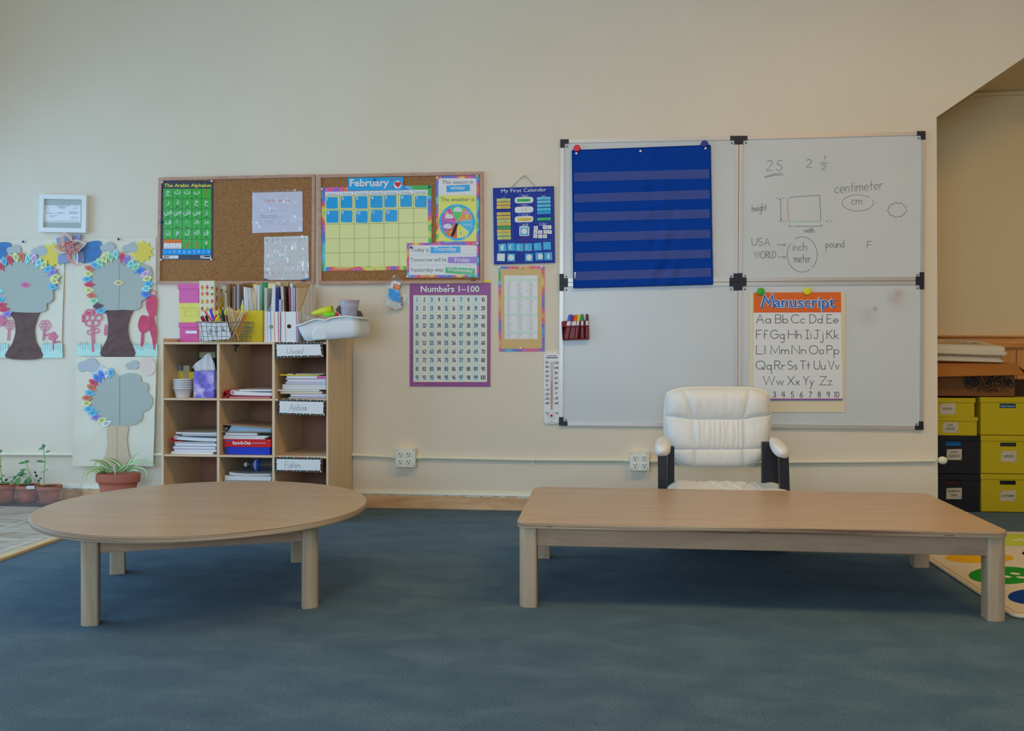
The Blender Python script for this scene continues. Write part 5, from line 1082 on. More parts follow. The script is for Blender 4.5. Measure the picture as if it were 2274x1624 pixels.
b.build('side_panel', t, bevel=.003)
for k, (a, c_) in enumerate(sh):
    if k == 3: a, c_ = .088, .075
    b = MB(); b.box(xl1, xr0, YF+.001, YBK-.006, c_, a, SHELFH); b.build('shelf', t, bevel=.003)
for x0, x1 in (d1, d2):
    for k in range(3):
        zt2, zb2 = sh[k][1], sh[k+1][0] if k < 2 else .088
        b = MB(); b.box(x0, x1, YF+.002, YBK-.006, zb2, zt2, SHELF); b.build('divider', t, bevel=.002)
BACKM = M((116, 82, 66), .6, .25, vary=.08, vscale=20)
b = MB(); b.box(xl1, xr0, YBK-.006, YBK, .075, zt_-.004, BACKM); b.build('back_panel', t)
b = MB(); b.box(xl1, xr0, YF+.02, YF+.032, 0, .075, SHELFH); b.build('kick_board', t)
# black bracket under the top shelf
p = at_y(521, 767, YF+.06); b = MB(); b.tube([p+Vector((-.006, 0, 0)), p+Vector((.026, 0, 0))], .004, BLACK, 8); b.tube([p+Vector((.022, 0, 0)), p+Vector((.006, 0, -.012)), p+Vector((.002, 0, -.034))], .0045, BLACK, 8); b.build('hook', t)

def zs(k): return sh[k][0]
PPM = FPX/(YF+.06)             # pixels per metre at the shelf fronts
def pagestack(px0, px1, k_z, th, Y, dep, cover, page, lab, name='book', cat='book', group=None, tilt=0, spine='l', ct=.0016):
    """a book or stack of sheets lying flat; front edge shows the pages"""
    x0, x1 = at_y(px0, 900, Y).x, at_y(px1, 900, Y).x; z0, z1 = k_z, k_z+th
    t = thing(name, ((x0+x1)/2, Y+dep/2, z0), lab, cat, group)
    T = Matrix.Translation(((x0+x1)/2, Y+dep/2, z0)) @ Matrix.Rotation(tilt, 4, 'Y') @ Matrix.Translation((-(x0+x1)/2, -Y-dep/2, -z0))
    b = MB()
    b.box(x0+.001, x1-.001, Y+.001, Y+dep-.001, z0+ct, z1-ct, page, T); b.build('pages', t)
    b = MB(); b.box(x0, x1, Y, Y+dep, z0, z0+ct, cover, T); b.box(x0, x1, Y, Y+dep, z1-ct, z1, cover, T)
    xs = (x0-ct, x0) if spine == 'l' else (x1, x1+ct)
    if spine: b.box(xs[0], xs[1], Y, Y+dep, z0, z1, cover, T)
    b.build('cover', t, bevel=.0006); return z1
PG1 = M((176, 176, 178), .8, .1); PG2 = M((164, 160, 140), .8, .1); PG3 = M((160, 158, 172), .8, .1)
def bands(nt, b, tc, nd, L):
    mp = mapping(nt, tc, (.5, .5, 420)); n = nd('TexNoise', Scale=1.0, Detail=2); L(mp.outputs[0], n.inputs['Vector'])
    r = ramp(nt, [(.3, alb((140, 138, 140))), (.6, alb((182, 182, 184)))]); L(n.outputs['Fac'], r.inputs[0]); L(r.outputs[0], b.inputs['Base Color'])
PAGES = node_mat('page_edges', bands, .8, .1)
def P_(c): return M(c, .4, .4)
# top right compartment, from the shelf upwards
G = 'books in the top right compartment'
zc = zs(1)
for px0, px1, th, cov, page, lab, tl in ((641, 723.5, 4, (50, 46, 50), PG3, 'thin dark notebook at the bottom of the pile in the top right compartment', 0), (645.5, 723.5, 6, (166, 164, 176), PG3, 'lavender white pad second from the bottom in the top right compartment', 0), (623, 715, 6, (150, 140, 120), PG2, 'cream paperback third from the bottom in the top right compartment', 0),
    (616.5, 709, 3.2, (176, 180, 180), PG1, 'white exercise book sticking out to the left in the top right compartment', .02), (627.5, 723.5, 12, (166, 164, 144), PG2, 'thick cream book in the middle of the pile in the top right compartment', 0), (634.5, 723.5, 5, (150, 150, 166), PG3, 'grey lilac notebook above the thick cream book', 0), (638, 723.5, 5, (170, 176, 190), PG1, 'white notebook below the magenta edged book in the top right compartment', 0),
    (633.5, 723.5, 2.2, (150, 120, 160), PG1, 'thin purple covered booklet in the top right compartment', 0), (637, 723.5, 5.2, (186, 186, 188), PG1, 'white workbook with a magenta corner in the top right compartment', 0)):
    zc = pagestack(px0, px1, zc+.0004, th/PPM, YF+.035, .27, P_(cov), page if th < 11 else PAGES, lab, group=G, tilt=0)+.0004
MGT = M((170, 40, 130), .4); s = Sheet(Y=YF+.0345); zz = zc-3.0/PPM; x0 = at_y(704, 900, YF+.0345).x; x1 = at_y(723, 900, YF+.0345).x
b = MB(); b.box(x0, x1, YF+.0335, YF+.035, zc-4.6/PPM, zc-.8/PPM, MGT); b.build('corner_patch', bpy.data.objects[[o.name for o in COL.objects if o.name.startswith('book') and o.type == 'EMPTY' and o.name != 'bookcase'][-1]], label='magenta cover corner')
xa, xe = at_y(621, 830, YF+.04).x, at_y(719, 830, YF+.04).x
t = thing('folder', ((xa+xe)/2, YF+.15, zc), 'yellow folder with white sheets on top of the pile in the top right compartment', 'folder', G)
b = MB(); b.add([(xa, YF+.04, zc+.004), (xa+.01, YF+.038, zc+.001), (xe-.02, YF+.04, zc+.0005), (xe, YF+.04, zc+.004), (xe, YF+.27, zc+.004), (xa, YF+.27, zc+.004)], [[0, 1, 2, 3, 4, 5]], M((214, 160, 30), .4)); b.prism([(xa, YF+.04, zc+.008), (xa+.005, YF+.04, zc+.0015), (xe-.03, YF+.04, zc+.001), (xe-.02, YF+.04, zc+.004)], (0, .22, 0), M((214, 160, 30), .4)); b.build('folder_cover', t)
b = MB(); b.box(xa+.04, xe-.005, YF+.042, YF+.26, zc+.0075, zc+.0105, PG1); b.box(xa+.07, xa+.085, YF+.0415, YF+.05, zc+.007, zc+.011, BLACK); b.build('sheets', t)

# middle left compartment
G = 'books in the middle left compartment'; zc = zs(2)
for px0, px1, th, cov, page, lab in ((380.5, 473, 5.4, (178, 176, 172), PG1, 'white booklet at the bottom of the middle left compartment'), (387, 480, 5, (178, 176, 174), PG1, 'white book second from the bottom in the middle left compartment'), (384, 478, 7, (70, 60, 130), PG1, 'purple covered book in the middle left compartment'), (389, 480, 6.5, (176, 176, 174), PG1, 'white paperback on the purple book in the middle left compartment'),
    (387, 476, 3.4, (40, 40, 44), PG1, 'black edged notebook in the middle left compartment')):
    zc = pagestack(px0, px1, zc+.0004, th/PPM, YF+.03, .28, P_(cov), page, lab, group=G)+.0004
def rolled(px0, px1, z0, h, Y, lab, c, G, r=None, nm='notebook', tilt=.03):
    """soft pad whose cover is rolled round on the left and which thins out to the right"""
    x0, x1 = at_y(px0, 900, Y).x, at_y(px1, 900, Y).x; t = thing(nm, ((x0+x1)/2, Y+.12, z0), lab, 'notebook', G); r = r or h/2; m = M(c, .6, .2)
    b = MB(); n = 16; cs = (x0+r, z0+h-r)
    o = [(cs[0]+r*cos(a), cs[1]+r*sin(a)) for a in [pi*.35+i*pi*1.25/n for i in range(n+1)]]
    low = [(x0+(x1-x0)*u, z0+(h-2*r)*(1-u)**2+.0005) for u in (.12, .3, .5, .75, 1)]
    outl = o+low+[(x1, z0+h*.55), (x0+(x1-x0)*.6, z0+h*.62), (x0+(x1-x0)*.3, z0+h*.72), (x0+2.2*r, z0+h*.8)]
    b.prism([(x, Y, z_) for x, z_ in outl], (0, .25, 0), m); b.build('pad', t)
    b = MB(); b.lathe([(r*.72, 0), (0, .0004)], (cs[0], Y-.0006, cs[1]), M((126, 122, 122), .7), 16, axis=Vector((0, -1, 0))); b.build('roll_end', t)
    return z0+h
z1 = rolled(386, 480, zc+.0005, 13/PPM, YF+.03, 'white rolled pad in the middle left compartment', (172, 174, 184), G, 4.6/PPM)
b = MB(); p = at_y(383, 975, YF+.032); cc = Vector((p.x, YF+.03, zc+5/PPM))
t = thing('spiral_notebook', cc, 'red spiral notebook edge sticking out on the left of the middle left compartment', 'notebook', G)
for i in range(12): b.tube([cc+Vector((.010*cos(a), .012*i, .010*sin(a))) for a in [j*2*pi/12 for j in range(13)]], .0022, M((170, 30, 34), .35), 6)
b.build('spiral_binding', t)
b = MB(); b.box(cc.x+.006, cc.x+.05, YF+.032, YF+.25, zc-.0002, zc+.002, P_((170, 34, 36))); b.build('cover', t)
z1 = pagestack(405, 480.5, z1*.5+zc*.5+9/PPM*.5+.001, 5/PPM, YF+.05, .24, P_((172, 174, 182)), PAGES, 'lined white notebook under the grey magazine in the middle left compartment', group=G)
ym = YF+.03; xa, xe = at_y(390, 960, ym).x, at_y(480.7, 960, ym).x; zm0 = max(z1, zc+13/PPM)+.0006
t = thing('magazine', ((xa+xe)/2, ym+.12, zm0), 'grey covered magazine on top of the pile in the middle left compartment', 'magazine', G)
b = MB(); b.prism([(xa, ym, zm0+.010), (xa+.002, ym, zm0+.001), (xa+.03, ym, zm0), (xe, ym, zm0), (xe, ym, zm0+.009), (xa+.08, ym, zm0+.009)], (0, .27, .0), PAGES); b.build('pages', t)
b = MB(); b.prism([(xa, ym-.001, zm0+.0105), (xa+.04, ym-.001, zm0+.0125), (xe, ym-.001, zm0+.0105), (xe, ym-.001, zm0+.0118), (xa+.04, ym-.001, zm0+.0138), (xa, ym-.001, zm0+.0117)], (0, .272, .004), M((120, 112, 104), .4, .4)); b.build('cover', t)

# middle centre compartment: game box, books, binder
G = 'things in the middle centre compartment'; z0 = zs(2)+.0005; y0 = YF+.03
x0, x1 = at_y(501.5, 1000, y0).x, at_y(599, 1000, y0).x; zl = at_y(550, 992.5, y0).z; zt2 = at_y(550, 976, y0).z
t = thing('game_box', ((x0+x1)/2, y0+.13, z0), 'red and blue vocabulary game box at the bottom of the middle centre compartment', 'game box', G)
b = MB(); b.box(x0, x1, y0+.003, y0+.26, z0, zl, M((22, 44, 150), .5)); b.build('base', t, bevel=.002)
xa, xe = at_y(498, 1000, y0).x, at_y(601.3, 1000, y0).x; b = MB(); b.box(xa, xe, y0, y0+.265, zl-.002, zt2, M((164, 20, 28), .4)); ld_ = b.build('lid', t, bevel=.0015)
zz = zm(360, 930, 8.746); s = Sheet(Y=y0-.0006, z=zz); s.text('Sort-It-Out', 1366, 500, 62, M((190, 186, 176)), 1, x1=1722, bold=.04, slope=.0); s.text('VOCABULARY CENTER', 1742, 486, 20, M((190, 160, 160)), 1, x1=2012, bold=.02); s.fill([(1235, 432), (1250, 416), (1335, 416), (1335, 440), (1240, 442)], M((40, 80, 150))); s.text('40', 2052, 436, 16, M((190, 160, 160)), 1, x1=2090)
s.build('lettering', ld_, label='white lettering')
zc = zt2
for px0, px1, th, cov, page, lab in ((496.5, 588, 3.8, (176, 178, 178), PG1, 'white booklet lying on the red game box'), (497.5, 594, 3.8, (174, 176, 178), PG1, 'white booklet second above the red game box'), (500, 571, 6.6, (66, 62, 56), PG1, 'short white book below the tan binder')):
    zc = pagestack(px0, px1, zc+.0004, th/PPM, y0+.005, .25, P_(cov), page, lab, group=G)+.0004
xq, xe = at_y(573, 960, y0).x, at_y(602, 960, y0).x
t = thing('folder', (xq, y0+.1, zc), 'dark green folder at the right end under the tan binder', 'folder', G); b = MB(); zq = zc-7/PPM+.001
b.box(xq+.005, xe-.002, y0+.02, y0+.26, zc-.008, zc-.001, M((32, 50, 46), .5)); b.build('folder_cover', t)
xa, xe = at_y(492.5, 950, y0).x, at_y(602.3, 950, y0).x; zb_ = zc+.0006; ht = at_y(495, 942.5, y0).z-zb_; hr = at_y(600, 951.5, y0).z-zb_
t = thing('ring_binder', ((xa+xe)/2, y0+.12, zb_), 'tan ring binder lying on the books in the middle centre compartment', 'binder', G)
BT_ = M((150, 128, 106), .5, .3); b = MB()
b.prism([(xa, y0, zb_), (xe, y0, zb_+.002), (xe, y0, zb_+.0045), (xa+.003, y0, zb_+.0025), (xa+.003, y0, zb_+ht-.0025), (xe, y0, zb_+hr-.0025), (xe, y0, zb_+hr), (xa, y0, zb_+ht)], (0, .27, 0), BT_); b.build('cover', t)
b = MB(); b.prism([(xa+.03, y0+.006, zb_+.004), (xe-.004, y0+.006, zb_+.006), (xe-.006, y0+.006, zb_+hr-.004), (xa+.05, y0+.006, zb_+ht-.007)], (0, .25, 0), M((112, 136, 156), .6)); b.build('sheets', t)
b = MB(); b.tube([(xa+.012, y0+.01, zb_+.008), (xa+.014, y0+.01, zb_+.02), (xa+.02, y0+.01, zb_+.023), (xa+.026, y0+.01, zb_+.016), (xa+.022, y0+.01, zb_+.008)], .0026, CHROME, 8); b.build('ring', t)
b = MB(); b.box(xa+.004, xa+.03, y0+.03, y0+.26, zb_+.004, zb_+ht-.004, BLACK); b.build('inner_spine', t)

# top centre compartment: red binder under a rolled pad
G = 'things in the top centre compartment'; z0 = zs(1)+.0005
xa, xe = at_y(494.5, 880, y0).x, at_y(603, 880, y0).x; h = at_y(500, 867, y0).z-z0
t = thing('ring_binder', ((xa+xe)/2, y0+.12, z0), 'red ring binder under the white pad in the top centre compartment', 'binder', G); RB_ = M((168, 22, 30), .35, .4); b = MB()
b.prism([(xa, y0, z0), (xe, y0, z0), (xe, y0, z0+.0025), (xa+.004, y0, z0+.0025), (xa+.003, y0, z0+h*.6), (xa+.012, y0, z0+h-.003), (xa+.034, y0, z0+.0085), (xe, y0, z0+.0075), (xe, y0, z0+.010), (xa+.036, y0, z0+.0112), (xa+.014, y0, z0+h), (xa+.002, y0, z0+h*.7)], (0, .27, 0), RB_); b.build('cover', t)
b = MB(); b.box(xa+.035, xe-.01, y0+.004, y0+.25, z0+.0028, z0+.0065, PG3); b.build('sheets', t)
b = MB(); b.tube([(xa+.012, y0+.008, z0+.005), (xa+.012, y0+.008, z0+.017), (xa+.02, y0+.008, z0+.015), (xa+.022, y0+.008, z0+.006)], .0026, CHROME, 8); b.box(xa+.006, xa+.032, y0+.03, y0+.26, z0+.003, z0+h*.6, BLACK); b.build('ring', t)
zr = rolled(511, 603, z0+.012, 13.5/PPM, y0+.01, 'large white pad rolled at its left edge on the red binder', (176, 178, 186), G, 6/PPM)
pagestack(532, 603, zr-3.4/PPM, 4/PPM, y0+.03, .24, P_((176, 178, 182)), PG1, 'thin white booklet on the rolled pad in the top centre compartment', group=G)

# top left compartment: bowls, tissue box, crayons
cw = at_y(407, 880, YF+.075); rb = (at_y(428, 842, YF+.075).x-at_y(386, 842, YF+.075).x)/2
z0 = zs(1); zt2 = at_y(407, 842, YF+.075).z; hb = .052; BW = M((186, 186, 190), .4, .4)
for i in range(5):
    dz = (zt2-z0-hb)/4*i
    b = MB(); b.lathe([(rb*.66, 0), (rb*.70, .002), (rb*.9, hb-.006), (rb*.97, hb-.006), (rb, hb-.003), (rb*.99, hb), (rb*.9, hb), (rb*.68, .004), (0, .003)], (cw.x, YF+.075, z0+dz+.0004), BW, 32)
    tag(b.build('paper_bowl'), ('bottom white paper bowl of the stack', 'second white paper bowl from the bottom of the stack', 'middle white paper bowl of the stack', 'fourth white paper bowl from the bottom of the stack', 'topmost white paper bowl of the stack')[i]+' beside the tissue box', 'bowl', 'stacked paper bowls')
def petals(nt, b, tc, nd, L):
    v = nd('TexVoronoi', Scale=22.0); v.feature = 'SMOOTH_F1'
    n = nd('TexNoise', Scale=14.0, Detail=3); L(tc.outputs['Object'], n.inputs['Vector']); mx = nd('Mix'); mx.data_type = 'RGBA'; mx.inputs['Factor'].default_value = .12
    L(tc.outputs['Object'], mx.inputs['A']); L(n.outputs['Color'], mx.inputs['B']); L(mx.outputs['Result'], v.inputs['Vector'])
    r = ramp(nt, [(.1, alb((70, 60, 130))), (.35, alb((100, 88, 166))), (.55, alb((146, 134, 196))), (.75, alb((186, 178, 214)))]); L(v.outputs['Distance'], r.inputs[0]); r.color_ramp.elements[0].position = .05
    L(r.outputs[0], b.inputs['Base Color'])
y1 = YF+.05; x0, x1 = at_y(429.5, 850, y1).x, at_y(475, 850, y1).x; zt2 = at_y(450, 825, y1).z
t = thing('tissue_box', ((x0+x1)/2, y1+.05, z0), 'purple flower patterned tissue box with a white tissue sticking up', 'tissue box')
b = MB(); b.box(x0, x1, y1, y1+.105, z0+.0004, zt2, node_mat('flower_print', petals, .3, .45)); b.build('box', t, bevel=.002)
b = MB(); TS = M((184, 188, 192), .8, .1); zz = zm(360, 760, 8.746)
base = [(640, 560), (740, 565), (860, 560), (1000, 560), (1040, 552)]; top = [(570, 490), (760, 320), (908, 200), (985, 330), (1040, 552)]; vs = []
for j in range(9):
    v = j/8
    for i in range(17):
        u = i/16*4; k = min(3, int(u)); f_ = u-k
        bx = [base[k][q]*(1-f_)+base[k+1][q]*f_ for q in (0, 1)]; tx = [top[k][q]*(1-f_)+top[k+1][q]*f_ for q in (0, 1)]
        p = at_y(*zz(bx[0]*(1-v)+tx[0]*v, bx[1]*(1-v)+tx[1]*v), y1+.05); p.y += .012*sin(i*1.35+v*2)*(1-.4*v); vs.append(p)
b.add(vs, [[j*17+i, j*17+i+1, j*17+i+18, j*17+i+17] for j in range(8) for i in range(16)], TS, True); b.build('tissue', t, solid=.0006)
y2 = YF+.16
x0, x1 = at_y(388.8, 850, y2).x, at_y(421, 850, y2).x; zt2 = at_y(400, 812, y2).z
t = thing('crayon_box', ((x0+x1)/2, y2, z0), 'grey and yellow crayon packet standing behind the paper bowls', 'packet'); b = MB(); b.box(x0, x1, y2, y2+.03, z0+.0004, zt2, M((150, 140, 110), .5)); b.build('packet', t)
s = Sheet(Y=y2-.0005, z=zz)
for x in (275, 355): s.fill(rect(x, 560, x+48, 980), M((200, 160, 30)), 0); s.fill(rect(x+0, 455, x+56, 560), M((60, 72, 96)), 0)
s.build('crayon_print', t)
x0, x1 = at_y(419, 850, y2-.02).x, at_y(436, 850, y2-.02).x; b = MB(); b.box(x0, x1, y2-.02, y2+.05, z0+.0004, at_y(430, 826, y2-.02).z, M((200, 160, 24), .4)); tag(b.build('small_box', bevel=.001), 'small yellow box between the bowls and the tissue box', 'box')
yb2 = YBK-.05; x0, x1 = at_y(442, 790, yb2).x, at_y(477, 790, yb2).x; b = MB(); b.box(x0, x1, yb2, yb2+.04, z0+.0004, at_y(460, 795, yb2).z, M((36, 50, 56), .5)); tag(b.build('file_box', bevel=.001), 'dark teal box at the back behind the tissue box', 'box')
b = MB(); b.box(x0, x1, yb2+.004, yb2+.03, at_y(460, 795, yb2).z+.0003, at_y(460, 782, yb2).z, M((158, 160, 120), .5)); s = Sheet(Y=yb2+.0035); s.fill(rect(471.5, 787.7, 474.3, 789.2), BLACK, 0); b2 = tag(b.build('label_card'), 'pale green box lid behind the tissue', 'box lid')

# bottom centre compartment: magazines and a water bottle
G = 'things in the bottom centre compartment'; y0 = YF+.03; zc0 = at_y(550, 1067.5, y0).z
lift = pagestack(498, 602, .0885, zc0-.0885-.001, y0+.02, .24, P_((120, 118, 116)), PAGES, 'stack of paper under the thick pale book in the bottom centre compartment', 'paper_stack', 'paper', G)
zc = pagestack(500, 601.5, zc0, 10.5/PPM, y0, .26, P_((166, 168, 166)), PG1, 'thick pale book under the magazine in the bottom centre compartment', group=G, ct=.003)
xa, xe = at_y(508.5, 1045, y0).x, at_y(600, 1045, y0).x; zc += .0006
t = thing('magazine', ((xa+xe)/2, y0+.12, zc), 'grey magazine under the water bottle in the bottom centre compartment', 'magazine', G)
b = MB(); b.prism([(xa, y0, zc+.018), (xa+.004, y0, zc+.004), (xa+.03, y0, zc+.001), (xa+.1, y0, zc), (xe, y0, zc+.003), (xe-.004, y0, zc+.011), (xa+.1, y0, zc+.0095), (xa+.04, y0, zc+.0125)], (0, .26, 0), PAGES); b.build('pages', t)
b = MB(); b.prism([(xa-.001, y0-.001, zc+.0188), (xa+.04, y0-.001, zc+.0133), (xa+.1, y0-.001, zc+.0103), (xe-.004, y0-.001, zc+.0118), (xe-.004, y0-.001, zc+.013), (xa+.1, y0-.001, zc+.0115), (xa+.04, y0-.001, zc+.0146), (xa-.001, y0-.001, zc+.020)], (0, .262, 0), M((120, 122, 122), .3, .45)); b.build('cover', t)
rbo = .030; yc = y0+.11; zc += .0135+rbo; xa = at_y(545, 1025, yc).x; xe = at_y(611, 1025, yc).x
t = thing('water_bottle', ((xa+xe)/2, yc, zc-rbo), 'clear plastic water bottle with a blue label lying in the bottom centre compartment', 'bottle', G)
b = MB(); prof = [(.010, 0), (.011, .02), (.02, .035), (.029, .05)]+[(.029+.0012*(i % 2), .055+i*.006) for i in range(14)]+[(.026, xe-xa-.003), (.01, xe-xa)]
b.lathe([(min(r, rbo-.001), z_) for r, z_ in prof if z_ <= xe-xa], (xa, yc, zc), film(.08, .3, (.9, .93, .95), 'bottle_plastic', .03), 24, axis=Vector((1, 0, 0))); bb_ = b.build('bottle_body', t)
b = MB(); b.lathe([(.0302, .052), (.0302, .078)], (xa, yc, zc), M((36, 74, 150), .4), 24, axis=Vector((1, 0, 0))); b.lathe([(.0304, .061), (.0304, .066)], (xa, yc, zc), WHITE, 24, axis=Vector((1, 0, 0))); b.build('label_band', bb_)
b = MB(); b.lathe([(.0, -.004), (.012, -.004), (.012, .012)], (xa, yc, zc), M((180, 180, 184), .4), 18, axis=Vector((1, 0, 0))); b.build('cap', t)

# name tags
def name_tag(zz, o, i, txt, tx0, tx1, base, h, lab):
    t = thing('name_tag', at_y(*zz(*o[3]), YF-.004), lab, 'name tag', 'name tags on the bookcase')
    s = Sheet(Y=YF-.004, z=zz); s.slab(o, .0012, M((30, 28, 32), .5)); cols = ((200, 100, 70), (190, 180, 120), (90, 170, 180), (200, 150, 60), (180, 130, 160), (90, 160, 90), (190, 180, 170))
    W_, H_ = math.hypot(o[1][0]-o[0][0], o[1][1]-o[0][1]), math.hypot(o[3][0]-o[0][0], o[3][1]-o[0][1]); k = H_*.055
    for e in range(4):
        n = 14 if e % 2 == 0 else 4
        for j in range(n):
            u = (j+.5)/n; uu, vv = ((u, .055), (.962, u), (u, .945), (.035, u))[e]; x, y = lerpq(o, uu, vv); s.fill(circ(x, y+k*.4*(-1)**j, k*(.75 if j % 2 else .5), n=8), M(cols[(j*3+e) % 7]), 1)
            x, y = lerpq(o, min(.99, uu+.03), vv); s.fill(circ(x, y-k*.3*(-1)**j, k*.22, n=5), M((180, 180, 170)), 1)
    s.build('border_card', t, label='black card with coloured dots')
    s = Sheet(Y=YF-.0052, z=zz); s.slab(i, .0006, M((188, 190, 196), .5)); c = lambda u, v: lerpq(i, u, v); LT = M((164, 172, 186))
    for v in (.25, .42, .68, .84): s.line([c(.05, v), c(.95, v)], h*.04, LT, 1, dots=False)
    s.stroke(txt, tx0, base, h, h*.06, M((104, 108, 116)), x1=tx1, slant=.12, slope=.005); s.build('name_card', t)
za, zb3 = zm(600, 740, 10.15), zm(350, 740, 4.64)
name_tag(za, [(102, 205), (1182, 208), (1210, 545), (112, 568)], [(145, 256), (1122, 252), (1160, 498), (154, 520)], 'Usaid', 378, 730, 460, 125, 'lined name tag at the top of the right column of the bookcase')
name_tag(zb3, [(1240, 678), (1732, 692), (1728, 856), (1238, 838)], [(1258, 700), (1708, 712), (1705, 836), (1257, 820)], 'Aisha', 1355, 1500, 797, 66, 'lined name tag with a tiny flower in the middle of the right column')
s = Sheet(Y=YF-.0056, z=zb3)
for i in range(5): s.line(circ(1525+10*cos(i*1.257), 780+14*sin(i*1.257), 5, n=8), 2.5, M((90, 94, 104)), 0, closed=True)
s.build('flower_doodle', bpy.data.objects['name_tag.001'])
name_tag(zb3, [(1208, 1274), (1703, 1285), (1697, 1441), (1208, 1424)], [(1228, 1298), (1678, 1305), (1675, 1418), (1228, 1410)], 'Fahim', 1310, 1470, 1388, 62, 'lined name tag at the lowest visible place of the right column')
# ---------------------------------------------------------------- on top of the bookcase
zz = zm(390, 615, 9.887); ZT = sh[0][0]+.0004
YP1 = YF+.15
def lid_box(px0, px1, bx0, pyt, pyl, pyb, Y, dep, col, lab, plate=None, zb=None, g='lidded storage boxes on the bookcase'):
    a, c = at_y(px0, pyt, Y), at_y(px1, pyl, Y); zb = at_y(px0, pyb, Y).z if zb is None else zb; xb0 = at_y(bx0, pyt, Y).x
    t = thing('storage_box', ((a.x+c.x)/2, Y+dep/2, zb), lab, 'box', g); m = M(col, .65, .2)
    b = MB(); b.box(xb0, c.x-(xb0-a.x), Y+.004, Y+dep-.004, zb, c.z+.004, m); b.build('box_body', t, bevel=.001)
    b = MB(); b.box(a.x, c.x, Y, Y+dep, c.z, a.z, m); b.build('lid', t, bevel=.0012)
    if plate:
        s = Sheet(Y=Y+.0015, z=zz); x0, y0, x1, y1, fill = plate; s.ring(rect(x0, y0, x1, y1), 14, m, 0, .002)
        if fill: s.fill(rect(x0+8, y0+8, x1-8, y1-8), WHITE, -3)
        s.build('label_holder', t)
    return a.z
zt0 = at_y(395, 758, YP1).z
z1 = lid_box(396.3, 442.6, 398, 716.6, 727.4, 758, YP1, .22, (172, 78, 128), 'pink storage box with a white label, lowest of the three stacked on the bookcase', (205, 1170, 480, 1260, 1), ZT)
z2_ = lid_box(396.5, 442.6, 398.2, 673.2, 684.2, 716, YP1, .22, (204, 172, 88), 'yellow storage box between two pink ones on the bookcase', (170, 725, 482, 850, 0), z1+.0003)
z3 = lid_box(394, 442.6, 396.5, 630.2, 641.6, 672.6, YP1, .22, (174, 84, 136), 'pink storage box on top of the stack at the left end of the bookcase', None, z2_+.0003)

def magfile(px0, px1, pyl, pyt_back, Y, dep, m, lab, flip=False, deco=None, hole=None, hx=0):
    """open magazine file: low front wall, sides sweeping up to a tall back (or turned round)"""
    x0, x1 = at_y(px0, pyl, Y).x, at_y(px1, pyl, Y).x; zl = at_y(px0, pyl, Y).z; zh = at_y(px0, pyt_back, Y+dep).z; z0 = ZT; th = .0022
    t = thing('magazine_file', ((x0+x1)/2, Y, z0), lab, 'magazine file', 'magazine files on the bookcase')
    prof = [(0, z0), (dep, z0), (dep, zh), (dep*.86, zh)]+[(dep*(.86-.80*u), zl+(zh-zl)*(.5+.5*cos(pi*u))) for u in (.2, .35, .5, .65, .8, .92)]+[(dep*.03, zl), (0, zl)]
    if flip: prof = [(dep-y, z_) for y, z_ in prof]
    for x in (x0, x1-th):
        b = MB(); b.prism([(x, Y+y, z_) for y, z_ in prof], (th, 0, 0), m); o = b.build('side_panel', t)
    b = MB(); b.box(x0+th, x1-th, Y, Y+th, z0, zh if flip else zl, m); fo = b.build('front_panel', t)
    b = MB(); b.box(x0+th, x1-th, Y+dep-th, Y+dep, z0, zl if flip else zh, m); b.build('back_panel', t)
    b = MB(); b.box(x0+th, x1-th, Y+th, Y+dep-th, z0, z0+th, m); b.build('bottom_panel', t)
    MF['front'] = fo; return t, x0, x1, zl, zh
MF = {}
YEL = M((200, 158, 30), .5, .3)
YFI = YF+.135
# ice cream file, turned so its tall back faces the room
def icm(nt, b, tc, nd, L):
    n = nd('TexNoise', Scale=130.0, Detail=1); L(tc.outputs['Object'], n.inputs['Vector'])
    r = ramp(nt, [(.66, alb((186, 172, 150))), (.7, alb((150, 120, 100)))]); L(n.outputs['Fac'], r.inputs[0]); L(r.outputs[0], b.inputs['Base Color'])
ICE = node_mat('cream_speckled_card', icm, .5, .3)
t, x0, x1, zl, zh = magfile(442.5, 476, 695, 631, YFI, .24, ICE, 'cream magazine file printed with ice cream cones', True)
zh = at_y(445, 624, YFI).z; fpn = MF['front']
s = Sheet(Y=YFI-.0006)
def cone(s, x, y, k, c1, c2, P=None):
    s.fill([(x-4*k, y+1*k), (x+4*k, y+1*k), (x+2.6*k, y+8*k), (x-2.6*k, y+8*k)], M((190, 120, 50)), 1); s.fill(circ(x, y, 4.6*k, 3.4*k, 12), M(c2), 2); s.fill([(x-4*k, y-1*k), (x, y-8*k), (x+4*k, y-1*k)], M(c1), 2)
rows_ = (((190, 60, 110), (150, 60, 50)), ((200, 150, 40), (120, 140, 60)), ((150, 180, 150), (70, 90, 70)), ((200, 120, 60), (190, 100, 50)), ((120, 70, 50), (150, 90, 50)))
k = 0
for yy in (638, 652, 669, 686, 703, 722, 740):
    for xx in (449, 460, 471):
        c1, c2 = rows_[(k*2+int(yy)) % 5]; k += 1; cone(s, xx, yy, .72, c1, c2)
s.build('printed_cones', fpn)
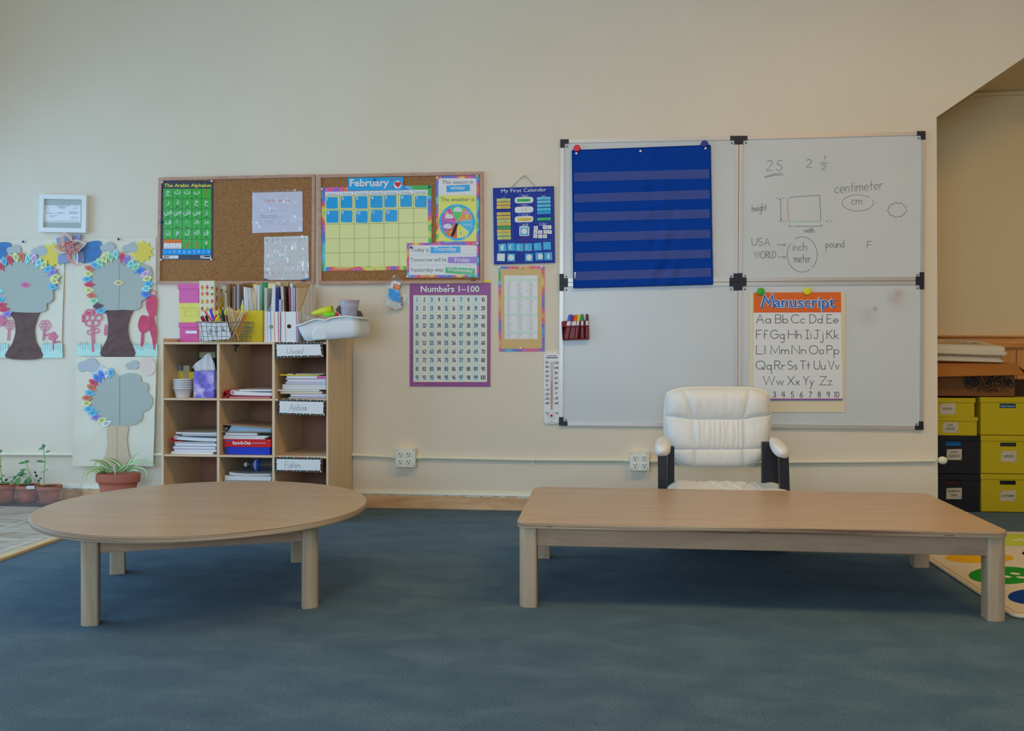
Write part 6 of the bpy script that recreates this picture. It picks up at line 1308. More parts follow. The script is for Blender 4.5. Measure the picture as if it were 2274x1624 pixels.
# cones on the side facing the middle of the room
b = MB()
for i in range(4):
    for j in range(6):
        yy, z_ = YFI+.03+i*.055, ZT+.03+j*.05
        if z_ > zl-.02 and i > 1: continue
        c1, c2 = rows_[(i*2+j) % 5]
        for pts, c, l in (([(-.009, -.002), (.009, -.002), (.006, -.018), (-.006, -.018)], (190, 120, 50), .0003), ([(-.010, -.002), (.010, -.002), (.008, .007), (-.008, .007)], c2, .0005), ([(-.009, .006), (.009, .006), (0, .022)], c1, .0007)): b.poly([(x1+l, yy+a, z_+e) for a, e in pts], M(c))
b.build('printed_cones', t)
for px0, px1, lab in ((476.5, 511.5, 'yellow magazine file next to the ice cream file, full of clear pen packets'), (512, 547.5, 'middle yellow magazine file full of brown folders'), (548, 583.5, 'right yellow magazine file full of white papers')): magfile(px0, px1, 690, 632, YFI, .24, YEL, lab)
def strmat(cols, seed):
    return None
SFM = M((184, 184, 186), .45, .3); SFS = M((176, 164, 142), .5, .3)
za = zm(580, 615, 9.475); YFY = YFI; YFI = YF+.035
for k, (px0, px1, cols, hole, hc, lab) in enumerate(((586, 621.3, ((70, (180, 110, 80)), (130, (110, 170, 120)), (200, (80, 110, 170)), (278, (196, 130, 70)), (362, (160, 50, 100))), (210, 1052), (120, 112, 108), 'white magazine file with many coloured stripes and a finger hole'), (624.6, 660.6, ((510, (190, 130, 80)), (742, (150, 60, 110))), (588, 1042), (46, 36, 32), 'white magazine file with two stripes, beside the white basin'))):
    t, x0, x1, zl, zh = magfile(px0, px1, 692.5, 634, YFI, .285, SFM, lab)
    s = Sheet(Y=YFI-.0005, z=za)
    for x, c in cols: s.line([(x-4, 742), (x+4, 1362)], 16, M(c), 1, dots=False)
    s.fill(circ(*hole, 48, n=24), M((170, 170, 172)), 2); s.fill(circ(*hole, 44, n=24), M(hc, .9), 3); s.build('stripes', MF['front'])
    b = MB()
    for i, c in enumerate(((120, 100, 90), (190, 130, 80), (120, 150, 80), (180, 120, 110))):
        y = YFI+.06+i*.062; u = 1-((y-YFI)/.285-.06)/.8; zt2 = zl+(zh-zl)*(.5+.5*cos(pi*max(0, min(1, u)))) if u > 0 else zh
        b.add([(x1+.0006, y, ZT), (x1+.0006, y+.0045, ZT), (x1+.0006, y+.0045, zt2-.004), (x1+.0006, y, zt2-.006)], [[0, 1, 2, 3]], M(c))
    b.build('side_stripes', t)

# papers and folders standing in the files
def sheaf(pts, dy, dep, col, lab, nm='folder', zm_=None, th=None, cat=None, page=False):
    Y = (YFY if zm_ is None else YFI)+dy; q = zm_ or zz; V = [at_y(*q(x, y), Y) for x, y in pts]
    zmin = ZT+.003; n = len(V)
    t = MB(); cols = M(col, .6, .25) if not page else PAGEV
    low = min(v.z for v in V)
    for v in V:
        if v.z < low+.012: v.z = zmin
    t.prism(V, (0, dep, 0), cols); tag(t.build(nm), lab, cat or nm.replace('_', ' '), 'papers and folders in the magazine files')
def bandv(nt, b, tc, nd, L):
    mp = mapping(nt, tc, (320, 1, 1)); n = nd('TexNoise', Scale=1.0, Detail=2); L(mp.outputs[0], n.inputs['Vector'])
    r = ramp(nt, [(.3, alb((130, 128, 140))), (.55, alb((180, 182, 190)))]); L(n.outputs['Fac'], r.inputs[0]); L(r.outputs[0], b.inputs['Base Color'])
PAGEV = node_mat('sheet_edges', bandv, .7, .2)
sheaf([(880, 760), (900, 760), (905, 270), (885, 270)], .16, .08, (150, 110, 60), 'narrow tan card behind the pen packets', 'card_sheet')
for pts, dy, dep, col, lab, nm, pg in (
    ([(835, 750), (915, 750), (925, 390), (845, 395)], .05, .03, (150, 138, 126), 'clear packet of silver and brown pens in the left yellow file', 'pen_packet', 0),
    ([(925, 750), (980, 750), (985, 350), (935, 350)], .09, .12, (196, 140, 34), 'orange yellow folder in the left yellow file', 'folder', 0),
    ([(985, 750), (1150, 750), (1130, 350), (975, 350)], .12, .06, (170, 172, 166), 'clear packet of coloured pens in the left yellow file', 'pen_packet', 0),
    ([(1180, 750), (1225, 750), (1190, 150), (1110, 150)], .11, .14, (126, 98, 66), 'brown cardboard folder at the left of the middle yellow file', 'folder', 0),
    ([(1225, 750), (1262, 750), (1270, 175), (1240, 170)], .06, .18, (96, 78, 64), 'dark brown folder in the middle yellow file', 'folder', 0),
    ([(1266, 750), (1300, 750), (1305, 200), (1278, 200)], .05, .19, (134, 120, 116), 'greyish folder in the middle yellow file', 'folder', 0),
    ([(1304, 750), (1340, 750), (1345, 185), (1312, 185)], .06, .18, (110, 92, 84), 'brown grey folder in the middle yellow file', 'folder', 0),
    ([(1344, 750), (1385, 750), (1388, 185), (1350, 185)], .05, .19, (136, 130, 140), 'pale lilac folder in the middle yellow file', 'folder', 0),
    ([(1389, 750), (1425, 750), (1430, 165), (1392, 165)], .06, .18, (100, 84, 72), 'chocolate brown folder in the middle yellow file', 'folder', 0),
    ([(1430, 750), (1470, 750), (1478, 150), (1436, 150)], .08, .16, (120, 98, 78), 'tallest brown folder at the right of the middle yellow file', 'folder', 0),
    ([(1490, 750), (1680, 750), (1690, 130), (1480, 135)], .20, .04, (116, 82, 44), 'brown envelope at the back of the right yellow file', 'envelope', 0),
    ([(1530, 750), (1620, 750), (1570, 230), (1490, 222)], .03, .19, (182, 184, 192), 'white paper sheaf leaning left in the right yellow file', 'paper_sheaf', 1),
    ([(1624, 750), (1745, 750), (1650, 245), (1575, 235)], .04, .18, (182, 184, 192), 'second white paper sheaf leaning in the right yellow file', 'paper_sheaf', 1),
    ([(1752, 750), (1780, 750), (1755, 400), (1680, 250), (1628, 250)], .05, .16, (180, 164, 136), 'tan sheet leaning in the right yellow file', 'paper_sheaf', 0),
    ([(1790, 745), (1806, 745), (1800, 170), (1690, 145)], .12, .12, (196, 150, 50), 'yellow envelope in the right yellow file', 'envelope', 0),
    ([(1822, 745), (1868, 745), (1830, 185), (1720, 180)], .06, .15, (170, 176, 186), 'bluish white paper sheaf in the right yellow file', 'paper_sheaf', 1),
    ([(1872, 745), (1890, 745), (1890, 175), (1838, 175)], .08, .15, (90, 160, 150), 'teal folder in the right yellow file', 'folder', 0),
    ([(1893, 742), (1910, 742), (2000, 200), (2020, 130), (1905, 118)], .14, .10, (36, 120, 70), 'green folder in the right yellow file', 'folder', 0)): sheaf(pts, dy, dep, col, lab, nm, page=pg)
for pts, dy, dep, col, lab, nm, pg in (
    ([(68, 740), (110, 740), (128, 230), (64, 225)], .06, .17, (150, 146, 136), 'grey folder at the left of the many striped file', 'folder', 0),
    ([(122, 740), (240, 740), (300, 180), (280, 135), (160, 130), (140, 160)], .16, .05, (188, 166, 118), 'manila folder at the back of the many striped file', 'folder', 0),
    ([(150, 740), (292, 740), (300, 170), (240, 180)], .03, .12, (184, 186, 190), 'white paper sheaf leaning right in the many striped file', 'paper_sheaf', 1),
    ([(300, 740), (320, 740), (400, 330), (410, 120), (300, 108)], .19, .04, (176, 160, 138), 'tan folder behind the navy folder', 'folder', 0),
    ([(300, 740), (360, 740), (385, 215), (330, 225)], .03, .2, (24, 40, 104), 'navy folder in the many striped file', 'folder', 0),
    ([(372, 740), (392, 740), (412, 230), (384, 230)], .08, .12, (44, 100, 60), 'narrow green folder beside the navy folder', 'folder', 0),
    ([(400, 735), (372, 735), (376, 480), (425, 475)], .02, .04, (150, 146, 156), 'short grey booklet in front of the green folder', 'booklet', 0),
    ([(486, 725), (508, 725), (462, 205), (402, 200)], .04, .2, (176, 166, 148), 'off white folder leaning left in the two striped file', 'folder', 0),
    ([(512, 725), (540, 725), (500, 190), (470, 190)], .04, .2, (70, 56, 48), 'dark brown folder in the two striped file', 'folder', 0),
    ([(545, 725), (600, 725), (570, 120), (480, 118)], .10, .14, (146, 118, 76), 'brown envelope sheaf in the two striped file', 'envelope', 0),
    ([(605, 725), (622, 725), (600, 225), (575, 225)], .05, .18, (150, 70, 84), 'dark pink folder in the two striped file', 'folder', 0),
    ([(624, 725), (640, 725), (620, 215), (602, 215)], .06, .18, (176, 150, 150), 'pale pink folder in the two striped file', 'folder', 0),
    ([(645, 725), (690, 725), (660, 140), (606, 135)], .06, .18, (166, 172, 186), 'pale blue clear folder in the two striped file', 'folder', 0),
    ([(700, 725), (712, 725), (712, 235), (670, 230)], .05, .19, (150, 136, 160), 'lilac sheet at the right of the two striped file', 'paper_sheaf', 0)): sheaf(pts, dy, dep, col, lab, nm, za, page=pg)
# big tan envelope with an open flap, standing along the right side of the two striped file
t = thing('envelope', at_y(*za(860, 700), YFI+.1), 'large tan envelope with an open flap beside the curved file side', 'envelope', 'papers and folders in the magazine files')
b = MB(); xe = x1-.006; yq = YFI
b.prism([(xe, yq+.012, ZT+.004), (xe, yq+.27, ZT+.004), (xe, yq+.27, at_y(*za(1010, 240), yq+.27).z), (xe, yq+.012, at_y(*za(690, 225), yq+.012).z)], (-.004, 0, 0), M((180, 158, 134), .6)); b.build('envelope_body', t)
b = MB(); a = at_y(*za(690, 222), yq+.03); e = at_y(*za(1005, 228), yq+.27)
b.add([(xe-.002, yq+.03, a.z), (xe-.002, yq+.27, e.z), (xe-.02, yq+.25, e.z+.018), (xe-.028, yq+.04, a.z+.022)], [[0, 1, 2, 3]], M((150, 124, 80), .6)); b.build('flap', t, solid=.001)

# white basin tilted on the end of the bookcase
t = thing('plastic_basin', at_y(740, 758, YF+.05), 'white plastic basin tilted over the right end of the bookcase', 'basin')
BAS = M((176, 182, 184), .35, .4); yb_ = YF-.045
A0, A1 = at_y(*za(872, 1362), yb_+.02), at_y(*za(2060, 1262), yb_+.02)       # bottom edge, left and right
ang = math.atan2(A1.z-A0.z, A1.x-A0.x); wB = (A1-A0).length; RT_ = Matrix.Rotation(-ang, 4, 'Y')
def bp_(x, y, z_): return A0+Vector((x*cos(ang)-z_*sin(ang), y, x*sin(ang)+z_*cos(ang)))
def rl(x0, x1, y0, y1, z_, r, wavef=None, n=7):
    out = []
    for cx_, cy_, a in ((x1-r, y0+r, -90), (x1-r, y1-r, 0), (x0+r, y1-r, 90), (x0+r, y0+r, 180)):
        out += [(cx_+r*cos(radians(a+90*i/n)), cy_+r*sin(radians(a+90*i/n))) for i in range(n+1)]
    # subdivide the long straights
    full = []
    for i in range(len(out)):
        a, e = out[i], out[(i+1) % len(out)]; k = 12 if math.hypot(e[0]-a[0], e[1]-a[1]) > .08 else 1
        full += [(a[0]+(e[0]-a[0])*j/k, a[1]+(e[1]-a[1])*j/k) for j in range(k)]
    return [bp_(x, y, z_+(wavef(x) if wavef else 0)) for x, y in full]
xl_ = -.028; HB = .080; LB_ = wB+.002
def wv(x):
    u = (x-xl_)/(LB_-xl_); return .026*(1/(1+math.exp(-(u-.20)*16)))-.012*math.exp(-((u-.50)/.07)**2)-.012*max(0, u-.82)*5.5
DB_ = .23
lo = [rl(.012, wB-.012, .012, DB_-.012, .0, .03), rl(0, wB, 0, DB_, .008, .035), rl(-.014, wB+.004, -.006, DB_+.006, HB*.5, .036), rl(xl_+.004, LB_, -.010, DB_+.01, HB-.01, .038, wv), rl(xl_+.004, LB_, -.010, DB_+.01, HB, .038, wv)]
rim = [rl(xl_+.004, LB_, -.010, DB_+.01, HB-.002, .038, wv), rl(xl_-.010, LB_+.012, -.024, DB_+.024, HB-.003, .05, wv), rl(xl_-.011, LB_+.013, -.025, DB_+.025, HB+.002, .05, wv), rl(xl_-.006, LB_+.008, -.02, DB_+.02, HB+.006, .046, wv), rl(xl_+.008, LB_-.004, -.006, DB_+.006, HB+.003, .036, wv)]
inn = [rim[-1], rl(-.010, wB, 0, DB_, HB*.5, .033), rl(.008, wB-.008, .008, DB_-.008, .012, .03)]
b = MB(); b.loft(lo, BAS, caps=False); b.add(lo[0], [list(range(len(lo[0])-1, -1, -1))], BAS); b.loft(inn, BAS, caps=False); b.add(inn[-1], [list(range(len(inn[-1])))], BAS); b.build('tub', t)
b = MB(); b.loft(rim, BAS, caps=False); b.build('rim', t)
b = MB()                       # pressed handle panel in the front
def hp(u, v):
    x = .055+u*.075; z_ = .006+v*.062*(1-.25*(2*u-1)**4); q = (2*u-1)**2+max(0, (v-.45)/.55)**2; e = max(0, min(1, (1.0-q)*5)); e = e*e*(3-2*e); return bp_(x, -.0105*min(1, z_/(HB*.5))*.6-.0045*max(0, z_/(HB*.5)-1)+.0012-.0042*e, z_)
b.grid(hp, 20, 14, BAS); b.build('handle_panel', t)
# things in the basin
def seg_(c0, c1, r0, r1, m, wall=True):
    pass
p0, p1 = at_y(*za(1090, 770), yb_+.12), at_y(*za(1500, 680), yb_+.12)
t = thing('plastic_cup', p0, 'lime green cup lying in the white basin', 'cup', 'things in the white basin'); b = MB(); ax = (p1-p0); L = ax.length; LM = M((170, 176, 40), .3, .4)
b.lathe([(0, -.008), (.006, -.007), (.010, 0), (.018, L*.45), (.0205, L), (.0185, L), (.016, L*.45), (0, .01)], p0, LM, 24, axis=ax.normalized()); b.build('cup_body', t)
t = MB(); p0, p1 = at_y(*za(1330, 800), yb_+.10), at_y(*za(1590, 785), yb_+.10); ax = p1-p0; t.lathe([(0, -.006), (.008, 0), (.011, ax.length*.5), (.009, ax.length), (0, ax.length+.004)], p0, M((96, 180, 30), .35), 16, axis=ax.normalized()); tag(t.build('green_tube'), 'bright green tube lying in the white basin', 'tube', 'things in the white basin')
t = MB(); t.lathe([(0, -.012), (.009, -.008), (.012, 0), (.009, .008), (0, .012)], at_y(*za(1585, 795), yb_+.08), M((170, 26, 60), .4), 16); tag(t.build('red_ball'), 'small dark red ball in the white basin', 'ball', 'things in the white basin')
# dotted bucket with three more nested in it
def bucket(c, ax, r0, r1, h, m, nm, lab, dots=None, grp='buckets in the white basin'):
    t = thing(nm, c, lab, 'bucket', grp); b = MB()
    b.lathe([(0, .002), (r0, 0), (r1, h), (r1*1.04, h), (r1*1.04, h-.003), (r1*1.0, h-.003), (r0*.98, .0005)], c, m, 32, axis=ax); b.lathe([(r0*.9, .004), (r1*.96, h)], c, m, 32, axis=ax); MF['bucket'] = b.build('bucket_body', t)
    return t
cB, cT = at_y(*za(1855, 842), yb_+.10), at_y(*za(1845, 492), yb_+.10); axb = (cT-cB); axb = Vector((axb.x+.006, axb.y-.004, axb.z)).normalized()
hB = (cT-cB).length; rT = (at_y(*za(2048, 500), yb_+.1).x-at_y(*za(1636, 500), yb_+.1).x)/2; DOTW = M((176, 170, 196), .35, .4)
t = bucket(cB, axb, rT*.74, rT*.97, hB, DOTW, 'small_bucket', 'lilac bucket with red dots in the white basin')
b = MB(); RDm = M((160, 50, 80), .4); Rm = axb.to_track_quat('Z', 'Y').to_matrix()
for i in range(90):
    a = random.uniform(0, 2*pi); hh = random.uniform(.08, .92)*hB; r = rT*(.74+.23*hh/hB)+.0004
    q = [cB+Rm @ Vector((r*cos(a+.0017/rT*cos(k)), r*sin(a+.0017/rT*cos(k)), hh+.0017*sin(k))) for k in [j*pi/3 for j in range(6)]]; b.poly(q, RDm)
bkb = MF['bucket']; b.build('dots', bkb); b = MB(); ring = [cB+Rm @ Vector((rT*1.0*cos(a), rT*1.0*sin(a), hB)) for a in [i*2*pi/32 for i in range(33)]]; b.tube(ring, .0016, M((166, 96, 116), .4), 6); b.build('rim_band', t)
e0 = at_y(*za(1738, 552), yb_+.055); b = MB(); b.lathe([(.003, .001), (.0065, .002), (.0065, -.003)], e0, CHROME, 14, axis=Vector((-.2, -1, 0)).normalized()); b.build('handle_eyelet', bkb)
for i, (c, dx) in enumerate((((132, 84, 84), .0), ((70, 54, 56), -.007), ((96, 84, 80), -.013))):
    c0 = at_y(*za(1800-i*14, 815-i*10), yb_+.115); c1 = at_y(*za(1620-i*16, 570+i*14), yb_+.115); ax = (c1-c0).normalized()
    bucket(c0, ax, .016, .021, (c1-c0).length*(.82-.05*i), M(c, .45), 'nested_cup', ('dull rose cup leaning beside the dotted bucket', 'dark brown cup nested behind the rose cup', 'grey cup at the back of the nested cups')[i], grp='nested cups in the white basin')
t = MB(); V = [at_y(*za(x, y), yb_+.11) for x, y in ((1990, 830), (2120, 830), (2060, 712), (2005, 725))]; t.prism(V, (0, .03, 0), M((60, 58, 50), .6)); tag(t.build('black_clip', bevel=.002), 'dark clip at the right end of the white basin', 'clip', 'things in the white basin')
t = MB(); V = [at_y(*za(x, y), yb_+.10) for x, y in ((835, 905), (920, 780), (1060, 850), (1000, 900))]; t.prism(V, (0, .05, 0), film(.1, .3, name='clear_case', diff=.15)); tag(t.build('clear_case'), 'clear plastic case at the left end of the white basin', 'case', 'things in the white basin')

# wire basket of pencils
yw = YF-.035; WR = M((120, 124, 128), .3, .5, .8)
t = thing('wire_basket', at_y(490, 758, YF+.05), 'grey wire basket full of pencils on the front of the bookcase', 'basket')
tl, tr, bl_, br_ = at_y(*zz(442, 990), yw), at_y(*zz(1450, 990), yw), at_y(*zz(522, 1412), yw+.015), at_y(*zz(1412, 1412), yw+.015)
bl_.z = br_.z = ZT+.003; tl.z = tr.z = (tl.z+tr.z)/2
bd = .16
def bk(u, v, w):   # u across, v up, w depth
    lo_ = bl_.lerp(br_, u); hi = tl.lerp(tr, u); p = lo_.lerp(hi, v); p.y += w*((bd-.03)*(1-v)+bd*v); return p
b = MB(); rimp = [bk(0, 1, 0), bk(1, 1, 0), bk(1, 1, 1), bk(0, 1, 1), bk(0, 1, 0)]; b.tube(rimp, .0024, WR, 8); b.build('rim_wire', t)
b = MB()
for v in (0, .26, .52, .77): b.tube([bk(0, v, 0), bk(1, v, 0), bk(1, v, 1), bk(0, v, 1), bk(0, v, 0)], .0012, WR, 6)
for i in range(10):
    u = i/9; b.tube([bk(u, 1, 0), bk(u, 0, 0), bk(u, 0, 1), bk(u, 1, 1)], .0012, WR, 6)
for i in range(1, 6):
    w_ = i/6; b.tube([bk(0, 1, w_), bk(0, 0, w_), bk(1, 0, w_), bk(1, 1, w_)], .0012, WR, 6)
b.build('mesh_wires', t)
b = MB(); q = [bk(1.003, .72, .35), bk(1.003, .38, .35), bk(1.003, .38, .75), bk(1.003, .72, .75), bk(1.003, .72, .35)]; b.tube(q, .002, WR, 6); b.build('side_handle', t)
# cards in the front of the basket
s = Sheet(Y=yw+.020, z=zz)
CDQ = [(575, 1000), (860, 1024), (1130, 1005), (1215, 1320), (1150, 1375), (760, 1388), (575, 1395)]
t = thing('word_cards', at_y(*zz(880, 1390), yw+.02), 'white cards with sideways handwriting in the front of the wire basket', 'cards')
s.slab(CDQ, .006, M((180, 182, 194), .6)); 
SI = M((60, 60, 76)); zsave = s.z
def rot(tx, x, y, k, w_):   # letters turned a quarter turn clockwise, reading downwards
    segs, wd = stroke_text(tx, .3)
    for st in segs: s.line([(x+py*k, y+px*k) for px, py in st], w_, SI, 1)
rot('will', 1020, 1105, 32, 10); rot('saw', 865, 1100, 54, 11); rot('my', 735, 1150, 50, 11); s.line([(680, 1165), (690, 1210)], 9, SI); s.line([(675, 1050), (805, 1042)], 4, M((130, 134, 150))); 
for x in (680, 800, 985): s.line([(x, 1050), (x+25, 1370)], 3, M((150, 152, 166)), 1, dots=False)
s.build('card_stack', t)
def pencil(tx, ty, bx, by, r, c, lab, dy, tip=None, nm='pencil', cat='pencil'):
    a, e = at_y(*zz(tx, ty), yw+dy), at_y(*zz(bx, by), yw+dy+.01); d = (e-a).normalized(); e = a+d*((a.z-ZT-.008)/max(.3, -d.z)); m = M(c, .45, .35)
    t = thing(nm, e, lab, cat, 'pencils and pens in the wire basket')
    b = MB(); k = min(.18, .014/(e-a).length); b.tube([a.lerp(e, k), e], r, m, 7, smooth=False); b.build('barrel', t)
    b = MB(); b.tube([a, a.lerp(e, k)], [r*.25 if tip != 'cap' else r*.8, r*(1 if tip != 'cap' else 1.12)], M((184, 160, 124) if tip != 'cap' else c, .5), 7); b.build('tip' if tip != 'cap' else 'cap', t)
PN = [(590, 860, 640, 960, .005, (150, 24, 30), 'red pen at the left end of the wire basket', .03, 'cap'), (555, 880, 600, 970, .005, (140, 20, 26), 'dark red pen leaning at the left end of the basket', .05, 'cap'), (632, 740, 740, 900, .0045, (210, 60, 90), 'pink pen leaning in the left of the basket', .04, 'cap'), (665, 850, 700, 960, .006, (28, 26, 28), 'black marker at the left of the basket', .03, 'cap'), (755, 700, 830, 930, .0068, (40, 70, 180), 'large blue marker in the basket', .045, 'cap'),
  (905, 830, 830, 950, .0048, (200, 30, 90), 'magenta marker leaning left in the basket', .03, 'cap'), (955, 850, 890, 950, .0052, (200, 190, 40), 'short yellow pen leaning left in the basket', .032, 'cap'), (940, 690, 1000, 950, .0036, (196, 90, 40), 'orange pencil in the middle of the basket', .06, None), (905, 770, 1040, 950, .0042, (66, 76, 96), 'slate blue pencil leaning in the middle of the basket', .04, None), (1038, 660, 1060, 950, .0034, (34, 44, 80), 'dark navy pencil with its tip up', .055, None), (1010, 740, 1030, 950, .005, (40, 90, 50), 'green marker in the middle of the basket', .075, 'cap'),
  (1052, 820, 1070, 960, .006, (26, 24, 26), 'black marker in the middle of the basket', .04, 'cap'), (1090, 790, 1130, 960, .0036, (110, 30, 60), 'maroon pencil in the middle of the basket', .05, None), (1110, 690, 1150, 960, .0034, (120, 150, 70), 'olive green pencil among the wooden ones', .07, None), (1140, 650, 1180, 960, .0038, (176, 150, 116), 'first plain wooden pencil right of the maroon one', .05, None), (1180, 640, 1210, 960, .0038, (172, 146, 112), 'tallest plain wooden pencil in the basket', .06, None), (1210, 680, 1240, 960, .0036, (166, 140, 108), 'plain wooden pencil right of the tallest one', .045, None), (1235, 690, 1290, 960, .0038, (170, 144, 110), 'plain wooden pencil leaning slightly right in the centre', .04, None),
  (1270, 720, 1300, 960, .0036, (160, 134, 104), 'plain wooden pencil behind the centre bundle', .07, None), (1320, 740, 1330, 960, .0036, (150, 140, 140), 'grey pencil with a silver end', .06, 'cap'), (1350, 730, 1365, 960, .0036, (158, 130, 100), 'plain wooden pencil left of the lime pen', .05, None), (1390, 690, 1400, 960, .0038, (210, 150, 60), 'orange yellow pencil left of the lime pen', .065, None), (1490, 720, 1360, 960, .0044, (164, 140, 108), 'thick plain wooden pencil leaning left at the right side', .03, None), (1530, 720, 1420, 960, .0044, (168, 142, 110), 'thick pencil with a green band leaning left', .028, None), (1540, 770, 1460, 970, .0044, (200, 120, 40), 'orange pencil leaning left at the right side', .04, None), (1600, 710, 1500, 980, .0052, (214, 130, 30), 'bright orange pencil at the right end of the basket', .05, None)]
for p in PN: pencil(p[0], p[1], p[2], p[3], p[4], p[5], p[6], p[7], p[8], 'pencil' if p[8] is None else 'pen', 'pencil' if p[8] is None else 'pen')
a = at_y(*zz(1475, 500), yw+.08); e = at_y(*zz(1455, 960), yw+.08); t = thing('paint_pen', e, 'tall lime pen with a white pointed cap in the basket', 'pen', 'pencils and pens in the wire basket')
b = MB(); b.tube([a.lerp(e, .22), a.lerp(e, .32), e], [.0045, .0078, .0078], M((168, 190, 60), .4), 12); b.build('barrel', t); b = MB(); b.tube([a, a.lerp(e, .08), a.lerp(e, .22)], [.0012, .003, .0046], M((190, 184, 170), .4), 10); b.build('cap', t)
# ---------------------------------------------------------------- low tables
def leg(b, cx_, cy_, w, z1, rot, ox, oy, m):
    """square leg with a well rounded outer corner (pointing to ox, oy)"""
    h = w/2; pts = []
    for sx, sy in ((1, 1), (-1, 1), (-1, -1), (1, -1)):
        r = .030 if (sx == ox and sy == oy) else .009 if (sx == ox or sy == oy) else .005
        a0 = {(1, 1): 0, (-1, 1): 90, (-1, -1): 180, (1, -1): 270}[(sx, sy)]
        pts += [(sx*(h-r)+r*cos(radians(a0+i*15)), sy*(h-r)+r*sin(radians(a0+i*15))) for i in range(7)]
    c, s_ = cos(rot), sin(rot)
    ring = [(cx_+x*c-y*s_, cy_+x*s_+y*c) for x, y in pts]
    b.prism([(x, y, 0.0) for x, y in ring], (0, 0, z1), m)
def rotp(x, y, a): return x*cos(a)-y*sin(a), x*sin(a)+y*cos(a)
# round table
RX, RY, RR, RZ, RP, RS = -1.487, 3.240, .584, .3115, .3965, .347
t = thing('round_table', (RX, RY, 0), 'low round maple table on the carpet at the left', 'table', 'low wooden tables')
TH = .0215; b = MB(); n = 96
prof = [(RR-.004, RZ-TH), (RR-.001, RZ-TH+.0015), (RR, RZ-TH+.004), (RR, RZ-.004), (RR-.0012, RZ-.0012), (RR-.004, RZ)]
b.lathe(prof, (RX, RY, 0), PLY, n, smooth=False); b.f.pop(); b.mi.pop(); b.sm.pop(); b.f.pop(); b.mi.pop(); b.sm.pop()
top = [(RX+(RR-.004)*cos(2*pi*j/n), RY+(RR-.004)*sin(2*pi*j/n), RZ) for j in range(n)]
b.add(top, [list(range(n))], MAPLE); b.add([(x, y, RZ-TH) for x, y, _ in top], [list(range(n-1, -1, -1))], PLY); b.build('tabletop', t)
for ox, oy in ((-1, -1), (1, -1), (1, 1), (-1, 1)):
    x, y = rotp(ox*RS, oy*RS, RP); b = MB(); leg(b, RX+x, RY+y, .056, RZ-TH, RP, ox, oy, MAPLE_LEG); b.build('leg', t)
AH = .062
for k, (ax, ay) in enumerate(((0, -1), (1, 0), (0, 1), (-1, 0))):
    T = Matrix.Translation((RX, RY, 0)) @ Matrix.Rotation(RP+k*pi/2, 4, 'Z'); b = MB(); b.box(-RS+.027, RS-.027, -RS-.010, -RS+.010, RZ-TH-AH, RZ-TH, MAPLE_APRON, T); b.build('apron', t, bevel=.002)
# rectangular table
QX, QY, QZ, QP, HX, HY = .4785, 3.519, .2925, .0053, .808, .401
t = thing('rectangular_table', (QX, QY, 0), 'low rectangular maple table in front of the white armchair', 'table', 'low wooden tables')
def rrt(hx, hy, r, n=8):
    p = []
    for sx, sy, a in ((1, 1, 0), (-1, 1, 90), (-1, -1, 180), (1, -1, 270)): p += [(sx*(hx-r)+r*cos(radians(a+90*i/n)), sy*(hy-r)+r*sin(radians(a+90*i/n))) for i in range(n+1)]
    return [(QX+rotp(x, y, QP)[0], QY+rotp(x, y, QP)[1]) for x, y in p]
b = MB(); loops = [[Vector((x, y, z_)) for x, y in rrt(HX-i_, HY-i_, .05-i_)] for i_, z_ in ((.004, QZ-TH), (.001, QZ-TH+.0015), (0, QZ-TH+.004), (0, QZ-.004), (.0012, QZ-.0012), (.004, QZ))]
b.loft(loops, PLY, caps=False, smooth=False); b.add(loops[0], [list(range(len(loops[0])-1, -1, -1))], PLY); b.add(loops[-1], [list(range(len(loops[0])))], MAPLE)
KN = M((84, 60, 46), .7)
for x, w_, z_ in ((-.70, .020, .010), (-.02, .028, .009), (.30, .018, .012), (.6, .03, .008)): b.box(QX+x, QX+x+w_, QY-HY-.0008+x*QP, QY-HY+.002, QZ-TH+z_-.001, QZ-TH+z_+.0012, KN)
b.build('tabletop', t)
for ox, oy in ((-1, -1), (1, -1), (1, 1), (-1, 1)):
    x, y = rotp(ox*.768, oy*.362, QP); b = MB(); leg(b, QX+x, QY+y, .062, QZ-TH, QP, ox, oy, MAPLE_LEG); b.build('leg', t)
T = Matrix.Translation((QX, QY, 0)) @ Matrix.Rotation(QP, 4, 'Z'); AH = .062
for x0, x1, y0, y1 in ((-.74, .74, -.376, -.354), (-.74, .74, .354, .376), (-.782, -.760, -.332, .332), (.760, .782, -.332, .332)): b = MB(); b.box(x0, x1, y0, y1, QZ-TH-AH, QZ-TH, MAPLE_APRON, T); b.build('apron', t, bevel=.002)

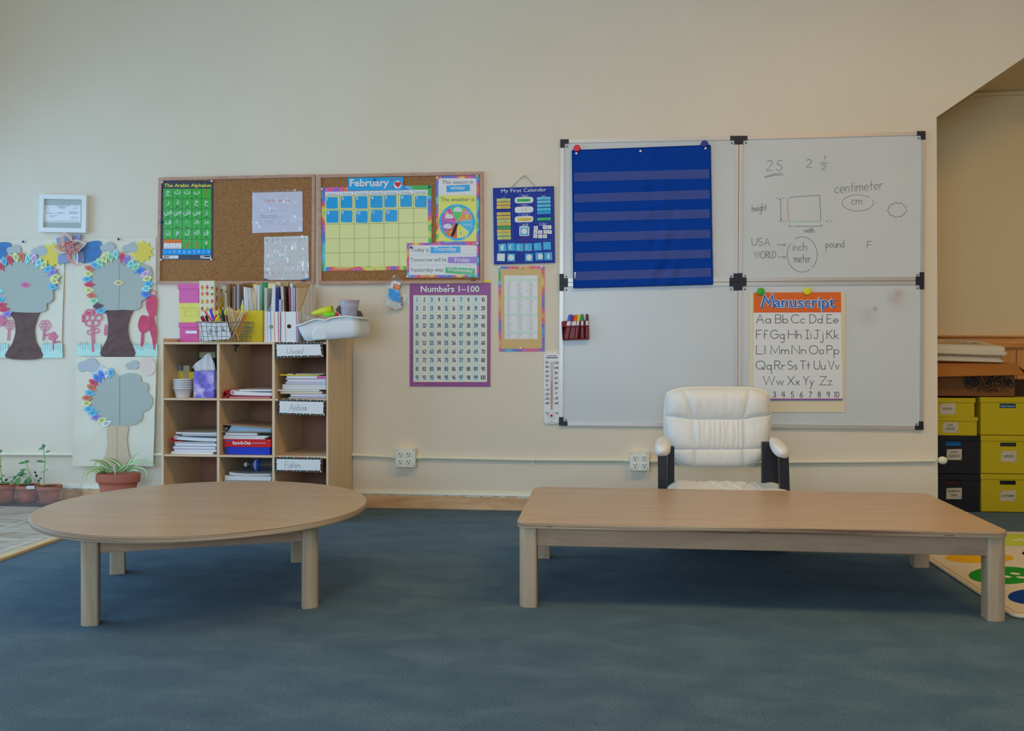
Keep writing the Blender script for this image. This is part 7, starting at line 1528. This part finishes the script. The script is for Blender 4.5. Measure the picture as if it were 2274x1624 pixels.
# ---------------------------------------------------------------- white armchair
zc_ = zm(1370, 840, 5.288); CY = 4.43
LEA = M((188, 184, 176), .52, .28, bump=.06, bscale=140); LEA2 = M((190, 182, 168), .45, .35); BLKM = M((24, 24, 28), .38, .4)
c0 = at_y(*zc_(1195, 1060), CY)
t = thing('armchair', (c0.x, 4.2, 0), 'low white leather armchair with black side frames behind the rectangular table', 'armchair')
def segd(p, a, e):
    ax, ay = a; bx, by = e; px, py = p; L2 = (bx-ax)**2+(by-ay)**2; k = max(0, min(1, ((px-ax)*(bx-ax)+(py-ay)*(by-ay))/L2)); return math.hypot(px-ax-k*(bx-ax), py-ay-k*(by-ay))
SEAM = [((785, 115), (895, 485)), ((1565, 115), (1485, 485)), ((575, 452), (700, 458)), ((700, 458), (895, 488)), ((895, 488), (1485, 486)), ((1485, 486), (1640, 455)), ((1640, 455), (1815, 445)), ((895, 488), (912, 836)), ((1485, 486), (1495, 836)), ((600, 845), (912, 836)), ((912, 836), (1490, 836)), ((1490, 836), (1815, 828)), ((910, 836), (916, 1060)), ((1485, 836), (1502, 1060))]
PLE = [(985, 6, 16), (1040, -10, 12), (1100, 14, 13), (1165, -8, 14), (1225, 4, 18), (1262, 22, 12), (1320, -10, 12), (1385, 8, 14), (1440, -6, 12)]
def outl(u, v):
    w_ = abs(2*u-1); xl = 592-26*sin(pi*min(1, v*1.1))+18*max(0, v-.75)*4*.8; xr = 1800+26*sin(pi*min(1, v*1.05))-14*max(0, v-.8)*5*.8
    yt = 118+70*w_**5; yb = 1066-165*w_**5
    return xl+(xr-xl)*u, yt+(yb-yt)*v
def backf(u, v):
    x, y = outl(u, v); p = at_y(*zc_(x, y), CY-.05)
    d = max(0, (1-abs(2*u-1)**7)*(1-abs(2*v-1)**7)); h = .062*d**.5+.010*math.exp(-((v-.12)/.16)**2)*d-.012*math.exp(-((v-.42)/.10)**2)*d
    g = min(segd((x, y), *sg) for sg in SEAM); h -= .010*math.exp(-(g/9)**2)*min(1, d*3)+.006*math.exp(-(g/38)**2)*min(1, d*3)
    if 890 < x < 1492 and 486 < y < 838:
        e = sin(pi*(y-486)/352)**.35
        for px, cv, sg in PLE: h -= .0075*e*math.exp(-((x-px-cv*sin(3.3*(y-486)/352))/sg)**2)
        h += .008*e
    h += .0022*noise.noise((x/60, y/160, 1))*d
    return Vector((p.x, CY+.02-h-.02*(1-v), p.z))
b = MB(); b.grid(backf, 170, 130, LEA)
b.grid(lambda u, v: (lambda p: Vector((p.x, CY+.02-.02*(1-v)+.055*max(0, (1-abs(2*u-1)**8)*(1-abs(2*v-1)**8))**.4, p.z)))(at_y(*zc_(*outl(u, v)), CY-.05)), 40, 40, LEA2); brs = b.build('backrest', t)
edge = [(i/40, 0) for i in range(41)]+[(1, i/40) for i in range(1, 41)]+[(1-i/40, 1) for i in range(1, 41)]+[(0, 1-i/40) for i in range(1, 41)]
b = MB(); b.tube([backf(u, v)+Vector((0, .002, 0)) for u, v in edge], .0055, LEA2, 8, caps=False); b.build('piping', brs)
# seat cushion
sx0, sx1 = at_y(*zc_(590, 1250), 4.38).x, at_y(*zc_(1925, 1250), 4.38).x; szt = .258
def seatf(u, v):
    d = max(0, (1-abs(2*u-1)**8)*(1-abs(2*v-1)**8)); k = 1+.10*(1-v)
    x = (sx0+sx1)/2+(u-.5)*(sx1-sx0)*k; y = 3.95+v*.46
    h = .042*d**.4+.010*math.exp(-((abs(u-.5)-.40)/.07)**2)*d
    if .27 < u < .73:
        h += .004*sin(pi*(u-.27)/.46)*d
        for c_, a in ((.30, .25), (.36, -.2), (.44, .3), (.50, -.15), (.56, .3), (.63, -.25), (.69, .2)): h -= .009*math.exp(-((u-c_-a*(v-.8))/.012)**2)*d
    for c_ in (.27, .73): h -= .008*math.exp(-((u-c_)/.008)**2)*d
    return Vector((x, y, szt-.035+h))
b = MB(); b.grid(seatf, 120, 60, LEA); b.grid(lambda u, v: (lambda p: Vector((p.x, p.y, szt-.035-.075*max(0, (1-abs(2*u-1)**10)*(1-abs(2*v-1)**10))**.3)))(seatf(u, v)), 30, 30, LEA2); sto = b.build('seat', t)
b = MB(); b.tube([seatf(u, v) for u, v in edge]+[seatf(0, 0)], .005, LEA2, 8, caps=False); b.build('piping', sto)
b = MB(); b.box(sx0+.03, sx1-.03, 4.0, 4.40, .10, szt-.10, BLKM); b.build('seat_base', t, bevel=.006)
# arm rests and side frames
for side, (bk_, ft) in enumerate((((545, 745), (532, 905)), ((1850, 765), (1945, 920)))):
    a, e = at_y(*zc_(*bk_), 4.33), at_y(*zc_(*ft), 4.02); a.z = .452; e.z = .437; wd = .036
    b = MB(); loops = []
    for i in range(15):
        u = (1-cos(pi*i/14))/2; c = a.lerp(e, u); q_ = 2*u-1; k = max(.02, (1-abs(q_)**5))**.5; kw = wd*(.80+.20*min(1, u*1.6)); sk = .30 if side else -.05
        loops.append([c+Vector((kw*k*math.copysign(abs(cos(q))**.75, cos(q)), 0, .030*k*math.copysign(abs(sin(q))**.75, sin(q))+kw*k*cos(q)*-sk)) for q in [j*2*pi/20 for j in range(20)]])
    ends = (a-e).normalized()*.0
    b.loft(loops, LEA); b.build('armrest', t)
    fx0, fx1 = [at_y(*zc_(x, 1150), 4.11).x for x in ((484, 590) if not side else (1912, 2026))]
    rx0, rx1 = [at_y(*zc_(x, 1150), 4.32).x for x in ((592, 672) if not side else (1697, 1890))]
    b = MB(); ft_x = at_y(*zc_(*ft), 4.11).x; sh_ = (fx0+fx1)/2-ft_x
    V = [(fx0, 4.10, 0), (fx1, 4.10, 0), (fx1, 4.10, .26), (fx1-sh_*.6, 4.10, .425), (fx0-sh_*.6, 4.10, .425), (fx0, 4.10, .26)]
    b.prism(V, (0, .035, 0), BLKM); b.build('front_post', t, bevel=.005)
    b = MB(); b.box(rx0, rx1, 4.30, 4.335, 0, .43 if not side else .455, BLKM); b.build('rear_post', t, bevel=.005)
    b = MB(); b.prism([(fx0, 4.10, 0), (fx1, 4.10, 0), (rx1, 4.335, 0), (rx0, 4.335, 0)], (0, 0, .035), BLKM); b.build('floor_runner', t, bevel=.004)
b = MB(); b.box(sx0-.02, sx1+.02, 4.36, 4.40, .12, .17, BLKM); b.build('back_bracket', t, bevel=.004)

# ---------------------------------------------------------------- boxes in the alcove
za = zm(2040, 680, 3.385); YA = 5.18
YB_, BK_ = (148, 132, 14), (22, 22, 26)
def alc_box(x0, x1, yt, yl, yb, col, lab, slot=None, slotc=(14, 14, 16), labq=None, txt=(), zb=None, dep=.36, bx=6):
    Y = YA; a, c = at_y(*za(x0, yt), Y), at_y(*za(x1, yl), Y); zb = at_y(*za(x0, yb), Y).z if zb is None else zb; m = M(col, .6, .25)
    t = thing('storage_box', ((a.x+c.x)/2, Y+dep/2, zb), lab, 'box', 'lidded boxes in the alcove')
    ix = .008; b = MB(); bx0, bx1, yf = a.x+ix*.5, c.x-ix*.5, Y+.005
    if slot:     # body front built round the open hand hole
        s0, s1 = at_y(*za(slot[0], slot[1]), yf), at_y(*za(slot[2], slot[3]), yf)
        s0.z = min(s0.z, c.z+.002)
        for q in ((bx0, s0.x, zb, c.z+.004), (s1.x, bx1, zb, c.z+.004), (s0.x, s1.x, zb, s1.z), (s0.x, s1.x, s0.z, c.z+.004)): b.box(q[0], q[1], yf, yf+.003, q[2], q[3], m)
        b.box(bx0, bx0+.003, yf+.003, Y+dep, zb, c.z+.004, m); b.box(bx1-.003, bx1, yf+.003, Y+dep, zb, c.z+.004, m); b.box(bx0, bx1, Y+dep-.003, Y+dep, zb, c.z+.004, m); b.box(bx0, bx1, yf, Y+dep, zb, zb+.003, m)
        b.build('box_body', t)
        b = MB(); b.box(bx0+.006, bx1-.006, yf+.012, yf+.02, zb+.004, c.z, M(slotc, .6)); b.build('contents', t)
    else: b.box(bx0, bx1, yf, Y+dep-.004, zb, c.z+.004, m); b.build('box_body', t, bevel=.001)
    b = MB(); b.box(a.x, c.x, Y, Y+dep+.002, c.z, a.z, m); b.build('lid', t, bevel=.0015)
    if labq:
        s = Sheet(Y=yf-.001, z=za); x_, y_, X_, Y_ = labq; s.slab([(x_+2, y_+2), (X_, y_), (X_-1, Y_), (x_, Y_-1)], .0008, M((150, 142, 124), .6))
        for i, tx in enumerate(txt):
            w_ = min((X_-x_)*.8, len(tx)*9.5); xm = (x_+X_)/2; n_ = len(txt); s.stroke(tx, xm-w_/2, y_+(Y_-y_)*(.62 if n_ == 1 else .40+.36*i)-3, 15, 2.2, INK, x1=xm+w_/2, jit=.4)
        s.line([(x_+6, y_+16), (x_+6, y_+7), (x_+14, y_+7)], 2.5, INK, 1); s.line([(X_-14, Y_-8), (X_-6, Y_-8), (X_-6, Y_-16)], 2.5, INK, 1); s.build('paper_label', t)
    return a.z+.0004
z1 = alc_box(63, 465, 1262, 1310, 1550, BK_, 'black storage box labelled measurement tools on the alcove floor', (205, 1312, 325, 1340), (60, 20, 22), (207, 1367, 325, 1452), ('MEASUREMENT', 'TOOLS'), 0)
z2_ = alc_box(63, 465, 972, 1010, 1262, BK_, 'black storage box labelled safety equipment, second from the floor', (205, 1017, 323, 1052), (18, 76, 120), (210, 1075, 325, 1158), ('SAFETY', 'EQUIPMENT'), z1)
z3 = alc_box(20, 447, 833, 866, 970, YB_, 'small yellow storage box labelled life science on the black boxes', None, None, (180, 873, 297, 952), ('LIFE', 'SCIENCE'), z2_)
z4 = alc_box(20, 428, 690, 727, 833, YB_, 'small yellow storage box labelled physics, top of the left stack in the alcove', None, None, (160, 730, 277, 815), ('PHYSICS',), z3)
y1_ = alc_box(467, 873, 1262, 1308, 1552, YB_, 'large yellow storage box labelled containers on the alcove floor', (610, 1312, 730, 1345), (24, 22, 16), (613, 1385, 731, 1468), ('CONTAINERS',), 0)
y2_ = alc_box(467, 873, 972, 1018, 1262, YB_, 'large yellow storage box labelled supplies, middle of the right stack', (613, 1027, 733, 1057), (40, 40, 34), (618, 1088, 737, 1172), ('SUPPLIES',), y1_)
y3_ = alc_box(463, 873, 685, 727, 970, YB_, 'large yellow storage box without a paper label, top of the right stack', (608, 733, 730, 768), (14, 66, 84), None, (), y2_)
s = Sheet(Y=YA+.0162, z=za); s.text('Fast Notes', 618, 757, 11, M((150, 160, 160)), 0, x1=722, bold=.02); s.build('contents_print', bpy.data.objects['storage_box.009'] if 'storage_box.009' in bpy.data.objects else None)
# brown carton with a lifted flap
YC = YA+.02; CB_SHADE = M((92, 58, 30), .7, .2); CBI = M((132, 84, 38), .7, .2)  # same cardboard; carton tone darkened to carry the shade below the flap
a, c = at_y(*za(40, 520), YC), at_y(*za(722, 685), YC); zb = max(z4, y3_)
t = thing('cardboard_box', ((a.x+c.x)/2, YC+.15, zb), 'brown cardboard box with a dark swirl print and open flaps on the yellow boxes', 'cardboard box')
ch = at_y(*za(700, 430), YC+.02).z
b = MB()
for q in ((a.x, c.x, YC, YC+.004), (a.x, c.x, YC+.32, YC+.324)): b.box(q[0], q[1], q[2], q[3], zb, ch, CB_SHADE)
for q in ((a.x, a.x+.004), (c.x-.004, c.x)): b.box(q[0], q[1], YC+.004, YC+.32, zb, ch, CB_SHADE)
b.box(a.x, c.x, YC, YC+.324, zb, zb+.004, CB_SHADE); b.build('carton', t); cxr = c.x
fl = at_y(*za(150, 535), YC-.10); b = MB()
f0, f1 = at_y(*za(722, 408), YC), at_y(*za(800, 516), YC-.085)
b.add([(a.x, YC, ch), (f0.x, YC, ch), (f1.x, YC-.085, f1.z), (a.x-.03, YC-.085, at_y(*za(150, 533), YC-.085).z)], [[0, 1, 2, 3]], CBI); b.build('front_flap', t, solid=.004)
b = MB(); b.add([(c.x, YC+.01, ch), (c.x, YC+.31, ch), (c.x+.10, YC+.30, ch-.055), (c.x+.10, YC+.02, ch-.065)], [[0, 1, 2, 3]], CBI); b.build('side_flap', t, solid=.004)
s = Sheet(Y=YC-.0006, z=za); FB = M((26, 20, 16), .7)
random.seed(11)
def swirl(x, y, r, d, w_, tn=1.6):
    s.line([(x+r*(1-i/22)*cos(d+i/22*tn*2*pi), y-r*(1-i/22)*sin(d+i/22*tn*2*pi)) for i in range(20)], w_, FB, 1)
for x, y, r, d, w_ in ((380, 595, 36, 1.2, 8), (425, 570, 40, 2.4, 9), (470, 600, 30, .5, 7), (520, 585, 34, 3.2, 8), (560, 610, 26, 4.0, 6), (600, 575, 40, 1.0, 8), (640, 600, 28, 2.0, 6), (676, 585, 26, .2, 6), (500, 630, 22, 5.0, 5), (540, 640, 18, 1.0, 5), (450, 630, 16, 4.2, 5), (585, 632, 16, 2.2, 5), (665, 555, 30, 2.8, 6), (350, 565, 22, .8, 6), (620, 545, 34, 3.6, 7), (520, 545, 40, .4, 9)): swirl(x, y, r, d, w_)
for i in range(26): swirl(random.uniform(350, 690), 540+random.uniform(0, 60)*(1-abs(i-13)/26), random.uniform(14, 34), random.uniform(0, 6), random.uniform(5, 9), random.uniform(.9, 1.7))
for i in range(16): x = 380+i*19; s.fill([(x, 632), (x+7, 628), (x+4+random.uniform(-4, 8), 650)], FB, 1)
s.build('swirl_print', t)
# stacked white plastic lids
YL_ = YC-.03; PLM = M((162, 154, 138), .4, .35)
def lidslab(x0, x1, yfr, dep, z0, z1, lip, tilt, lab, rx):
    t = thing('plastic_tray', ((x0+x1)/2, yfr+dep/2, z0), lab, 'tray', 'white trays on the cardboard box')
    T = Matrix.Translation((x1, yfr, z0)) @ Matrix.Rotation(tilt, 4, 'Y') @ Matrix.Rotation(rx, 4, 'X') @ Matrix.Translation((-x1, -yfr, -z0))
    def rr(i_, z_): 
        r = .03; o = []
        for cx_, cy_, a_ in ((x1-r, yfr+dep-r, 0), (x0+r, yfr+dep-r, 90), (x0+r, yfr+r, 180), (x1-r, yfr+r, 270)): o += [T @ Vector((cx_+(r-i_)*cos(radians(a_+90*k/6)), cy_+(r-i_)*sin(radians(a_+90*k/6)), z_)) for k in range(7)]
        return o
    h = z1-z0; b = MB(); b.loft([rr(.008, z0), rr(0, z0+h*.06), rr(-.002, z0+h*.25), rr(.003, z0+h*.42), rr(.012, z0+h*.46), rr(.012, z0+h*.75), rr(.016, z0+h*.92), rr(.03, z1)], PLM); MF['tray'] = b.build('tray_shell', t); return t, T
e1 = at_y(*za(680, 365), YL_); e0x = e1.x-.62
dpx = YA+.50-YL_
tz = ch+.003
lidslab(e0x, at_y(*za(660, 400), YL_).x, YL_+.01, dpx-.12, tz, tz+.032, 0, .03, 'lower white plastic tray lying on the cardboard box', 0)
zt3 = tz+.034
t, T = lidslab(e0x, e1.x, YL_, dpx-.12, zt3, zt3+.052, 0, .035, 'upper upturned white plastic tray with a red and yellow printed strip', .10)
b = MB(); zt4 = zt3+.0525; RDp, YLp = M((176, 66, 50), .5), M((190, 146, 50), .5)
def lp(x, y, l=0): return T @ Vector((e1.x-x, YL_+y, zt4+l*.0004))
b.poly([lp(.62, .10), lp(.085, .10), lp(.085, .20), lp(.62, .20)], RDp); b.poly([lp(.62, .107, 1), lp(.093, .107, 1), lp(.093, .193, 1), lp(.62, .193, 1)], PLM); b.poly([lp(.62, .110, 2), lp(.22, .110, 2), lp(.25, .19, 2), lp(.62, .19, 2)], YLp)
for x, y, w_, h_, c in ((.19, .12, .02, .05, (150, 110, 80)), (.15, .14, .05, .02, (60, 60, 70)), (.115, .13, .02, .02, (200, 160, 70)), (.205, .15, .015, .03, (170, 80, 70)), (.13, .165, .025, .012, (90, 90, 90))): b.poly([lp(x, y, 3), lp(x-w_, y, 3), lp(x-w_, y+h_, 3), lp(x, y+h_, 3)], M(c))
b.poly([lp(.23, .235, 1), lp(.17, .235, 1), lp(.17, .27, 1), lp(.23, .27, 1)], M((136, 140, 146))); b.build('printed_strip', MF['tray'], label='red and yellow printed strip')
# dark carton at the right edge
a = at_y(*za(735, 560), YA+.1); b = MB(); b.box(cxr+.012, cxr+.25, YA+.10, YA+.38, y3_, y3_+.085, M((44, 26, 14), .7)); tag(b.build('dark_box'), 'dark brown box beside the cardboard box at the right picture edge', 'box')

# ---------------------------------------------------------------- rug with coloured dots
RT2 = .013; p1, p0 = at_z(2250, 1366, RT2), at_z(2052.7, 1236, RT2); pbk = at_z(2246, 1180.5, RT2)
e = (p0-p1).normalized(); nrm = Vector((e.y, -e.x, 0)); Lr = (pbk-p1).dot(e); Wr = 1.9
RUG = M((166, 156, 138), .95, .05, bump=.5, bscale=220, vary=.05, vscale=30)
def rp_(u, v): return p1+e*(Lr*v)+nrm*(Wr*u)
b = MB()
rd = .03; cor = []
for cx_, cy_, a_ in ((rd, rd, 180), (Wr-rd, rd, 270), (Wr-rd, Lr-rd, 0), (rd, Lr-rd, 90)): cor += [(cx_+rd*cos(radians(a_+15*k)), cy_+rd*sin(radians(a_+15*k))) for k in range(7)]
def lp2(i_, z_): return [Vector((*(p1+e*(y+(1 if y < Lr/2 else -1)*i_)+nrm*(x+(1 if x < Wr/2 else -1)*i_))[:2], z_)) for x, y in cor]
b.loft([lp2(.004, .001), lp2(0, .004), lp2(0, RT2-.004), lp2(.006, RT2)], RUG); 
zr = zm(1990, 1120, 5.412)
def spot(pts, c, l=1): b.poly([at_z(*zr(x, y), RT2+l*.0004) for x, y in pts], M(c, .95, .05, bump=.4, bscale=220))
spot(circ(1465, 430, 330, 70, 40), (150, 158, 50)); spot(circ(1000, 646, 412, 62, 40), (168, 130, 20)); spot(circ(1292, 856, 422, 106, 40), (28, 110, 36)); spot(circ(1655, 1112, 312, 94, 40), (18, 48, 110))
for x, y in ((1240, 828), (1432, 836), (1325, 871), (1505, 881)): spot([(x+62*cos(q), y+12*sin(q)+.10*60*cos(q)) for q in [i*2*pi/16 for i in range(16)]], (176, 166, 148), 2)
for x, y in ((1425, 436), (1492, 420), (1550, 440)): spot(circ(x, y, 50, 9, 14), (176, 166, 148), 2)
spot([(1510, 590), (1560, 545), (1640, 560), (1640, 640), (1545, 620)], (16, 14, 16))
ST = M((120, 104, 84), .9)
b.tube([rp_(.010, v*.97+.02)+Vector((0, 0, .0004)) for v in [i/20 for i in range(21)]], .0012, ST, 5); b.tube([rp_(u*.99+.01, .02)+Vector((0, 0, .0004)) for u in [i/20 for i in range(21)]], .0012, ST, 5)
o = b.build('rug'); tag(o, 'cream rug with green, yellow and blue dots on the carpet at the right', 'rug')
